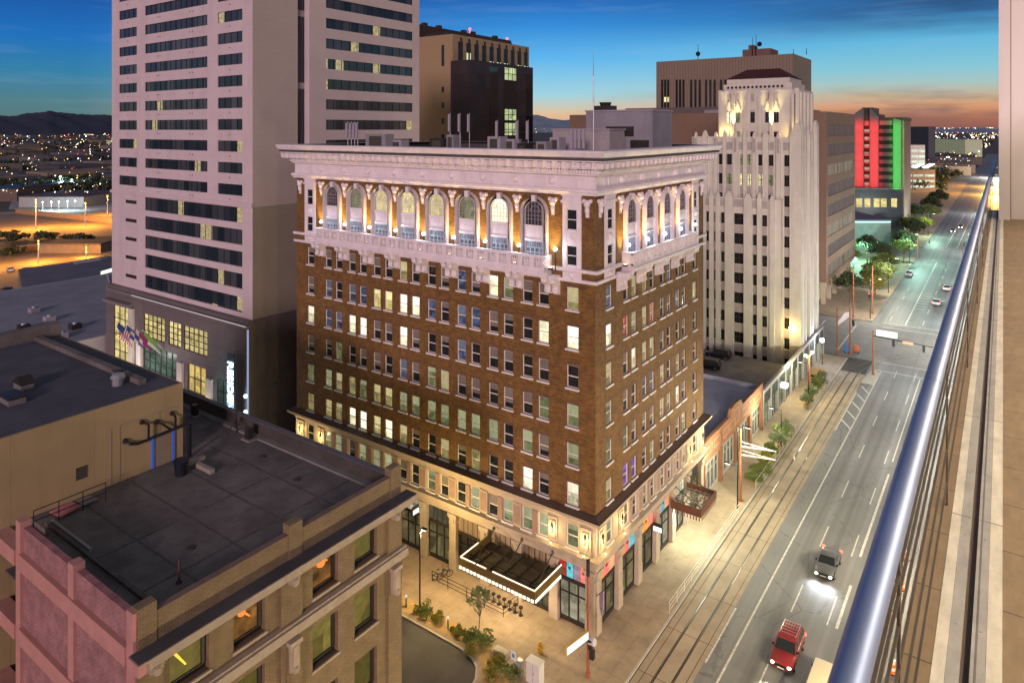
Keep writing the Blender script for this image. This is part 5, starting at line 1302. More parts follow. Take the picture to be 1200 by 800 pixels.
for k in range(nb):
    a0 = AY0 + (AY1 - AY0) * k / nb + .24; a1 = AY0 + (AY1 - AY0) * (k + 1) / nb - .24
    q = MB(); q.fbox(fS_, a0, a1, .02, .12, 3.4, 5.1, 0); q.fbox(fS_, a0, a1, .2, .24, .2, 3.35, 1)
    for j in range(1, 3): a = a0 + (a1 - a0) * j / 3; q.fbox(fS_, a - .06, a + .06, .12, .2, .2, 3.35, 0)
    if k == 2: q.fbox(fS_, a0 + .8, a0 + 1.9, -1.0, .0, 3.3, 3.9, 2)
    q.build('shop_bay', [mat('fascia_green', (.035, .05, .045), .6), litmat('arcade_glass', (.8, .82, .55), .42, .8, .8, .6), glow('small_sign_white', (.9, 1, .95), 2.0)], ar)
q = MB(); q.box(SX - .4, SX - .32, AY0, AY1, 5.1, 5.3); q.box(-34, SX - .4, AY0, 129, 2.3, 2.5) if False else None; q.build('gutter', darkframe, ar)
lot = MB(); lot.box(-69, SX - .45, 104.0, 128.6, 0, 2.2); o = lot.build('raised_parking_deck', mat('deck_asphalt', (.30, .29, .275), .85, var=.2, scale=.3, stain=.4)); o['kind'] = 'structure'
lk = MB(); lk.box(-68, SX - .5, 104.3, 105.6, 2.2, 2.35); o = lk.build('deck_kerb', kerbc); o['kind'] = 'structure'
# ------------------------------------------------------------------ our own terrace: handrail, paved ledge, wall
FZ = 41.7
tile = mat('brown_paver', (.36, .245, .15), .6, var=.16, scale=5, stain=.2, bump=.08, bscale=60)
def horiz(name, base, joint, bw, bh, rough=.6, off=0.0):
    m = bpy.data.materials.new(name); m.use_nodes = True
    t = NT(m.node_tree); o = t.n('ShaderNodeOutputMaterial'); p = t.n('ShaderNodeBsdfPrincipled'); t.set(o, 0, p.outputs[0])
    g = t.n('ShaderNodeNewGeometry'); mp = t.n('ShaderNodeMapping'); t.set(mp, 0, g.outputs['Position']); mp.inputs['Location'].default_value = (.1, off, 0)
    b = t.n('ShaderNodeTexBrick'); b.offset = 0.0; t.set(b, 'Vector', mp.outputs[0]); t.set(b, 'Scale', 1.0); t.set(b, 'Brick Width', bw); t.set(b, 'Row Height', bh); t.set(b, 'Mortar Size', .005)
    t.set(b, 'Color1', base); t.set(b, 'Color2', tuple(c * .9 for c in base)); t.set(b, 'Mortar', joint)
    mp2 = t.n('ShaderNodeMapping'); t.set(mp2, 0, g.outputs['Position']); mp2.inputs['Scale'].default_value = (14, 5, 1)
    n1 = t.noise(mp2.outputs[0], 1.0, 6.0, .65)
    t.set(p, 'Base Color', t.mix(1.0, b.outputs[0], t.ramp(n1, [(.28, (.78,) * 3), (.72, (1.18,) * 3)]), 'MULTIPLY')); t.set(p, 'Roughness', rough)
    bn = t.n('ShaderNodeBump'); t.set(bn, 'Strength', .15); t.set(bn, 'Distance', .004); t.set(bn, 'Height', n1); t.set(p, 'Normal', bn.outputs[0])
    return m
te = thing('terrace_ledge', 'paved terrace ledge with cream borders and a dark slot drain, close below the camera', 'terrace', (.2, 10, 0))
pav = horiz('brown_pavers', (.33, .225, .125), (.12, .08, .05), 9, .58)
b = MB(); b.box(-.375, -.253, -2, 24, FZ - .3, FZ); b.box(-.003, 4, -2, 24, FZ - .3, FZ); b.build('pavers', pav, te)
cream = horiz('cream_stone', (.85, .77, .62), (.25, .21, .16), 9, 1.74, .55, .3)
b = MB(); b.box(-.252, -.203, -2, 24, FZ - .3, FZ + .002); b.box(-.062, -.004, -2, 24, FZ - .3, FZ + .002); b.build('cream_border', cream, te)
greyst = horiz('grey_stone', (.50, .47, .43), (.2, .18, .16), 9, 1.74, .5, .3)
b = MB(); b.box(-.202, -.153, -2, 24, FZ - .3, FZ + .002); b.box(-.118, -.063, -2, 24, FZ - .3, FZ + .002)
for y in range(1, 22):
    for x in (-.18, -.085): b.tube((x, y * .87 + .35, FZ), (x, y * .87 + .35, FZ + .004), .006, .006, 6)
b.build('grey_channel', greyst, te)
b = MB(); b.box(-.152, -.119, -2, 24, FZ - .3, FZ - .02); b.build('slot_drain', mat('slot_bronze', (.13, .09, .065), .5, metal=.3, var=.2, scale=4), te)
b = MB(); b.box(26, 40, -30, 24, 0, FZ - .3); b.box(-.36, 26, -2, 24, FZ - 1.4, FZ - .3); b.build('slab_edge', concrete, te)
rl = thing('terrace_railing', 'metal handrail tinted with sky blue over thin wire panels along the terrace edge', 'railing', (-.285, 10, FZ))
hx, hz, hr = -.282, EYE - 1.235, .0385
chrome = mat('handrail_metal', (.25, .32, .52), .48, metal=.7, var=.12, scale=1.5)  # blue of the reflected sky is put into the base colour
b = MB()
n = 24; i0 = 0
ys = [-.6, 1.60, 1.605, 3.9, 3.905, 6.3, 9, 12, 16, 20, 26, 33]
for a, c in zip(ys, ys[1:]):
    if abs(c - a) < .02: b.tube((hx, a, hz), (hx, c, hz), hr * .94, hr * .94, 28, 0, False)
    else: b.tube((hx, a, hz), (hx, c, hz), hr, hr, 28, 0, False)
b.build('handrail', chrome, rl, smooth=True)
b = MB()
for z in (1.12, 1.06, 1.0, .93, .86, .76, .62, .44, .24):
    b.box(-.288, -.278, -.5, 33, FZ + z - .1 - .004, FZ + z - .1 + .004)
b.build('mesh_wires', mat('wire_bronze', (.16, .13, .09), .5, metal=.5, var=.3, scale=3), rl)
for y in (.2, 2.6, 5.0, 8, 11, 14, 18, 22, 27, 31):
    b = MB(); b.box(-.288, -.278, y, y + .03, FZ - .25, hz - hr + .01); b.build('post', mat('post_bronze', (.12, .10, .08), .5, metal=.4), rl)
wl = thing('terrace_wall', 'tall pale pink concrete wall closing the far end of the terrace', 'wall', (2, 22.5, FZ))
pw = mat('terrace_concrete', (.55, .50, .51), .8, var=.06, scale=.4, stain=.12, streak=True)
b = MB(); b.box(-.10, .135, 21.6, 24.5, FZ - 2, 51); b.build('end_pier', pw, wl)
b = MB(); b.box(.165, 5, 21.9, 24.5, FZ, 51); b.build('wall_panel', pw, wl)
b = MB(); b.box(.136, .164, 21.8, 24.4, FZ, 51); b.build('joint', mat('joint_dark', (.25, .20, .19), .8), wl)
b = MB(); b.box(3.4, 6, -6, 21.8, FZ, 45.6); b.build('side_wall', pw, wl)
for k, y in enumerate((-1.5, 3.0, 7.5, 12.5, 18)):  # lanterns added out of view to light the ledge
    t = thing('wall_lantern', 'added warm globe lantern on the unseen terrace side wall, lighting the ledge', 'lantern', (3.3, y, 44.6), 'added terrace wall lanterns')
    b = MB(); b.box(3.24, 3.39, y - .1, y + .1, 44.4, 44.8); b.build('housing', blackmetal, t)
    b = MB(); b.ball((3.14, y, 44.6), .09); b.build('globe', glow('added_terrace_globe', (1, .74, .42), 8), t)
    lamp('POINT', 'ledge_fill_light', (3.0, y, 44.6), 500, (1, .82, .58), .12)

# ------------------------------------------------------------------ cars
def loft(mb, secs, mi=0, close=True):
    n = len(secs[0]); base = len(mb.v)
    for s in secs: mb.v += s
    for i in range(len(secs) - 1):
        for k in range(n):
            k2 = (k + 1) % n
            mb.f.append((base + i * n + k, base + i * n + k2, base + (i + 1) * n + k2, base + (i + 1) * n + k)); mb.m.append(mi)
    if close:
        mb.f.append(tuple(base + k for k in reversed(range(n)))); mb.m.append(mi)
        mb.f.append(tuple(base + (len(secs) - 1) * n + k for k in range(n))); mb.m.append(mi)
tyre = mat('tyre_rubber', (.012, .012, .012), .85, var=.1); rimm = mat('alloy_rim', (.45, .45, .46), .3, metal=.8)
carglass = mat('car_glass', (.02, .026, .024), .05, var=.1, spec=.8)
hl_on = glow('headlight_on', (1, .93, .75), 22); hl_off = mat('headlight_lens', (.5, .5, .5), .15); tl_on = glow('tail_lamp_on', (1, .06, .03), 9); tl_off = mat('tail_lamp', (.35, .02, .02), .2)
def make_car(name, label, cat, paint, kind='sedan', lights=False, group=None, rack=False):
    t = local_thing(name, label, cat, group)
    S = {'suv': (4.55, .93, 1.02, 1.74, [(-2.27, .62, .88), (-2.2, .98, .90), (-1.2, 1.02, .92), (.75, 1.02, .93), (1.1, 1.03, .92), (1.95, .95, .88), (2.22, .82, .80), (2.28, .55, .74)], (-2.12, -1.88, .35, 1.05)),
         'sedan': (4.6, .9, .92, 1.45, [(-2.3, .6, .82), (-2.2, .93, .85), (-1.5, .97, .89), (.5, .94, .90), (1.1, .93, .89), (1.95, .82, .85), (2.24, .68, .78), (2.3, .5, .72)], (-1.75, -.95, .15, 1.05)),
         'van': (5.2, 1.0, 1.25, 2.25, [(-2.6, .9, .96), (-2.55, 1.25, .98), (-1.5, 1.28, 1.0), (1.0, 1.28, 1.0), (1.6, 1.2, .98), (2.3, 1.08, .95), (2.55, .9, .9), (2.6, .6, .85)], (-2.5, -2.42, 1.1, 1.75))}[kind]
    Lh, hw, belt_, top, st, (yb0, yt0, yt1, yb1) = S
    b = MB(); secs = []
    for (y, zt, h_) in st:
        zb = .30 if abs(y) < Lh / 2 - .12 else .38
        zm = zb + (zt - zb) * .55
        secs.append([(-h_ * .93, y, zb), (h_ * .93, y, zb), (h_, y, zb + .14), (h_, y, zm), (h_ * .975, y, zt - .06), (h_ * .90, y, zt), (0, y, zt + .025), (-h_ * .90, y, zt), (-h_ * .975, y, zt - .06), (-h_, y, zm), (-h_, y, zb + .14)])
    loft(b, secs)
    b.build('body', paint, t, smooth=True)
    g_ = MB(); zb = belt_ - .03
    def gs(y, z, h_): return [(-h_, y, z), (h_, y, z)]
    hb_, htp = hw * .93, hw * .76
    P0 = [(-hb_, yb0, zb), (hb_, yb0, zb), (hb_, yb1, zb), (-hb_, yb1, zb)]; P1 = [(-htp, yt0, top - .05), (htp, yt0, top - .05), (htp, yt1, top - .05), (-htp, yt1, top - .05)]
    for k in range(4): g_.quad(P0[k], P0[(k + 1) % 4], P1[(k + 1) % 4], P1[k])
    g_.build('windows', carglass, t)
    r_ = MB()
    e = .03; rs = []
    for (y, z, h_) in ((yt0 - .10, top - .09, htp * .93), (yt0 + .1, top - .015, htp * 1.02), ((yt0 + yt1) / 2, top, htp * 1.03), (yt1 - .12, top - .02, htp * 1.02), (yt1 + .08, top - .09, htp * .97)):
        rs.append([(-h_ - e, y, z - .06), (h_ + e, y, z - .06), (h_ + e * .6, y, z - .01), (h_ * .8, y, z + .02), (0, y, z + .03), (-h_ * .8, y, z + .02), (-h_ - e * .6, y, z - .01)])
    loft(r_, rs)
    for s_ in (-1, 1):
        for (f0, f1) in ((P0[0], P1[0]), (P0[3], P1[3])): r_.tube((s_ * abs(f0[0]), f0[1], f0[2]), (s_ * abs(f1[0]) * 1.01, f1[1], f1[2]), .045, .04, 6)
        for fy in ((.42, .72) if kind == 'suv' else (.5,)):
            yb = yb0 + (yb1 - yb0) * fy; yt = yt0 + (yt1 - yt0) * fy; r_.tube((s_ * hb_, yb, zb), (s_ * htp * 1.01, yt, top - .06), .04, .035, 6)
    r_.build('roof', paint, t, smooth=True)
    if rack:
        k_ = MB()
        for s_ in (-1, 1): k_.tube((s_ * htp * .9, yt0 + .1, top + .09), (s_ * htp * .9, yt1 - .25, top + .09), .018, .018, 6)
        for y in [yt0 + .15 + .4 * q for q in range(6)]:
            if y < yt1 - .2: k_.tube((-htp * .9, y, top + .07), (htp * .9, y, top + .07), .014, .014, 6)
        for s_ in (-.6, -.3, 0, .3, .6): k_.box(s_ * htp - .012, s_ * htp + .012, yt0 + .05, yt0 + .75, top + .01, top + .035)
        k_.build('roof_rack', mat('rack_metal', (.55, .5, .5), .4, metal=.5), t)
    wb = Lh / 2 - .85
    for sx in (-1, 1):
        for y in (-wb, wb):
            w_ = MB(); w_.tube((sx * (hw - .22), y, .335), (sx * (hw + .01), y, .335), .335, .335, 18); wo_ = w_.build('wheel', tyre, t, loc=None)
            q = MB(); q.tube((sx * (hw + .005), y, .335), (sx * (hw + .025), y, .335), .21, .19, 14); q.build('rim', rimm, wo_)
        q = MB(); q.ball((sx * (hw - .28), Lh / 2 - .06, st[-2][1] - .16), .15 if lights else .13, 0, 10, .62); q.build('headlight', hl_on if lights else hl_off, t)
        q = MB(); q.box(sx * (hw - .1) - .12, sx * (hw - .1) + .12, -Lh / 2 - .02, -Lh / 2 + .1, .75, .95); q.build('taillight', tl_on if lights else tl_off, t)
        q = MB(); q.box(sx * (hw + .04) - .1, sx * (hw + .04) + .1, yb1 - .45, yb1 - .27, belt_ - .02, belt_ + .14); q.build('door_mirror', blackmetal, t, bevel=.03)
    q = MB(); q.box(-hw * .55, hw * .55, Lh / 2 - .05, Lh / 2 + .015, .5, .68); q.build('grille', blackmetal, t); q = MB(); q.box(-.26, .26, Lh / 2 - .02, Lh / 2 + .035, .40, .51); q.build('number_plate', whitepaint, t)
    q = MB()
    for sx in (-1, 1):
        q.box(sx * hw * .99 - .006, sx * hw * .99 + .006, -.5, -.48, .45, belt_ - .1); q.box(sx * hw * .995 - .008, sx * hw * .995 + .008, yb0 + .3, yb1 - .1, .5, .53)
    q.build('door_seams', blackmetal, t)
    return t
def paintm(n, c, coat=.6): return mat(n, c, .32, var=.03, coat=coat)
suv = make_car('red_suv', 'red estate car with roof rack and lit headlights driving down the near lane', 'car', paintm('paint_red', (.25, .028, .03)), 'suv', True, None, True)
suv.location = (-14.72, 60.6, .004); suv.rotation_euler = (0, 0, R(180))
for s_ in (-.6, .6): lamp('SPOT', 'headlight_beam', (-14.72 + s_, 58.1, .85), 900, (1, .92, .75), .1, (0, -1, -.12), 60, .8)
gc = make_car('grey_sedan', 'dark grey saloon car with bright headlights, following behind the red estate car', 'car', paintm('paint_grey', (.10, .105, .115)), 'sedan', True)
gc.location = (-14.35, 75.0, .004); gc.rotation_euler = (0, 0, R(180))
for s_ in (-.6, .6): lamp('SPOT', 'headlight_beam', (-14.35 + s_, 72.6, .70), 420, (.86, .94, 1), .12, (0, -1, -.10), 125, 1.0)
vn = make_car('cream_van', 'cream roofed van at the bottom edge, half hidden by the terrace handrail', 'van', paintm('paint_cream', (.66, .58, .42)), 'van')
vn.location = (-11.35, 57.6, .004)
wc = make_car('white_sedan', 'white saloon car parked at the left kerb of the far street', 'car', paintm('paint_white', (.72, .72, .70)), 'sedan')
wc.location = (-23.15, 239, .004); wc.rotation_euler = (0, 0, R(180))
far = make_car('silver_sedan', 'silver saloon driving away in the middle of the far street with lit tail lamps', 'car', paintm('paint_silver', (.45, .46, .48)), 'sedan', True)
far.location = (-13.7, 204, .004)
lamp('SPOT', 'headlight_beam', (-13.7, 206.6, .8), 3000, (.9, .95, 1), .1, (0, 1, -.10), 80, .8)
far2 = dup(far, (-12.6, 224, .004), 0, 'silver saloon farther up the street, ahead of the other silver saloon')
far3 = dup(gc, (-17.6, 352, .004), R(180), 'small grey car with headlights on, far up the street beyond the second junction'); far4 = dup(gc, (-15.6, 368, .004), R(180), 'tiny grey car with headlights on, farthest of the cars up the street')
def gz(u, v, z=0.0):
    a = u - 600; d = (-sn * 812 + cs * a, cs * 812 + sn * a, -(v - 151.5)); t_ = (z - EYE) / d[2]; return (d[0] * t_, d[1] * t_)
lotcar = make_car('black_suv', 'black car on the raised deck by the white tower, the nearer one', 'car', paintm('paint_black', (.02, .02, .022)), 'suv')
x, y = gz(829, 431, 2.2); lotcar.location = (x, y, 2.204); lotcar.rotation_euler = (0, 0, R(100))
x, y = gz(842, 419, 2.2); dup(lotcar, (x, y, 2.204), R(96), 'black car on the raised deck by the white tower, the farther one')
for k, (u, v, lb) in enumerate(((12, 318, 'white car in the amber lit lot at far left, leftmost'), (30, 318, 'white car in the amber lit lot at far left, beside the leftmost one'))):
    x, y = gz(u, v); dup(wc, (x, y, .01), R(75), lb)
for k, (u, v, lb) in enumerate(((9, 343, 'dark car in the shaded yard below the amber lit lot, leftmost'), (27, 341, 'dark car in the shaded yard below the amber lit lot, beside the leftmost dark car'))):
    x, y = gz(u, v); dup(lotcar, (x, y, .01), R(80), lb)

# ------------------------------------------------------------------ poles, lamps, signals
rustp = rust
def pole(name, label, cat, x, y, h, r=.11, group=None, m=None, z=.12):
    t = thing(name, label, cat, (x, y, z), group)
    b = MB(); b.tube((x, y, z), (x, y, h), r, r * .72, 10); b.tube((x, y, z), (x, y, z + .35), r * 1.6, r * 1.5, 10); b.build('pole', m or rustp, t); return t
def light_head(t, x, y, z, ax, ay, ln_, power, col, name='lamp_head', m=None, cone=150):
    b = MB(); b.tube((x, y, z), (x + ax * ln_, y + ay * ln_, z + .12), .04, .035, 8); b.build('arm', m or blackmetal, t)
    hx_, hy_ = x + ax * (ln_ + .3), y + ay * (ln_ + .3)
    h = MB(); h.box(hx_ - .32, hx_ + .32, hy_ - .16, hy_ + .16, z + .06, z + .18); ho = h.build(name, m or blackmetal, t, bevel=.03)
    q = MB(); q.box(hx_ - .26, hx_ + .26, hy_ - .12, hy_ + .12, z + .03, z + .058); q.build('lens', glow('street_lens', (1, .93, .78), 12, True), ho)
    lamp('POINT', 'street_light', (hx_, hy_, z - .25), power, col, .2)
G1 = 'black street lamps along the tramway kerb'
t = pole('street_lamp', 'tall black street lamp with two arms beside the rust coloured pole and white trusses', 'street lamp', -25.15, 80.7, 9.6, .09, G1, blackmetal)
light_head(t, -25.15, 80.7, 9.45, .75, .35, 1.1, 3000, (1, .92, .62)); light_head(t, -25.15, 80.7, 4.9, -1, 0, .9, 600, (1, 1, .75))
t = pole('street_lamp', 'short black street lamp among the shrubs in front of the red brick shop row', 'street lamp', -25.1, 99.8, 5.2, .07, G1, blackmetal); light_head(t, -25.1, 99.8, 5.1, -1, 0, 1.0, 1300, (1, .97, .68))
t = pole('street_lamp', 'short black street lamp near the rust pole with two globes', 'street lamp', -25.5, 118.1, 6.5, .07, G1, blackmetal); light_head(t, -25.5, 118.1, 6.4, -1, 0, 1.0, 2200, (1, .92, .62))
t = pole('street_lamp', 'black street lamp standing at the head of the planted bed by the hotel brick front', 'street lamp', *gz(492, 714), 7.1, .075, G1, blackmetal)
x, y = gz(492, 714); light_head(t, x, y, 7.0, 0, 1, .3, 2600, (1, .68, .30))
t = pole('tram_pole', 'rust coloured tram pole carrying white bracket trusses over the pavement', 'pole', -25.32, 82.4, 8.6, .15)
wt_ = glow('white_truss', (.8, .84, .76), .35); wt_ = mat('white_truss_glare', (.78, .78, .74), .5, emit=(.9, 1, .9), estr=.12)  # glare on the white arms is put in as a weak glow
for k, z in enumerate((5.6, 6.6)):
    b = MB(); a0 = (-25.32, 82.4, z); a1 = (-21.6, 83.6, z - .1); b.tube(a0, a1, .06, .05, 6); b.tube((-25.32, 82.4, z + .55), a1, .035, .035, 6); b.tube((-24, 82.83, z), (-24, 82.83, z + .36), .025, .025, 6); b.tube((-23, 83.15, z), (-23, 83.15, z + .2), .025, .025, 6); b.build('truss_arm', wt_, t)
t = pole('globe_pole', 'rust coloured pole with two small amber globes at the end of the shrub bed', 'street lamp', -26.15, 121.6, 6.6, .2)
for dx, dz in ((-.55, 0), (.45, .7)):
    b = MB(); b.ball((-26.15 + dx, 121.6, 6.6 + dz), .26); b.tube((-26.15, 121.6, 6.2 + dz * .6), (-26.15 + dx, 121.6, 6.45 + dz), .04, .04, 6); b.build('globe', glow('amber_globe', (1, .70, .25), 14, True), t)
lamp('POINT', 'globe_light', (-25.6, 121.2, 7.0), 500, (1, .68, .25), .25)
t = pole('corner_pole', 'rust coloured corner pole with a white lit street name board beside the brick building corner', 'pole', -27.2, 48.9, 9.4, .13)
b = MB(); b.tube((-27.2, 48.9, 8.2), (-27.2, 48.9, 9.45), .15, .15, 10); b.build('cap_sleeve', darkframe, t)
b = MB(); b.prism([(-27.3, 48.7, 3.3), (-27.05, 48.7, 3.3), (-27.05, 48.7, 3.95), (-27.3, 48.7, 3.95)], (-.5, -2.6, 0)); b.build('name_board', mat('board_gold', (.55, .36, .12), .5), t)
b = MB(); b.prism([(-27.04, 48.6, 3.36), (-27.0, 48.6, 3.36), (-27.0, 48.6, 3.9), (-27.04, 48.6, 3.9)], (-.48, -2.4, 0)); b.build('lit_face', glow('board_face', (.72, 1, .9), 1.25), t)
for (dx, dy, z, m_) in ((.28, -.1, 2.5, 'ped'), (.3, .1, 1.6, 'ped')):
    b = MB(); b.box(-27.2 + dx - .18, -27.2 + dx + .2, 48.9 + dy - .18, 48.9 + dy + .18, z, z + .75); b.build('signal_box', darkframe, t, bevel=.03)
b = MB(); b.tube((-27.05, 48.9, 3.0), (-26.6, 48.9, 3.1), .3, .3, 10); b.build('sign_disc', mat('sign_grey', (.5, .48, .5), .5), t)
def signal_head(t, x, y, z, lit=None, face=-1):
    b = MB(); b.box(x - .2, x + .2, y - .14, y + .14, z - .58, z + .58)
    for k in range(3): b.tube((x, y + face * .14, z + .36 - .36 * k), (x, y + face * .36, z + .36 - .36 * k), .15, .15, 8, 0, False)
    o = b.build('signal_head', mat('signal_black', (.018, .018, .018), .5), t)
    for k, (nm, c) in enumerate((('red', (1, .05, .03)), ('amber', (1, .5, .05)), ('green', (.1, 1, .5)))):
        q = MB(); q.tube((x, y + face * .142, z + .36 - .36 * k), (x, y + face * .155, z + .36 - .36 * k), .13, .13, 10)
        q.build('lens', glow('signal_' + nm, c, 9) if lit == k else mat('signal_off_' + nm, tuple(.06 * v for v in c), .3), o)
t = pole('signal_pole', 'rust coloured traffic signal pole on the concrete island with a long mast arm', 'traffic light', -19.0, 138.4, 8.0, .16, z=.16)
b = MB(); b.tube((-18.95, 138.4, 7.1), (-8.6, 138.6, 6.6), .11, .06, 8); b.build('mast_arm', blackmetal, t)
for x, z in ((-15.8, 6.35), (-11.2, 6.2), (-9.4, 6.15)): signal_head(t, x, 138.4, z, None, 1)
b = MB(); b.box(-18.5, -15.2, 138.32, 138.4, 7.25, 8.3); b.build('street_name_board', glow('name_board_white', (.95, 1, 1), 1.3), t)
b = MB(); b.box(-14.4, -12.8, 138.4, 138.5, 6.5, 6.95); b.build('small_sign', mat('sign_peach', (.7, .35, .22), .5), t)
for (nm, lb, x, y, h) in (('tram_pole', 'rust coloured tram pole at the near left corner of the junction, left of the two', -26.5, 147.2, 9.0), ('tram_pole', 'rust coloured tram pole at the near left corner of the junction, right of the two', -24.4, 148.2, 9.2), ('tram_pole', 'tall rust coloured tram pole beyond the cross street, left of the street trees', -28.6, 178.0, 12.2)):
    t = pole(nm, lb, 'pole', x, y, h, .16, 'rust coloured tram poles')
    if x > -25:
        signal_head(t, x + .6, y, 6.4); b = MB(); b.prism([(x - .15, y, 7.4), (x - 2.2, y, 5.4), (x - 2.2, y, 6.2), (x - .9, y, 8.2), (x - .15, y, 8.4)], (0, .06, 0)); b.build('hanging_banner', mat('banner_pale', (.7, .62, .66), .7), t)
t = pole('signal_pole', 'rust coloured traffic signal pole showing red on the far left corner of the junction', 'traffic light', -25.4, 184.0, 11.6, .15); signal_head(t, -26.0, 183.7, 4.6, 0); lamp('POINT', 'red_signal_glow', (-26.0, 182.9, 5), 60, (1, .08, .05), .15)
for k, (x, y, lb) in enumerate(((-20.5, 268, 'traffic signal over the second junction, left one of the pair'), (-10.8, 268, 'traffic signal over the second junction, right one of the pair'))):
    t = pole('signal_pole', lb, 'traffic light', x - (0 if k else 3), y, 7.5, .12, z=.01); b = MB(); b.tube((x - (0 if k else 3), y, 7.2), (x + .4, y, 7.2), .07, .07, 6); b.build('arm', rustp, t); signal_head(t, x + .4, y, 6.6, None, 1)
# lamps up the avenue; the near kerb ones are unseen, added to light the facades
proto = local_thing('street_lamp', 'added black street lamp, unseen on the near kerb below the terrace', 'street lamp', 'street lamps of the avenue')
b = MB(); b.tube((0, 0, 0), (0, 0, 9.4), .1, .07, 8); b.build('pole', blackmetal, proto)
b = MB(); b.tube((0, 0, 9.2), (-1.6, 0, 9.5), .05, .045, 8); b.build('arm', blackmetal, proto)
b = MB(); b.box(-2.4, -1.6, -.16, .16, 9.44, 9.58); h_ = b.build('lamp_head', blackmetal, proto, bevel=.03)
b = MB(); b.box(-2.32, -1.68, -.12, .12, 9.40, 9.437); b.build('lens', MATS['street_lens'], h_)
first = True
for k, (x, y, rz, p, c) in enumerate(((-2.6, 24, 0, 5600, (1, .74, .40)), (-2.6, 50, 0, 5600, (1, .78, .46)), (-2.6, 76, 0, 5200, (1, .84, .56)), (-2.6, 104, 0, 4800, (1, .90, .70)), (-2.6, 132, 0, 4800, (.98, .98, .86)), (-2.6, 160, 0, 6500, (1, .96, .86)), (-25.2, 179, 180, 3200, (1, .93, .8)),  # the lamp in the junction is added to brighten the crossing
        (-2.6, 185, 0, 6500, (.86, 1, .92)), (-25.2, 210, 180, 3200, (1, .95, .75)), (-25.2, 262, 180, 5500, (.55, 1, .82)), (-2.6, 235, 0, 5200, (.9, 1, .94)), (-2.6, 290, 0, 7000, (.9, 1, .95)), (-25.2, 330, 180, 6000, (.6, 1, .75)), (-2.6, 350, 0, 7000, (.92, 1, .96)), (-2.6, 430, 0, 12000, (.95, 1, 1)), (-2.6, 560, 0, 60000, (1, .5, .1)), (-2.6, 640, 0, 70000, (1, .5, .1)), (-2.6, 760, 0, 60000, (1, .9, .8)))):
    if first: o = proto; o.location = (x, y, .01); first = False
    else: o = dup(proto, (x, y, .01 if x > -20 else .12), R(rz))
    sgn = -1 if rz == 0 else 1
    lamp('POINT', 'avenue_light', (x + 2 * sgn, y, 9.2), p * (2.15 if y < 140 else 1.6), c, .2)
    if x > -20: o['label'] = ('added black street lamp on the near right kerb, unseen below the terrace' if y < 140 else 'black street lamp on the right kerb of the avenue beyond the junction')
    else: o['label'] = 'black street lamp on the left kerb among the street trees beyond the junction'
# small bright globe at the junction corner
t = pole('corner_light', 'small pole with a dazzling blue white floodlight at the near left junction corner', 'street lamp', -27.6, 139.0, 4.6, .06, None, darkframe)
b = MB(); b.ball((-27.6, 138.8, 4.7), .42); b.build('floodlight', glow('blue_white_flood', (.68, .72, 1), 16, True), t); lamp('POINT', 'flood_light', (-27.2, 138.0, 4.9), 700, (.72, .78, 1), .3)
for k, (x, z, c, lb) in enumerate(((-25.2, 149.6, (.08, .18, .45), 'blue hooded newspaper box at the near left junction corner'), (-23.6, 150.4, (.7, .2, .08), 'orange newspaper box at the near left junction corner'))):
    t = thing('newspaper_box', lb, 'newspaper box', (x, z, .12)); b = MB(); b.box(x - .45, x + .45, z - .4, z + .4, .3, 1.5); b.build('case', mat('news_%d' % k, c, .5), t, bevel=.08); b = MB(); [b.box(x + dx - .05, x + dx + .05, z + dy - .05, z + dy + .05, .004, .3) for dx in (-.35, .35) for dy in (-.3, .3)]; b.build('legs', blackmetal, t)

# ------------------------------------------------------------------ hotel marquee, bike rack, rails
mq = thing('entrance_marquee', 'dark metal marquee edged with bright white bulbs over the brick building entrance', 'marquee', (-36, 50.6, 4.5))
mx0, mx1, my0, my1, mz = -40.15, -31.95, 48.35, 52.8, 4.35
bulbm = glow('marquee_bulbs', (1, .88, .66), 1.5)
b = MB(); t_ = .16
b.box(mx0, mx1, my0, my0 + t_, mz + .28, mz + .95); b.box(mx0, mx0 + t_, my0 + t_, my1, mz + .28, mz + .95); b.box(mx1 - t_, mx1, my0 + t_, my1, mz + .28, mz + .95)
for k in range(1, 6): x = mx0 + (mx1 - mx0) * k / 6; b.box(x - .04, x + .04, my0 + t_, my1, mz + .4, mz + .5, 1)
for k in range(1, 3): y = my0 + (my1 - my0) * k / 3; b.box(mx0 + t_, mx1 - t_, y - .03, y + .03, mz + .51, mz + .58, 1)
b.build('frame', [mat('marquee_bronze', (.20, .135, .05), .45, metal=.4, var=.2), darkframe], mq)
b = MB(); b.box(mx0 + .2, mx1 - .2, my0 + .2, my1 - .02, mz + .30, mz + .36); b.build('canopy_deck', mat('marquee_glass', (.05, .045, .03), .15), mq)
upm = glow('marquee_globes', (1, .87, .62), 2.6, True)
b = MB(); n = 20
for k in range(n): x0 = mx0 + (mx1 - mx0) * k / n; x1 = x0 + (mx1 - mx0) / n * .66; b.box(x0, x1, my0 - .03, my0 + .05, mz, mz + .25)
b.build('front_bulb_band', bulbm, mq)
for sx_, nm in ((mx1, 1), (mx0, -1)):
    b = MB()
    for k in range(13): y0 = my0 + .1 + (my1 - my0 - .3) * k / 13; y1 = y0 + (my1 - my0) / 13 * .66; b.box(sx_ - .04, sx_ + .04, y0, y1, mz, mz + .25)
    b.build('side_bulb_band', bulbm, mq)
    b = MB()
    for k in range(30 if nm == 1 else 18): y = my0 + .2 + (my1 - my0 - .3) * k / 29; b.ball((sx_ - .08 * nm, y, mz + 1.02), .055, 0, 6)
    b.build('side_globes', upm, mq)
b = MB()
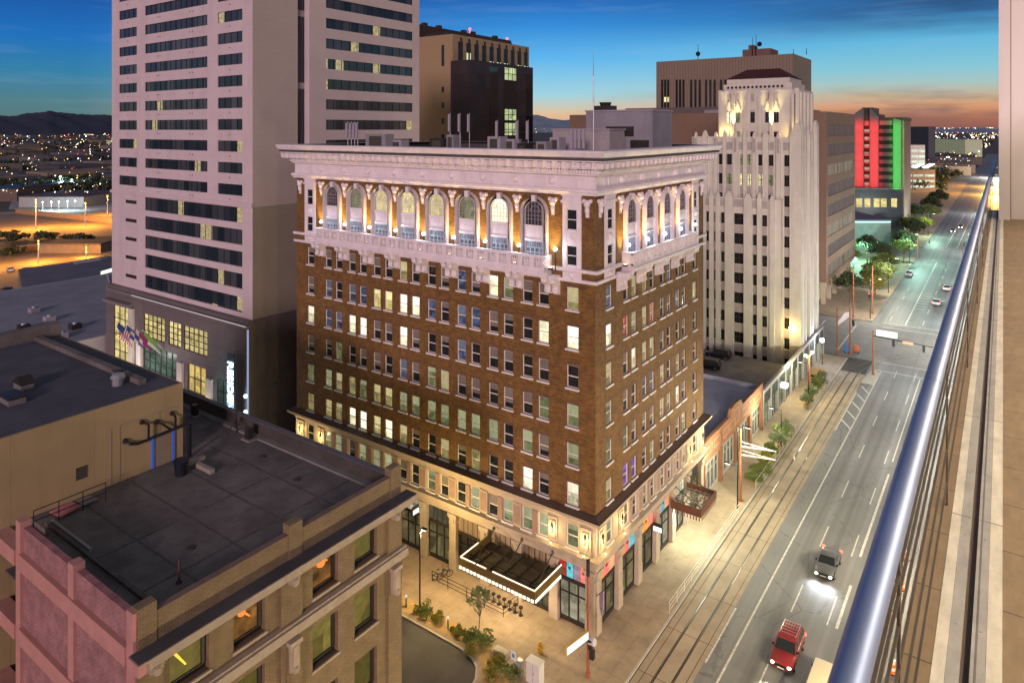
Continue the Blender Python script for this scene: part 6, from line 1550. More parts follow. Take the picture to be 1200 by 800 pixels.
for k in range(60):
    x = mx0 + .1 + (mx1 - mx0 - .2) * k / 59
    b.ball((x, my0 + .08, mz + 1.02), .055, int(k in (13, 22, 23, 24, 25, 26)), 6)
b.build('front_globes', [upm, darkframe], mq)
for k, x in enumerate((mx0 + .9, (mx0 + mx1) / 2, mx1 - .8)):
    b = MB(); b.tube((x, Y0 - .6, 6.35), (x + .4, my0 + .9, mz + .9), .05, .05, 8); b.ball((x, Y0 - .62, 6.35), .16); b.build('tie_rod', darkframe, mq)
lamp('SPOT', 'marquee_light', ((mx0 + mx1) / 2 - 2, 50.5, mz - .05), 800, (1, .74, .40), .6, (0, -.1, -1), 160, .5); lamp('SPOT', 'marquee_light', ((mx0 + mx1) / 2 + 2, 50.5, mz - .05), 800, (1, .74, .40), .6, (0, -.1, -1), 160, .5)
m2 = thing('side_marquee', 'rusty open lattice marquee on the street side of the brick building near the shop row', 'marquee', (-27, 71, 4.6))
b = MB(); x0, x1, y0, y1 = -28.5, -25.2, 68.9, 73.6
b.box(x0, x1, y0, y0 + .14, 4.3, 5.1); b.box(x1 - .14, x1, y0 + .14, y1, 4.3, 5.1); b.box(x0, x1, y1 - .14, y1, 4.3, 5.1)
FA = b
b = MB()
for k in range(1, 6): x = x0 + (x1 - x0) * k / 6; b.box(x - .04, x + .04, y0 + .14, y1 - .14, 4.6, 4.72)
for k in range(1, 8): y = y0 + (y1 - y0) * k / 8; b.box(x0, x1 - .14, y - .03, y + .03, 4.72, 4.82)
b.build('lattice', mat('lattice_pale', (.34, .33, .25), .6, var=.2), m2)
b = FA
for k in range(14): b.box(x1 + .001, x1 + .03, y0 + .2 + k * .32, y0 + .3 + k * .32, 3.95, 4.28); 
for k in range(10): b.box(x0 + .2 + k * .32, x0 + .3 + k * .32, y0 - .03, y0 - .001, 3.95, 4.28)
b.build('fascia', mat('rusty_fascia', (.13, .055, .03), .7, var=.3, scale=3), m2)
for y in (69.6, 72.9): b = MB(); b.tube((XR + .5, y, 6.3), (x1 - .2, y, 5.0), .045, .045, 6); b.build('tie_rod', darkframe, m2)
lamp('SPOT', 'side_marquee_light', (-26.6, 71.2, 4.4), 2200, (.95, 1, .75), .5, (0, 0, -1), 165, .4)
# bar stools under the marquee and the terrace rail
for k in range(7):
    x = -39.3 + k * .62
    lb = ['stool under the marquee, farthest left of the row', 'stool under the marquee, second from the left', 'stool under the marquee, third from the left', 'stool under the marquee, middle of the row', 'stool under the marquee, third from the right', 'stool under the marquee, second from the right', 'stool under the marquee, farthest right of the row'][k]
    t = thing('bar_stool', 'dark ' + lb, 'stool', (x, 51.55, .12), 'stools in a row under the marquee')
    b = MB(); b.tube((x, 51.55, .8), (x, 51.55, .88), .2, .2, 10); b.build('seat', blackmetal, t); b = MB(); b.tube((x, 51.55, .12), (x, 51.55, .8), .035, .035, 6); b.build('post', blackmetal, t); b = MB(); b.tube((x, 51.55, .121), (x, 51.55, .16), .22, .18, 10); b.build('foot', blackmetal, t)
ra = thing('terrace_rail', 'dark metal guard rail enclosing the stools under the entrance marquee', 'railing', (-41, 50.6, .12))
b = MB(); pts = [(-45.3, 50.45), (-43.3, 50.45), (-41, 50.45), (-38.9, 50.45), (-36.75, 50.45), (-36.5, 52.4)]
for (x, y) in pts: b.tube((x, y, .12), (x, y, 1.12), .035, .035, 6)
for z in (.4, .75, 1.12):
    for (a, c) in zip(pts, pts[1:]): b.tube((*a, z), (*c, z), .028, .028, 6)
b.build('rails', darkframe, ra)
def bicycle(label, x, y, rz, m):
    t = local_thing('bicycle', label, 'bicycle', 'bicycles at the guard rail')
    for yy in (-.52, .52):
        b = MB()
        for k in range(16):
            a0, a1 = 2 * math.pi * k / 16, 2 * math.pi * (k + 1) / 16; b.tube((0, yy + .33 * math.cos(a0), .34 + .33 * math.sin(a0)), (0, yy + .33 * math.cos(a1), .34 + .33 * math.sin(a1)), .03, .03, 6)
        b.build('wheel', tyre, t)
    b = MB(); b.path([(0, -.52, .34), (0, -.1, .32), (0, .42, .78), (0, -.2, .8), (0, -.52, .34)], .022, 6); b.path([(0, -.1, .32), (0, -.22, .95)], .022, 6); b.path([(0, .52, .34), (0, .40, .98)], .022, 6); b.build('frame', m, t)
    b = MB(); b.box(-.07, .07, -.36, -.1, .95, 1.0); b.build('saddle', blackmetal, t, bevel=.02); b = MB(); b.tube((-.27, .36, 1.0), (.27, .36, 1.0), .018, .018, 6); b.build('handlebar', blackmetal, t)
    t.location = (x, y, .12); t.rotation_euler = (0, R(6), rz)
bicycle('pale bicycle leaning at the left end of the guard rail', -45.0, 51.2, R(-20), steel); bicycle('dark bicycle beside the pale one at the left end of the guard rail', -44.6, 51.5, R(-24), blackmetal)
# blade signs on the brick building
for k, (x, y, z, lb, fy) in enumerate(((-49.2, Y0 - .7, 5.0, 'small white lit projecting sign left of the entrance on the brick building', 1), (XR + .75, 64.6, 4.4, 'small white lit projecting sign on the street side of the brick building', 0))):
    t = thing('projecting_sign', lb, 'sign', (x, y, z)); b = MB()
    if fy: b.box(x - .07, x + .07, y - .55, y + .4, z - .42, z + .42); b.box(x - .03, x + .03, y + .4, Y0, z - .03, z + .03)
    else: b.box(x - .55, x + .45, y - .07, y + .07, z - .42, z + .42); b.box(XR - .1, x - .55, y - .03, y + .03, z - .03, z + .03)
    b.build('sign_case', darkframe, t); b = MB()
    if fy: b.box(x + .071, x + .085, y - .48, y + .33, z - .36, z + .1)
    else: b.box(x - .48, x + .38, y - .086, y - .071, z - .36, z + .1)
    b.build('sign_face', glow('sign_face_white', (.9, .96, 1), 1.6), t)
t = thing('corner_flag', 'furled dark and white flag hanging on the corner pier of the brick building', 'flag', (XR + .5, Y0 - .3, 4.4)); b = MB(); b.tube((XR + .1, Y0 - .1, 3.8), (XR + 1.1, Y0 - .5, 4.9), .03, .03, 6); b.build('pole', darkframe, t)
b = MB(); b.prism([(XR + .5, Y0 - .26, 4.3), (XR + 1.0, Y0 - .46, 4.8), (XR + .95, Y0 - .44, 3.2), (XR + .75, Y0 - .36, 2.5), (XR + .55, Y0 - .28, 3.0)], (.05, .1, 0)); b.build('cloth', mat('flag_mauve', (.28, .22, .30), .8, var=.3, scale=4), t)

# ------------------------------------------------------------------ small street things by the planted corner
x, y = gz(634, 766)
t = thing('fire_hydrant', 'yellow fire hydrant on the pavement corner beside the white cabinet', 'hydrant', (-31.9, 48.9, .12)); x, y = -31.75, 48.9
b = MB(); b.tube((x, y, .12), (x, y, .2), .22, .22, 10); b.tube((x, y, .2), (x, y, .72), .15, .15, 12); b.ball((x, y, .74), .17, 0, 12); b.tube((x, y, .85), (x, y, .98), .06, .05, 6); b.build('barrel', mat('hydrant_yellow', (.75, .42, .03), .5), t, smooth=True)
b = MB(); b.tube((x - .27, y, .56), (x + .27, y, .56), .075, .075, 8); b.tube((x, y - .3, .5), (x, y, .5), .1, .1, 8); b.build('nozzles', MATS['hydrant_yellow'], t)
x, y = gz(627, 800); t = thing('utility_cabinet', 'tall white utility cabinet at the edge of the planted corner', 'cabinet', (x, y, .12))
b = MB(); b.box(x - .62, x + .62, y - .38, y + .38, .12, 1.75); b.build('case', mat('cabinet_white', (.66, .66, .62), .45, var=.05), t, bevel=.02)
b = MB(); b.box(x - .66, x + .66, y - .42, y + .42, 1.752, 1.82); b.build('lid', MATS['cabinet_white'], t); b = MB(); b.box(x - .01, x + .01, y - .39, y - .381, .3, 1.7); b.box(x + .08, x + .11, y - .40, y - .381, .9, 1.1); b.build('door_seam', darkframe, t)
x, y = gz(609, 792); t = thing('meter_cabinet', 'narrow grey meter cabinet left of the tall white cabinet', 'cabinet', (x, y, .12)); b = MB(); b.box(x - .25, x + .25, y - .22, y + .22, .12, 1.35); b.build('case', steel, t, bevel=.04); b = MB(); b.box(x - .2, x + .2, y - .235, y - .221, .5, 1.2); b.build('door', mat('meter_door', (.36, .36, .34), .5), t)
x, y = gz(602, 795); t = thing('parking_sign', 'small rounded white parking sign on a post beside the grey meter cabinet', 'sign', (x, y, .12)); b = MB(); b.tube((x, y, .12), (x, y, 2.1), .04, .04, 6); b.build('post', steel, t)
b = MB(); b.box(x - .24, x + .24, y - .05, y - .0, 1.5, 2.25); b.build('plate', mat('plate_white', (.66, .69, .71), .5), t, bevel=.02); b = MB(); b.box(x - .12, x + .12, y - .06, y - .051, 1.75, 2.05); b.build('symbol', mat('sign_blue_green', (.05, .25, .4), .5), t)
for k, (u, v, lb) in enumerate(((476, 712, 'grey bollard light near the head of the planted bed'), (525, 738, 'grey bollard light in the middle of the planted bed'))):
    x, y = gz(u, v); t = thing('bollard_light', lb, 'bollard', (x, y, .12)); b = MB(); b.tube((x, y, .12), (x, y, 1.0), .09, .09, 10); b.build('post', steel, t); b = MB(); b.tube((x, y, 1.0), (x, y, 1.16), .1, .1, 10); b.build('cap', glow('bollard_cap', (1, .95, .8), .9), t)
x, y = gz(590, 770); t = thing('concrete_block', 'low concrete block seat at the edge of the planted corner', 'block', (x, y, .12)); b = MB(); b.box(x - .9, x + .4, y - .3, y + .35, .12, .55); b.build('block', kerbc, t, bevel=.03)
# tramway fence by the shrubs and pavement barrier
def fence(name, label, pts, h, m):
    t = thing(name, label, 'railing', (pts[0][0], pts[0][1], .12)); b = MB(); n = 0
    for (x0, y0), (x1, y1) in zip(pts, pts[1:]):
        L_ = math.hypot(x1 - x0, y1 - y0); k_ = max(1, round(L_ / 1.8))
        for k in range(k_ + 1): x, y = x0 + (x1 - x0) * k / k_, y0 + (y1 - y0) * k / k_; b.tube((x, y, .12), (x, y, h), .03, .03, 6)
        for z in (.45, .8, h): b.tube((x0, y0, z), (x1, y1, z), .025, .025, 6)
    b.build('rails', m, t)
whiter = mat('rail_white', (.66, .65, .60), .4, metal=.2)
fence('tramway_fence', 'pale metal fence between the shrub bed and the tram track', [(-24.62, 86), (-24.62, 106)], 1.2, whiter)
fence('tramway_fence', 'pale metal fence beside the tram track near the side marquee', [(-24.7, 59.5), (-24.7, 79.5)], 1.2, whiter)
fence('tramway_fence', 'pale metal fence by the far shrub bed and the two globes', [(-24.62, 115), (-24.62, 131)], 1.2, whiter)
t = thing('wooden_bench', 'ochre timber deck bench at the end of the shrub bed', 'bench', (-27.0, 133, .12)); b = MB(); [b.box(-28.2 + k * .32, -27.92 + k * .32, 131, 135, .5, .56) for k in range(6)]; b.build('slats', mat('ochre_timber', (.42, .25, .06), .8), t); b = MB(); [b.box(-28, -26.6, y, y + .1, .12, .5) for y in (131.3, 134.5)]; b.build('legs', blackmetal, t)
# traffic barrels on the near kerb, seen through the railing mesh
def tl_barrel(label, x, y):
    t = thing('traffic_barrel', label, 'traffic barrel', (x, y, .01), 'striped traffic barrels along the near kerb')
    for k in range(4):
        b = MB(); b.tube((x, y, .06 + .25 * k), (x, y, .31 + .25 * k), .3 - .02 * k, .28 - .02 * k, 12); b.build('band', mat('barrel_orange', (.8, .2, .03), .5) if k % 2 == 0 else whitepaint, t)
    b = MB(); b.tube((x, y, .01), (x, y, .06), .38, .36, 12); b.build('base', tyre, t)
for k, (u, v, pl_) in enumerate(((1062, 655, 'farthest'), (1056, 690, 'second farthest'), (1048, 698, 'middle'), (1042, 722, 'second nearest'), (1046, 788, 'nearest'))):
    x, y = gz(u, v); tl_barrel('orange and white striped traffic barrel beyond the terrace mesh, the %s of the five' % pl_, x, y)
# ------------------------------------------------------------------ plants and trees
def leafmat(name, c, v=.35):
    if name in MATS: return MATS[name]
    m = bpy.data.materials.new(name); m.use_nodes = True
    t = NT(m.node_tree); o = t.n('ShaderNodeOutputMaterial'); p = t.n('ShaderNodeBsdfPrincipled')
    g = t.n('ShaderNodeNewGeometry')
    n1 = t.noise(g.outputs['Position'], 1.4, 3.0); r = t.math('ADD', t.math('MULTIPLY', n1, .6), t.math('MULTIPLY', g.outputs['Random Per Island'], .5))
    t.set(p, 'Base Color', t.ramp(r, [(.2, tuple(k * (1 - v) for k in c)), (.8, tuple(k * (1 + v) for k in c))])); t.set(p, 'Roughness', .6)
    tr = t.n('ShaderNodeBsdfTranslucent'); t.set(tr, 0, tuple(k * 1.2 for k in c)); mx = t.n('ShaderNodeMixShader'); t.set(mx, 0, .3); t.set(mx, 1, p.outputs[0]); t.set(mx, 2, tr.outputs[0]); t.set(o, 0, mx.outputs[0])
    MATS[name] = m; return m
barkm = mat('bark', (.12, .085, .055), .9, var=.3, scale=6, bump=.3)
def leaves(mb, rnd, c, r, n, s, flat=1.0):
    for _ in range(n):
        d = Vector((rnd.gauss(0, 1), rnd.gauss(0, 1), rnd.gauss(0, 1))).normalized() * r * (rnd.random() ** .45)
        p = Vector(c) + Vector((d.x, d.y, d.z * flat)); u = Vector((rnd.uniform(-1, 1), rnd.uniform(-1, 1), rnd.uniform(-1, 1))).normalized(); w_ = u.orthogonal().normalized(); k = s * rnd.uniform(.6, 1.4)
        mb.quad(tuple(p - u * k), tuple(p - w_ * k * .45), tuple(p + u * k), tuple(p + w_ * k * .45))
def make_tree(name, label, cat, h, rad, n, leaf, lm, seed, group=None, clumps=14, trunk_r=.14, low=.38):
    rnd = random.Random(seed); t = local_thing(name, label, cat, group)
    b = MB(); b.tube((0, 0, 0), (.1, .05, h * low), trunk_r, trunk_r * .75, 8)
    cl = []
    for k in range(clumps):
        a = k * 2.4 + rnd.uniform(-.4, .4); rr_ = rad * math.sqrt((k + .5) / clumps) * .82; z = h * (low + .12 + (1 - low - .2) * (1 - (rr_ / rad) ** 1.6 * .75) * rnd.uniform(.62, 1.05))
        c = (math.cos(a) * rr_, math.sin(a) * rr_, z); cl.append(c)
        mid = (c[0] * .45, c[1] * .45, h * low + (z - h * low) * .45); b.tube((.1, .05, h * low * .9), mid, trunk_r * .5, trunk_r * .3, 6, cap=False); b.tube(mid, c, trunk_r * .3, trunk_r * .12, 5, cap=False)
    b.build('trunk', barkm, t)
    f = MB()
    for c in cl: leaves(f, rnd, c, rad * rnd.uniform(.30, .46), n // clumps, leaf, .75)
    f.build('crown', lm, t); return t
lg_ = leafmat('leaf_green', (.14, .18, .045)); ld = leafmat('leaf_dark', (.045, .062, .025)); ly = leafmat('leaf_yellow_green', (.25, .24, .04)); lo_ = leafmat('leaf_grey_green', (.16, .20, .10))
x, y = gz(561, 742)
t = make_tree('young_tree', 'slim young tree with loose grey green leaves in the planted corner bed', 'tree', 4.3, 1.1, 620, .12, lo_, 3, None, 13, .045, .35); t.location = (x, y, .13)
def bush(label, x, y, r, h, lm, seed, grp, n=420, leaf=.12, z=.13):
    rnd = random.Random(seed); t = local_thing('shrub', label, 'shrub', grp); b = MB()
    for k in range(6): a = k * 1.05; b.tube((0, 0, 0), (math.cos(a) * r * .6, math.sin(a) * r * .6, h * .7), .02, .01, 5)
    b.build('stems', barkm, t); f = MB()
    for k in range(7): a = k * 2.4; q = r * math.sqrt(k / 7); leaves(f, rnd, (math.cos(a) * q, math.sin(a) * q, h * rnd.uniform(.35, .75)), r * .55, n // 7, leaf, h / r * .45)
    f.build('foliage', lm, t); t.location = (x, y, z); return t
PB = ['leafy shrub at the head of the planted bed beside the black lamp', 'small shrub next in the planted bed, right of the black lamp shrub', 'low shrub beside the middle bollard light in the planted bed', 'broad yellow green shrub at the foot of the slim young tree, nearest the kerb', 'broad shrub at the foot of the slim young tree, on its right', 'shrub near the tip of the planted corner, by the concrete block', 'dark green shrub at the bottom edge left of the white cabinet', 'small shrub in the planted corner below the slim young tree', 'yellowish shrub at the bottom edge of the planted corner, nearest the kerb']
for k, (u, v, r, h) in enumerate(((496, 722, .8, .9), (512, 729, .55, .6), (535, 744, .5, .5), (551, 752, .85, .85), (568, 756, .8, .8), (582, 783, .7, .7), (598, 799, .9, 1.1), (552, 768, .45, .4), (574, 795, .5, .5))):
    x, y = gz(u, v); bush(PB[k], x, y, r, h, (lg_, ly, ly, lg_, lg_, ly, lg_, ly, ly)[k], k, 'shrubs in the planted corner')
SB = ['nearest', 'second', 'third', 'fourth', 'fifth', 'sixth', 'farthest']
for k, y in enumerate((87.8, 90.4, 93.2, 96.0, 98.8, 101.6, 104.2)): bush('bushy shrub behind the fence before the red brick shop row, %s along the bed' % SB[k], -25.3 + .15 * math.sin(k * 2), y, 1.0 + .25 * math.sin(k * 1.7), (1.3, 1.5, 1.7, 1.9, 2.7, 2.4, 2.2)[k], (lg_, lg_, ly, lg_, lo_, lg_, lo_)[k], 20 + k, 'shrubs along the tramway fence', 600, .17)
for k, y in enumerate((117, 120.5, 124, 127.5)): bush('bushy shrub in the bed by the two amber globes, %s along the bed' % SB[k], -25.5, y, .9, (2.0, 2.4, 3.0, 2.6)[k], (lo_, lo_, lg_, lo_)[k], 40 + k, 'shrubs in the far tramway bed', 500, .18)
GT = 'street trees on the left kerb beyond the junction'
p1_ = make_tree('street_tree', 'round headed street tree on the left kerb', 'tree', 7.2, 3.6, 2000, .32, lg_, 11, GT, 18, .15); p2_ = make_tree('street_tree', 'spreading street tree', 'tree', 6.4, 3.2, 1700, .3, ly, 12, GT, 16, .13); p3_ = make_tree('street_tree', 'dark street tree', 'tree', 8.2, 3.2, 2000, .34, ld, 13, GT, 18, .16)
TR = [(-31.5, 191, 0, 1.0, 'dark bushy street tree against the columns of the brown office', 2), (-27.5, 199, .7, 1.0, 'first street tree up the left kerb, behind the red signal pole', 1), (-27.8, 206, 2, 1.05, 'second street tree up the left kerb, olive and spreading', 0), (-28.2, 214, 1, 1.1, 'third street tree up the left kerb, beyond the red signal pole', 0), (-27.4, 222, 4, .95, 'fourth street tree up the left kerb, near the parked white saloon', 1), (-28.6, 231, 5, 1.05, 'fifth street tree up the left kerb, just before the parked white saloon', 0),
      (-31, 243, 2.5, 1.1, 'tall green lit street tree before the second junction, nearest the kerb', 2), (-36, 250, 3, 1.2, 'dark tree by the teal lit plaza, in front of the blue roof', 2), (-40, 240, 1.5, 1.0, 'dark tree at the left of the teal lit plaza', 0), (-26.8, 260, 0, 1.1, 'bright green tree at the second junction, left kerb', 0), (-27.4, 269, .5, 1.2, 'large dark tree behind the bright green one at the second junction', 2),
      (-27.8, 306, 2, 1.2, 'dark kerb tree just past the second junction', 2), (-30, 318, 3, 1.3, 'second dark kerb tree past the second junction', 0), (-27, 334, 4, 1.2, 'third kerb tree past the second junction, pale green', 1), (-32, 350, 1, 1.4, 'fourth kerb tree past the second junction, behind the pale green one', 2), (-28, 372, 2, 1.3, 'fifth kerb tree past the second junction', 0), (-29, 396, 3, 1.4, 'sixth kerb tree past the second junction', 2), (-28, 430, 5, 1.5, 'kerb tree near the pale garage, up the avenue', 2)]
used = set()
for (x, y, rz, s, lb, k) in TR:
    pr = (p1_, p2_, p3_)[k]
    if k in used: o = dup(pr, (x, y, .12), rz, lb)
    else: o = pr; o.location = (x, y, .12); o.rotation_euler = (0, 0, rz); o['label'] = lb; used.add(k)
    o.scale = (s, s, s)
for p in (-27.6, -28): lamp('POINT', 'plaza_light', (p - 9, 246 + (p + 28) * 20, 6), 5200, (.35, 1, .75), .4)

# ------------------------------------------------------------------ equipment on the brick building roof
RZ = 41.32
def py(u, v, Y):
    a = u - 600; d = (-sn * 812 + cs * a, cs * 812 + sn * a, -(v - 151.5)); t_ = Y / d[1]; return (d[0] * t_, EYE + d[2] * t_)
antw = mat('antenna_panel', (.36, .34, .38), .5, var=.05)
def antenna(label, us, vt, Y, w_=.32, vb=None):
    x0, z = py(sum(us) / len(us), vt, Y); t = thing('panel_antenna', label, 'antenna', (x0, Y, RZ), 'panel antennas on the brick building roof')
    for u in us:
        x, z = py(u, vt, Y); b = MB(); b.box(x - w_ / 2, x + w_ / 2, Y - .12, Y + .1, z - 1.9, z); b.build('panel', antw, t, bevel=.03)
        b = MB(); b.tube((x, Y + .16, RZ), (x, Y + .16, z + .1), .05, .05, 6); b.build('mast', steel, t)
    xa, xb = py(us[0], vt, Y)[0], py(us[-1], vt, Y)[0]; b = MB(); b.box(xa - .1, xb + .1, Y + .1, Y + .2, z - 1.2, z - 1.1); b.build('frame', blackmetal, t)
antenna('cluster of four pale panel antennas, leftmost on the roof of the brick building', (406.5, 410.5, 414.5, 418), 144, 58)
antenna('three spaced pale panel antennas in front of the tan office', (526.5, 538, 549), 134, 58, .26)
antenna('two spaced pale panel antennas in front of the dark glass block, middle of the roof', (582, 606, 618), 142, 59, .26)
antenna('cluster of pale panel antennas beside the thin mast and low plant room', (670, 674.5, 679, 684), 152, 60, .3)
antenna('cluster of four pale panel antennas at the right end of the roof', (772.5, 776.5, 781, 785.5), 139, 76, .34)
t = thing('flag_mast', 'thin tall bare mast rising from the roof of the brick building', 'mast', (py(695.5, 100, 60)[0], 60, RZ)); x, z = py(695.5, 61, 60); b = MB(); b.tube((x, 60, RZ), (x, 60, z - 2.4), .065, .05, 8); b.tube((x, 60, z - 2.4), (x, 60, z), .035, .015, 6); b.build('pole', steel, t)
def room(name, label, x0, x1, y0, y1, zt, m, details=None, cat='roof room'):
    t = thing(name, label, cat, ((x0 + x1) / 2, (y0 + y1) / 2, RZ)); b = MB(); b.box(x0, x1, y0, y1, RZ + .003, zt); b.build('walls', m, t); b = MB(); b.box(x0 - .12, x1 + .12, y0 - .12, y1 + .12, zt + .003, zt + .16); b.build('roof_edge', antw, t); return t
greyw = mat('grey_render', (.27, .27, .29), .8, var=.15, scale=.6, stain=.3, streak=True); brnw = mat('ochre_render', (.30, .19, .07), .8, var=.12)
t = room('lift_room', 'grey rendered lift room with a dark vent on top of the brick building', -39.2, -31.0, 70, 75.4, 46.0, greyw)
b = MB(); b.box(-36.6, -33.2, 69.95, 69.99, 43.2, 44.3); b.box(-33.6, -31.4, 69.93, 69.98, RZ, 42.8); b.build('openings', darkframe, t)
x0 = py(701, 130, 72)[0]; x1 = py(720, 130, 72)[0]; b = MB(); b.box(x0, x1, 71, 72.6, 46.17, 46.7); b.tube(((x0 + x1) / 2, 71.8, 46.7), ((x0 + x1) / 2, 71.8, 47.1), .6, .75, 10); b.build('cooling_vent', darkframe, t)
t = room('plant_room', 'low pale plant room with flat eaves, beside the thin mast on the brick building roof', -40.6, -33.6, 65, 68.5, 43.9, mat('pale_render', (.36, .34, .33), .8, var=.12, stain=.2))
x, z = py(652, 160, 64); b = MB(); b.box(-39.2, -36.6, 64.9, 64.98, RZ, 43.2); b.build('door_panel', antw, t)
rnd = random.Random(4)
RL = ['long grey duct unit at the far left of the brick building roof', 'small dark unit next to the leftmost antennas on the roof', 'grey air handling unit left of the three spaced antennas', 'tall grey switch cabinet below the three spaced antennas', 'dark duct box below the middle antennas on the roof', 'blue grey condenser below the middle antennas on the roof', 'grey cabinet right of the middle antennas on the roof', 'low dark unit between the middle antennas and the low pale plant room', 'small framed white unit left of the low pale plant room']
for k, (u0, u1, vt) in enumerate(((428, 452, 157), (458, 470, 164), (503, 520, 162), (523, 531, 158), (571, 586, 160), (588, 603, 163), (606, 616, 168), (628, 640, 166), (644, 655, 161))):
    Y = 58 + (k % 3) * 1.2; x0, z = py(u0, vt, Y); x1, _ = py(u1, vt, Y); t = thing('roof_unit', RL[k], 'roof unit', ((x0 + x1) / 2, Y, RZ), 'plant units on the brick building roof')
    b = MB(); b.box(x0, x1, Y, Y + 1.4, RZ + .2, z); b.build('casing', (greyw, darkframe, antw)[(k * 2 + (k > 4)) % 3], t, bevel=.04); b = MB(); b.box(x0 + .06, x1 - .06, Y + .1, Y + 1.3, RZ + .002, RZ + .2); b.build('base', darkframe, t); b = MB(); b.box(x0 + (x1 - x0) * .2, x0 + (x1 - x0) * .8, Y - .03, Y - .002, RZ + .6, z - .25); b.build('grille', MATS['louvre'], t)

# ------------------------------------------------------------------ left middle distance
t = thing('white_roof_shed', 'wide low building with a pale blue white roof at far left, beside the hotel base', 'building', (-140, 55, 0))
b = MB(); b.prism([(-172, 42, 0), (-118.5, 30, 0), (-118.5, 56.5, 0), (-172, 78, 0)], (0, 0, 10)); b.build('walls', mat('shed_wall', (.5, .48, .45), .8, var=.08), t)
b = MB(); b.poly([(-171.5, 42.3, 10.02), (-118.8, 30.4, 10.02), (-118.8, 56, 10.02), (-171.5, 77.3, 10.02)]); b.build('roof', mat('pale_roof', (.26, .27, .30), .8, var=.16, scale=.15, stain=.3), t)
b = MB(); b.prism([(-118.9, 30, 10.0), (-118.4, 30, 10.0), (-118.4, 56.6, 10.0), (-118.9, 56.4, 10)], (0, 0, .7)); b.build('parapet', MATS['shed_wall'], t)
for k, (u, v, lb) in enumerate(((40, 366, 'grey roof unit on the pale shed roof, farthest'), (28, 386, 'dark roof unit on the pale shed roof, left'), (58, 376, 'small roof unit on the pale shed roof, middle'), (88, 385, 'roof unit on the pale shed roof, right middle'), (72, 396, 'pale roof unit on the pale shed roof, nearest'))):
    x, y = gz(u, v, 10); q = thing('roof_unit', lb, 'roof unit', (x, y, 10.03), 'units on the pale shed roof'); b = MB(); b.box(x - .8, x + .8, y - .8, y + .8, 10.03, 10.9); b.build('casing', (greyw, darkframe, antw, darkframe, antw)[k], q, bevel=.06); b = MB(); b.tube((x, y, 10.9), (x, y, 11.15), .5, .5, 10); b.build('fan', steel, q)
t = thing('grey_shed', 'dark grey flat roofed shed left of the hotel tower, with pale skylights', 'building', (-190, 78, 0))
b = MB(); b.prism([(-207, 72, 0), (-176, 62, 0), (-170, 86, 0), (-206, 97, 0)], (0, 0, 8)); b.build('walls', mat('grey_shed_wall', (.17, .155, .125), .85, var=.1), t)
b = MB(); b.poly([(-206.6, 72.4, 8.02), (-176.3, 62.5, 8.02), (-170.6, 85.6, 8.02), (-205.6, 96.5, 8.02)]); b.build('roof', mat('grey_shed_roof', (.12, .13, .16), .85, var=.2, scale=.2), t)
for k, (u0, v0, u1, v1) in enumerate(((86, 310, 118, 305), (118, 322, 131, 318))):
    x, y = gz(u0, v0, 8); x2, y2 = gz(u1, v1, 8); b = MB(); b.prism([(x, y, 8.03), (x2, y2, 8.03), (x2 - 1, y2 + 2.5, 8.03), (x - 1, y + 2.5, 8.03)], (0, 0, .8)); b.build('skylight', antw if k == 0 else glow('skylight_lit', (1, .95, .8), 1.2), t)
# lit lots, fences, flyover
amb = mat('lot_asphalt', (.22, .19, .15), .85, var=.25, scale=.05, stain=.25)
def lotpoly(name, uv, z=.02, m=amb):
    b = MB(); b.poly([(*gz(u, v), z) for u, v in uv]); o = b.build(name, m); o['kind'] = 'structure'
lotpoly('amber_lot', ((-40, 300), (140, 280), (140, 345), (-40, 335)))
lotpoly('upper_lot', ((-60, 250), (135, 246), (135, 276), (-60, 285)), .015)
lotpoly('pale_lot', ((15, 232), (140, 224), (140, 246), (60, 249), (10, 245)), .018, mat('pale_lot_m', (.3, .3, .29), .8, var=.15, scale=.05))
def site_lamp(u, v, vt, col, p, label, heads=1, grp='lot lamps at far left'):
    x, y = gz(u, v); d = -x * sn + y * cs; h = EYE - (vt - 151.5) / 812 * d
    t = thing('lot_lamp', label, 'street lamp', (x, y, .02), grp); b = MB(); b.tube((x, y, .02), (x, y, h), .22, .14, 6); b.build('pole', steel, t); b = MB(); b.box(x - .9, x + .9, y - .4, y + .4, h, h + .25); b.build('lamp_head', blackmetal, t); b = MB(); b.ball((x, y, h - .35), d / 812 * .85, 0, 6); b.build('globe', glow('lot_globe_%d' % (col[2] * 100), col, 7, True), t)
    lamp('POINT', 'lot_light', (x, y, h - 1.5), p, col, .4)
SO, TE, WT = (1, .38, .04), (.62, .95, 1), (1, .9, .7)
site_lamp(45, 308, 281, SO, 26000, 'amber lot lamp on a tall pole left of the grey shed'); site_lamp(-30, 318, 285, SO, 26000, 'amber lot lamp beyond the left edge'); site_lamp(101, 302, 288, SO, 9000, 'amber lot lamp behind the grey shed')
site_lamp(42, 268, 233, SO, 60000, 'tall amber lamp on the upper lot, left of the lit shed'); site_lamp(100, 266, 237, SO, 50000, 'amber lamp on the upper lot, right of the lit shed'); site_lamp(-25, 275, 240, SO, 60000, 'amber lamp of the upper lot beyond the left edge'); site_lamp(126, 252, 229, SO, 30000, 'amber lamp of the upper lot next to the hotel tower')
for k, u in enumerate((50, 60, 69, 79, 88)): site_lamp(u, 247, 236 - k * .4, TE, 4500, 'cool white lamp in front of the long lit shed, number %s from the left' % ('one', 'two', 'three', 'four', 'five')[k], grp='cool lamps of the long shed')
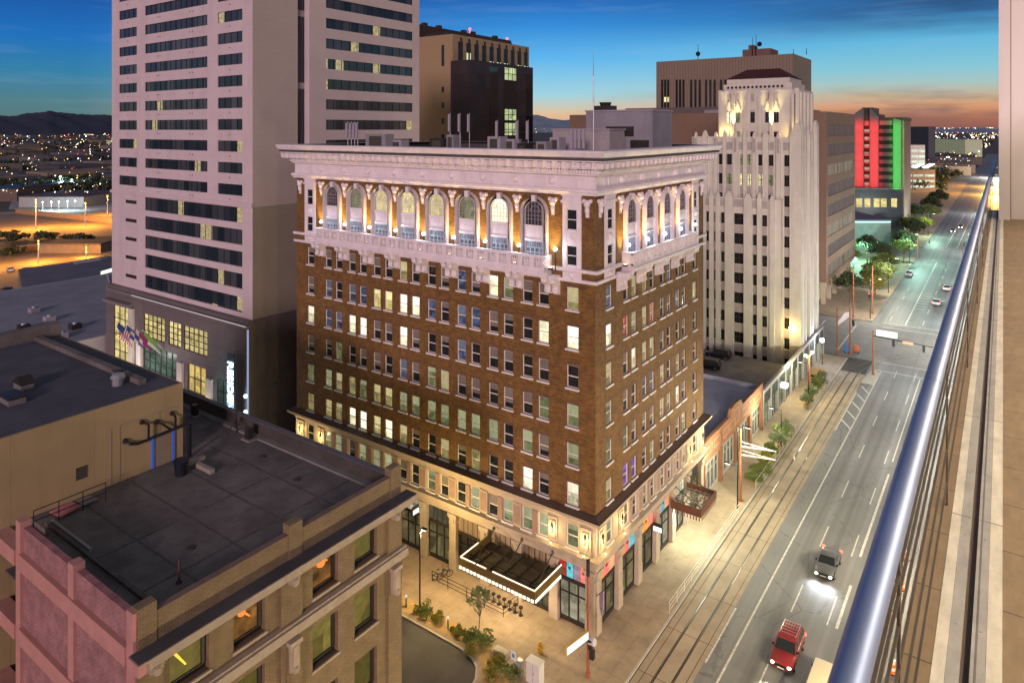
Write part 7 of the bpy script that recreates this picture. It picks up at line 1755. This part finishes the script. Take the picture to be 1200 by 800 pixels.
site_lamp(71, 224, 206, TE, 26000, 'cool white lamp on a tall mast beyond the long lit shed, left'); site_lamp(84, 226, 210, TE, 22000, 'cool white lamp on a tall mast beyond the long lit shed, right'); site_lamp(103, 222, 218, SO, 16000, 'amber lamp beyond the long lit shed, near the hotel tower')
def farbox(name, label, cat, u0, u1, vb, vt, depth, m, roofm=None, sub=None):
    x0, y0 = gz(u0, vb); x1, y1 = gz(u1, vb); d = -(x0 + x1) / 2 * sn + (y0 + y1) / 2 * cs; h = EYE - (vt - 151.5) / 812 * d
    dx, dy = x1 - x0, y1 - y0; L_ = math.hypot(dx, dy); nx, ny = -dy / L_ * depth, dx / L_ * depth
    t = thing(name, label, cat, (x0, y0, 0)); b = MB(); b.prism([(x0, y0, 0), (x1, y1, 0), (x1 + nx, y1 + ny, 0), (x0 + nx, y0 + ny, 0)], (0, 0, h)); b.build('walls', m, t)
    b = MB(); b.prism([(x0 - .3, y0 - .3, h + .01), (x1 + .3, y1 - .3, h + .01), (x1 + nx, y1 + ny, h + .01), (x0 + nx, y0 + ny, h + .01)], (0, 0, .5)); b.build('roof', roofm or darkframe, t); return t, (x0, y0, x1, y1, h, nx, ny)
whsh = mat('shed_white', (.25, .27, .28), .7, var=.1)
farbox('long_shed', 'long white shed lit by cool lamps, beyond the upper lot at far left', 'shed', 22, 98, 243, 231, 40, whsh, mat('shed_roof_dark', (.06, .05, .06), .8))
farbox('flyover', 'long low concrete flyover ramp crossing the amber lot at far left', 'flyover', 46, 118, 297, 287, 10, mat('flyover_concrete', (.2, .17, .13), .85), mat('flyover_deck', (.12, .1, .08), .85))
farbox('low_shed', 'low pale shed with a lit wall, left of the hotel tower beyond the upper lot', 'shed', 52, 126, 227, 219, 40, mat('shed_cool_wall', (.4, .42, .42), .8), mat('shed_roof_pale', (.16, .17, .18), .8))
farbox('brown_warehouse', 'brown low warehouse at the far left edge, behind the amber lots', 'warehouse', -30, 20, 236, 222, 60, mat('warehouse_brown', (.13, .10, .08), .85))
fence_b = MB()
for (u0, v0, u1, v1) in ((18, 250, 132, 262), (-20, 300, 50, 293)): (x0, y0), (x1, y1) = gz(u0, v0), gz(u1, v1); fence_b.prism([(x0, y0, 0), (x1, y1, 0), (x1, y1 + .4, 0), (x0, y0 + .4, 0)], (0, 0, 2.4))
o = fence_b.build('lot_wall', mat('lot_wall_tan', (.3, .2, .11), .85)); tag(o, 'tan boundary wall round the amber lots at far left', 'wall')
# ------------------------------------------------------------------ right middle distance
def garage(label, u0, u1, vb, vt, depth, levels, m):
    t, (x0, y0, x1, y1, h, nx, ny) = farbox('parking_garage', label, 'garage', u0, u1, vb, vt, depth, m)
    lit = litmat('garage_lit', (.85, .95, .72), .95, .5, .08, .3); b = MB(); dx, dy = (x1 - x0), (y1 - y0); L_ = math.hypot(dx, dy); ox, oy = dy / L_ * .15, -dx / L_ * .15
    for k in range(levels):
        z = h * (.22 + .72 * k / levels); zz = z + h * .30 / levels
        n = 3
        for j in range(n):
            a, c = j / n + .02, (j + 1) / n - .02
            b.prism([(x0 + dx * a + ox, y0 + dy * a + oy, z), (x0 + dx * c + ox, y0 + dy * c + oy, z), (x0 + dx * c + ox, y0 + dy * c + oy, zz), (x0 + dx * a + ox, y0 + dy * a + oy, zz)], (-ox * .9, -oy * .9, 0))
        b.prism([(x1 + .12, y1, z), (x1 + nx + .12, y1 + ny, z), (x1 + nx + .12, y1 + ny, zz), (x1 + .12, y1, zz)], (-.1, 0, 0), 1)
    b.build('lit_decks', [lit, litmat('garage_dim', (.8, .7, .5), .35, .5, .08, .3)], t); return t, (x0, y0, x1, y1, h, nx, ny)
t, (x0, y0, x1, y1, h, nx, ny) = garage('wide low parking garage with bright roof lamps right of the red and green block', 1056, 1096, 226, 199, 110, 3, mat('garage_brown', (.22, .18, .13), .85))
b = MB()
for q in (.25, .6): b.box(x0 + (x1 - x0) * q, x0 + (x1 - x0) * q + 3.5, y0 + ny * .15, y0 + ny * .8, h + 1.2, h + 1.7)
b.build('roof_lights', glow('roof_light_strip', (.95, 1, .9), 2.2, True), t)
garage('pale parking garage with white lit decks behind the wide low one', 1060, 1084, 205, 170, 100, 4, mat('garage_pale', (.4, .4, .38), .85))
farbox('dark_block', 'slim dark tower block on the skyline right of the floodlit block', 'building', 1088, 1096, 196, 149, 60, mat('block_blue', (.06, .07, .085), .8))
farbox('lit_hall', 'small pale green lit hall near the far end of the avenue', 'building', 1131, 1151, 186, 163.5, 80, mat('hall_wall', (.4, .42, .3), .8, emit=(.6, .75, .4), estr=.12))  # hall walls glow weakly by themselves to look lit
t, (x0, y0, x1, y1, h, nx, ny) = farbox('glass_podium', 'dark glass podium with yellow lit ground floor in front of the floodlit block', 'building', 990, 1058, 279, 222, 5, mat('podium_glass', (.04, .055, .06), .3), mat('podium_roof', (.16, .18, .17), .7))
b = MB()
for q in (.08, .2, .34, .5, .62, .8): b.prism([(x0 + (x1 - x0) * q, y0 + (y1 - y0) * q - .2, 12.5), (x0 + (x1 - x0) * (q + .1), y0 - .2 + (y1 - y0) * (q + .1), 12.5), (x0 + (x1 - x0) * (q + .1), y0 - .2 + (y1 - y0) * (q + .1), 16), (x0 + (x1 - x0) * q, y0 + (y1 - y0) * q - .2, 16)], (0, .1, 0))
b.build('lit_bays', litmat('podium_lit', (1, .82, .3), .9, .6, .5, .5), t)
t, (x0, y0, x1, y1, h, nx, ny) = farbox('blue_roof_hall', 'long hall with a blue roof and teal lit eaves beyond the brown office', 'hall', 985, 1044, 297, 259, 36, mat('hall_teal', (.14, .20, .18), .7), mat('roof_blue', (.05, .085, .16), .6, var=.15))
b = MB(); b.prism([(x0, y0 - .5, h - .5), (x1, y1 - .5, h - .5), (x1, y1 - .5, h - .1), (x0, y0 - .5, h - .1)], (0, .3, 0)); b.build('eaves_light', glow('teal_strip', (.6, 1, .9), 1.6, True), t)
t = thing('arched_canopy', 'pale curved canopy lit teal in the plaza beyond the brown office', 'canopy', (-44, 240, .12)); b = MB()
P = [(-52 + 14 * k / 16, 7.5 * math.sin(math.pi * (k / 16) * .92 + .05) + .2) for k in range(17)]
for (xa, za), (xb, zb) in zip(P, P[1:]): b.prism([(xa, 236, za), (xb, 236, zb), (xb, 236, zb + .35), (xa, 236, za + .35)], (0, 9, 0))
b.build('shell', mat('canopy_shell', (.45, .5, .5), .6), t)
lamp('POINT', 'canopy_light', (-43, 232, 5), 5000, (.4, 1, .85), .4)

# ------------------------------------------------------------------ the far city: lights, low blocks and tree masses
rnd = random.Random(21)
def stuff(o): o['kind'] = 'stuff'; return o
cols = [glow('city_amber', (1, .55, .15), 5, True), glow('city_white', (1, .92, .75), 6, True), glow('city_cool', (.7, 1, .95), 5, True), glow('city_red', (1, .10, .06), 4, True), glow('city_blue', (.3, .3, 1), 4, True)]
b = MB()
def octa(x, y, z, r, mi):
    P = [(x + r, y, z), (x, y + r, z), (x - r, y, z), (x, y - r, z), (x, y, z + r), (x, y, z - r)]; i = len(b.v); b.v.extend(P)
    for k in range(4): b.f.append((i + k, i + (k + 1) % 4, i + 4)); b.m.append(mi); b.f.append((i + (k + 1) % 4, i + k, i + 5)); b.m.append(mi)
for (ua, ub, n, va, vb) in ((-80, 135, 700, 149, 226), (625, 690, 26, 149, 156), (1062, 1172, 700, 148, 196), (930, 1000, 20, 149, 160)):
    for _ in range(n):
        u = rnd.uniform(ua, ub); v = va + 2 + (vb - va - 2) * rnd.random() ** 1.7; z = rnd.uniform(4, 11)
        x, y = gz(u, max(v, 154.5), z)
        if -26 < x < 4: continue
        d = -x * sn + y * cs; r = d / 812 * rnd.choice((.2, .25, .3, .36, .46, .7)); mi = rnd.choices(range(5), (40, 34, 14, 9, 2))[0]
        octa(x, y, z + (0 if v > 154.5 else d * (154.5 - v) / 812), r, mi)
stuff(b.build('city_lights', cols))
b = MB(); bmats = [mat('block_grey', (.14, .13, .12), .9), mat('block_tan', (.2, .16, .11), .9), mat('block_dark', (.06, .06, .065), .9), litmat('block_lit', (1, .85, .55), .6, .7, .06, .15)]
for (ua, ub, n, va, vb) in ((-60, 131, 150, 158, 222), (1064, 1165, 150, 158, 210)):
    for _ in range(n):
        u = rnd.uniform(ua, ub); v = va + (vb - va) * rnd.random() ** 1.5; x, y = gz(u, v)
        if -45 < x < 14: continue
        s = rnd.uniform(8, 30); b.box(x - s, x + s, y, y + rnd.uniform(15, 50), 0, rnd.uniform(4, 11), rnd.choices(range(4), (4, 3, 5, .5))[0])
stuff(b.build('city_blocks', bmats))
b = MB()
for (ua, ub, n, va, vb) in ((-60, 131, 420, 160, 232), (1064, 1162, 260, 162, 226)):
    for _ in range(n):
        u = rnd.uniform(ua, ub); v = va + (vb - va) * rnd.random() ** 1.3; x, y = gz(u, v)
        if -33 < x < 6: continue
        r = rnd.uniform(3, 6.5)
        for q in range(3): leaves(b, rnd, (x + rnd.uniform(-r, r), y + rnd.uniform(-r, r), rnd.uniform(3, 7)), r, 26, 1.5, .6)
stuff(b.build('city_trees', leafmat('leaf_far', (.035, .045, .022))))
# dark shrubs on the lots at far left
for k, (u, v) in enumerate(((5, 280), (18, 283), (52, 281), (84, 283), (95, 284), (12, 300))):
    x, y = gz(u, v); bush('dark bush on the amber lots at far left, %s' % ('at the edge of the picture', 'second from the left edge', 'left of the flyover', 'over the flyover, left of two', 'over the flyover, right of two', 'below the lot wall')[k], x, y, 4.0, 3.5, ld, 60 + k, 'bushes on the amber lots', 300, .7, 0)
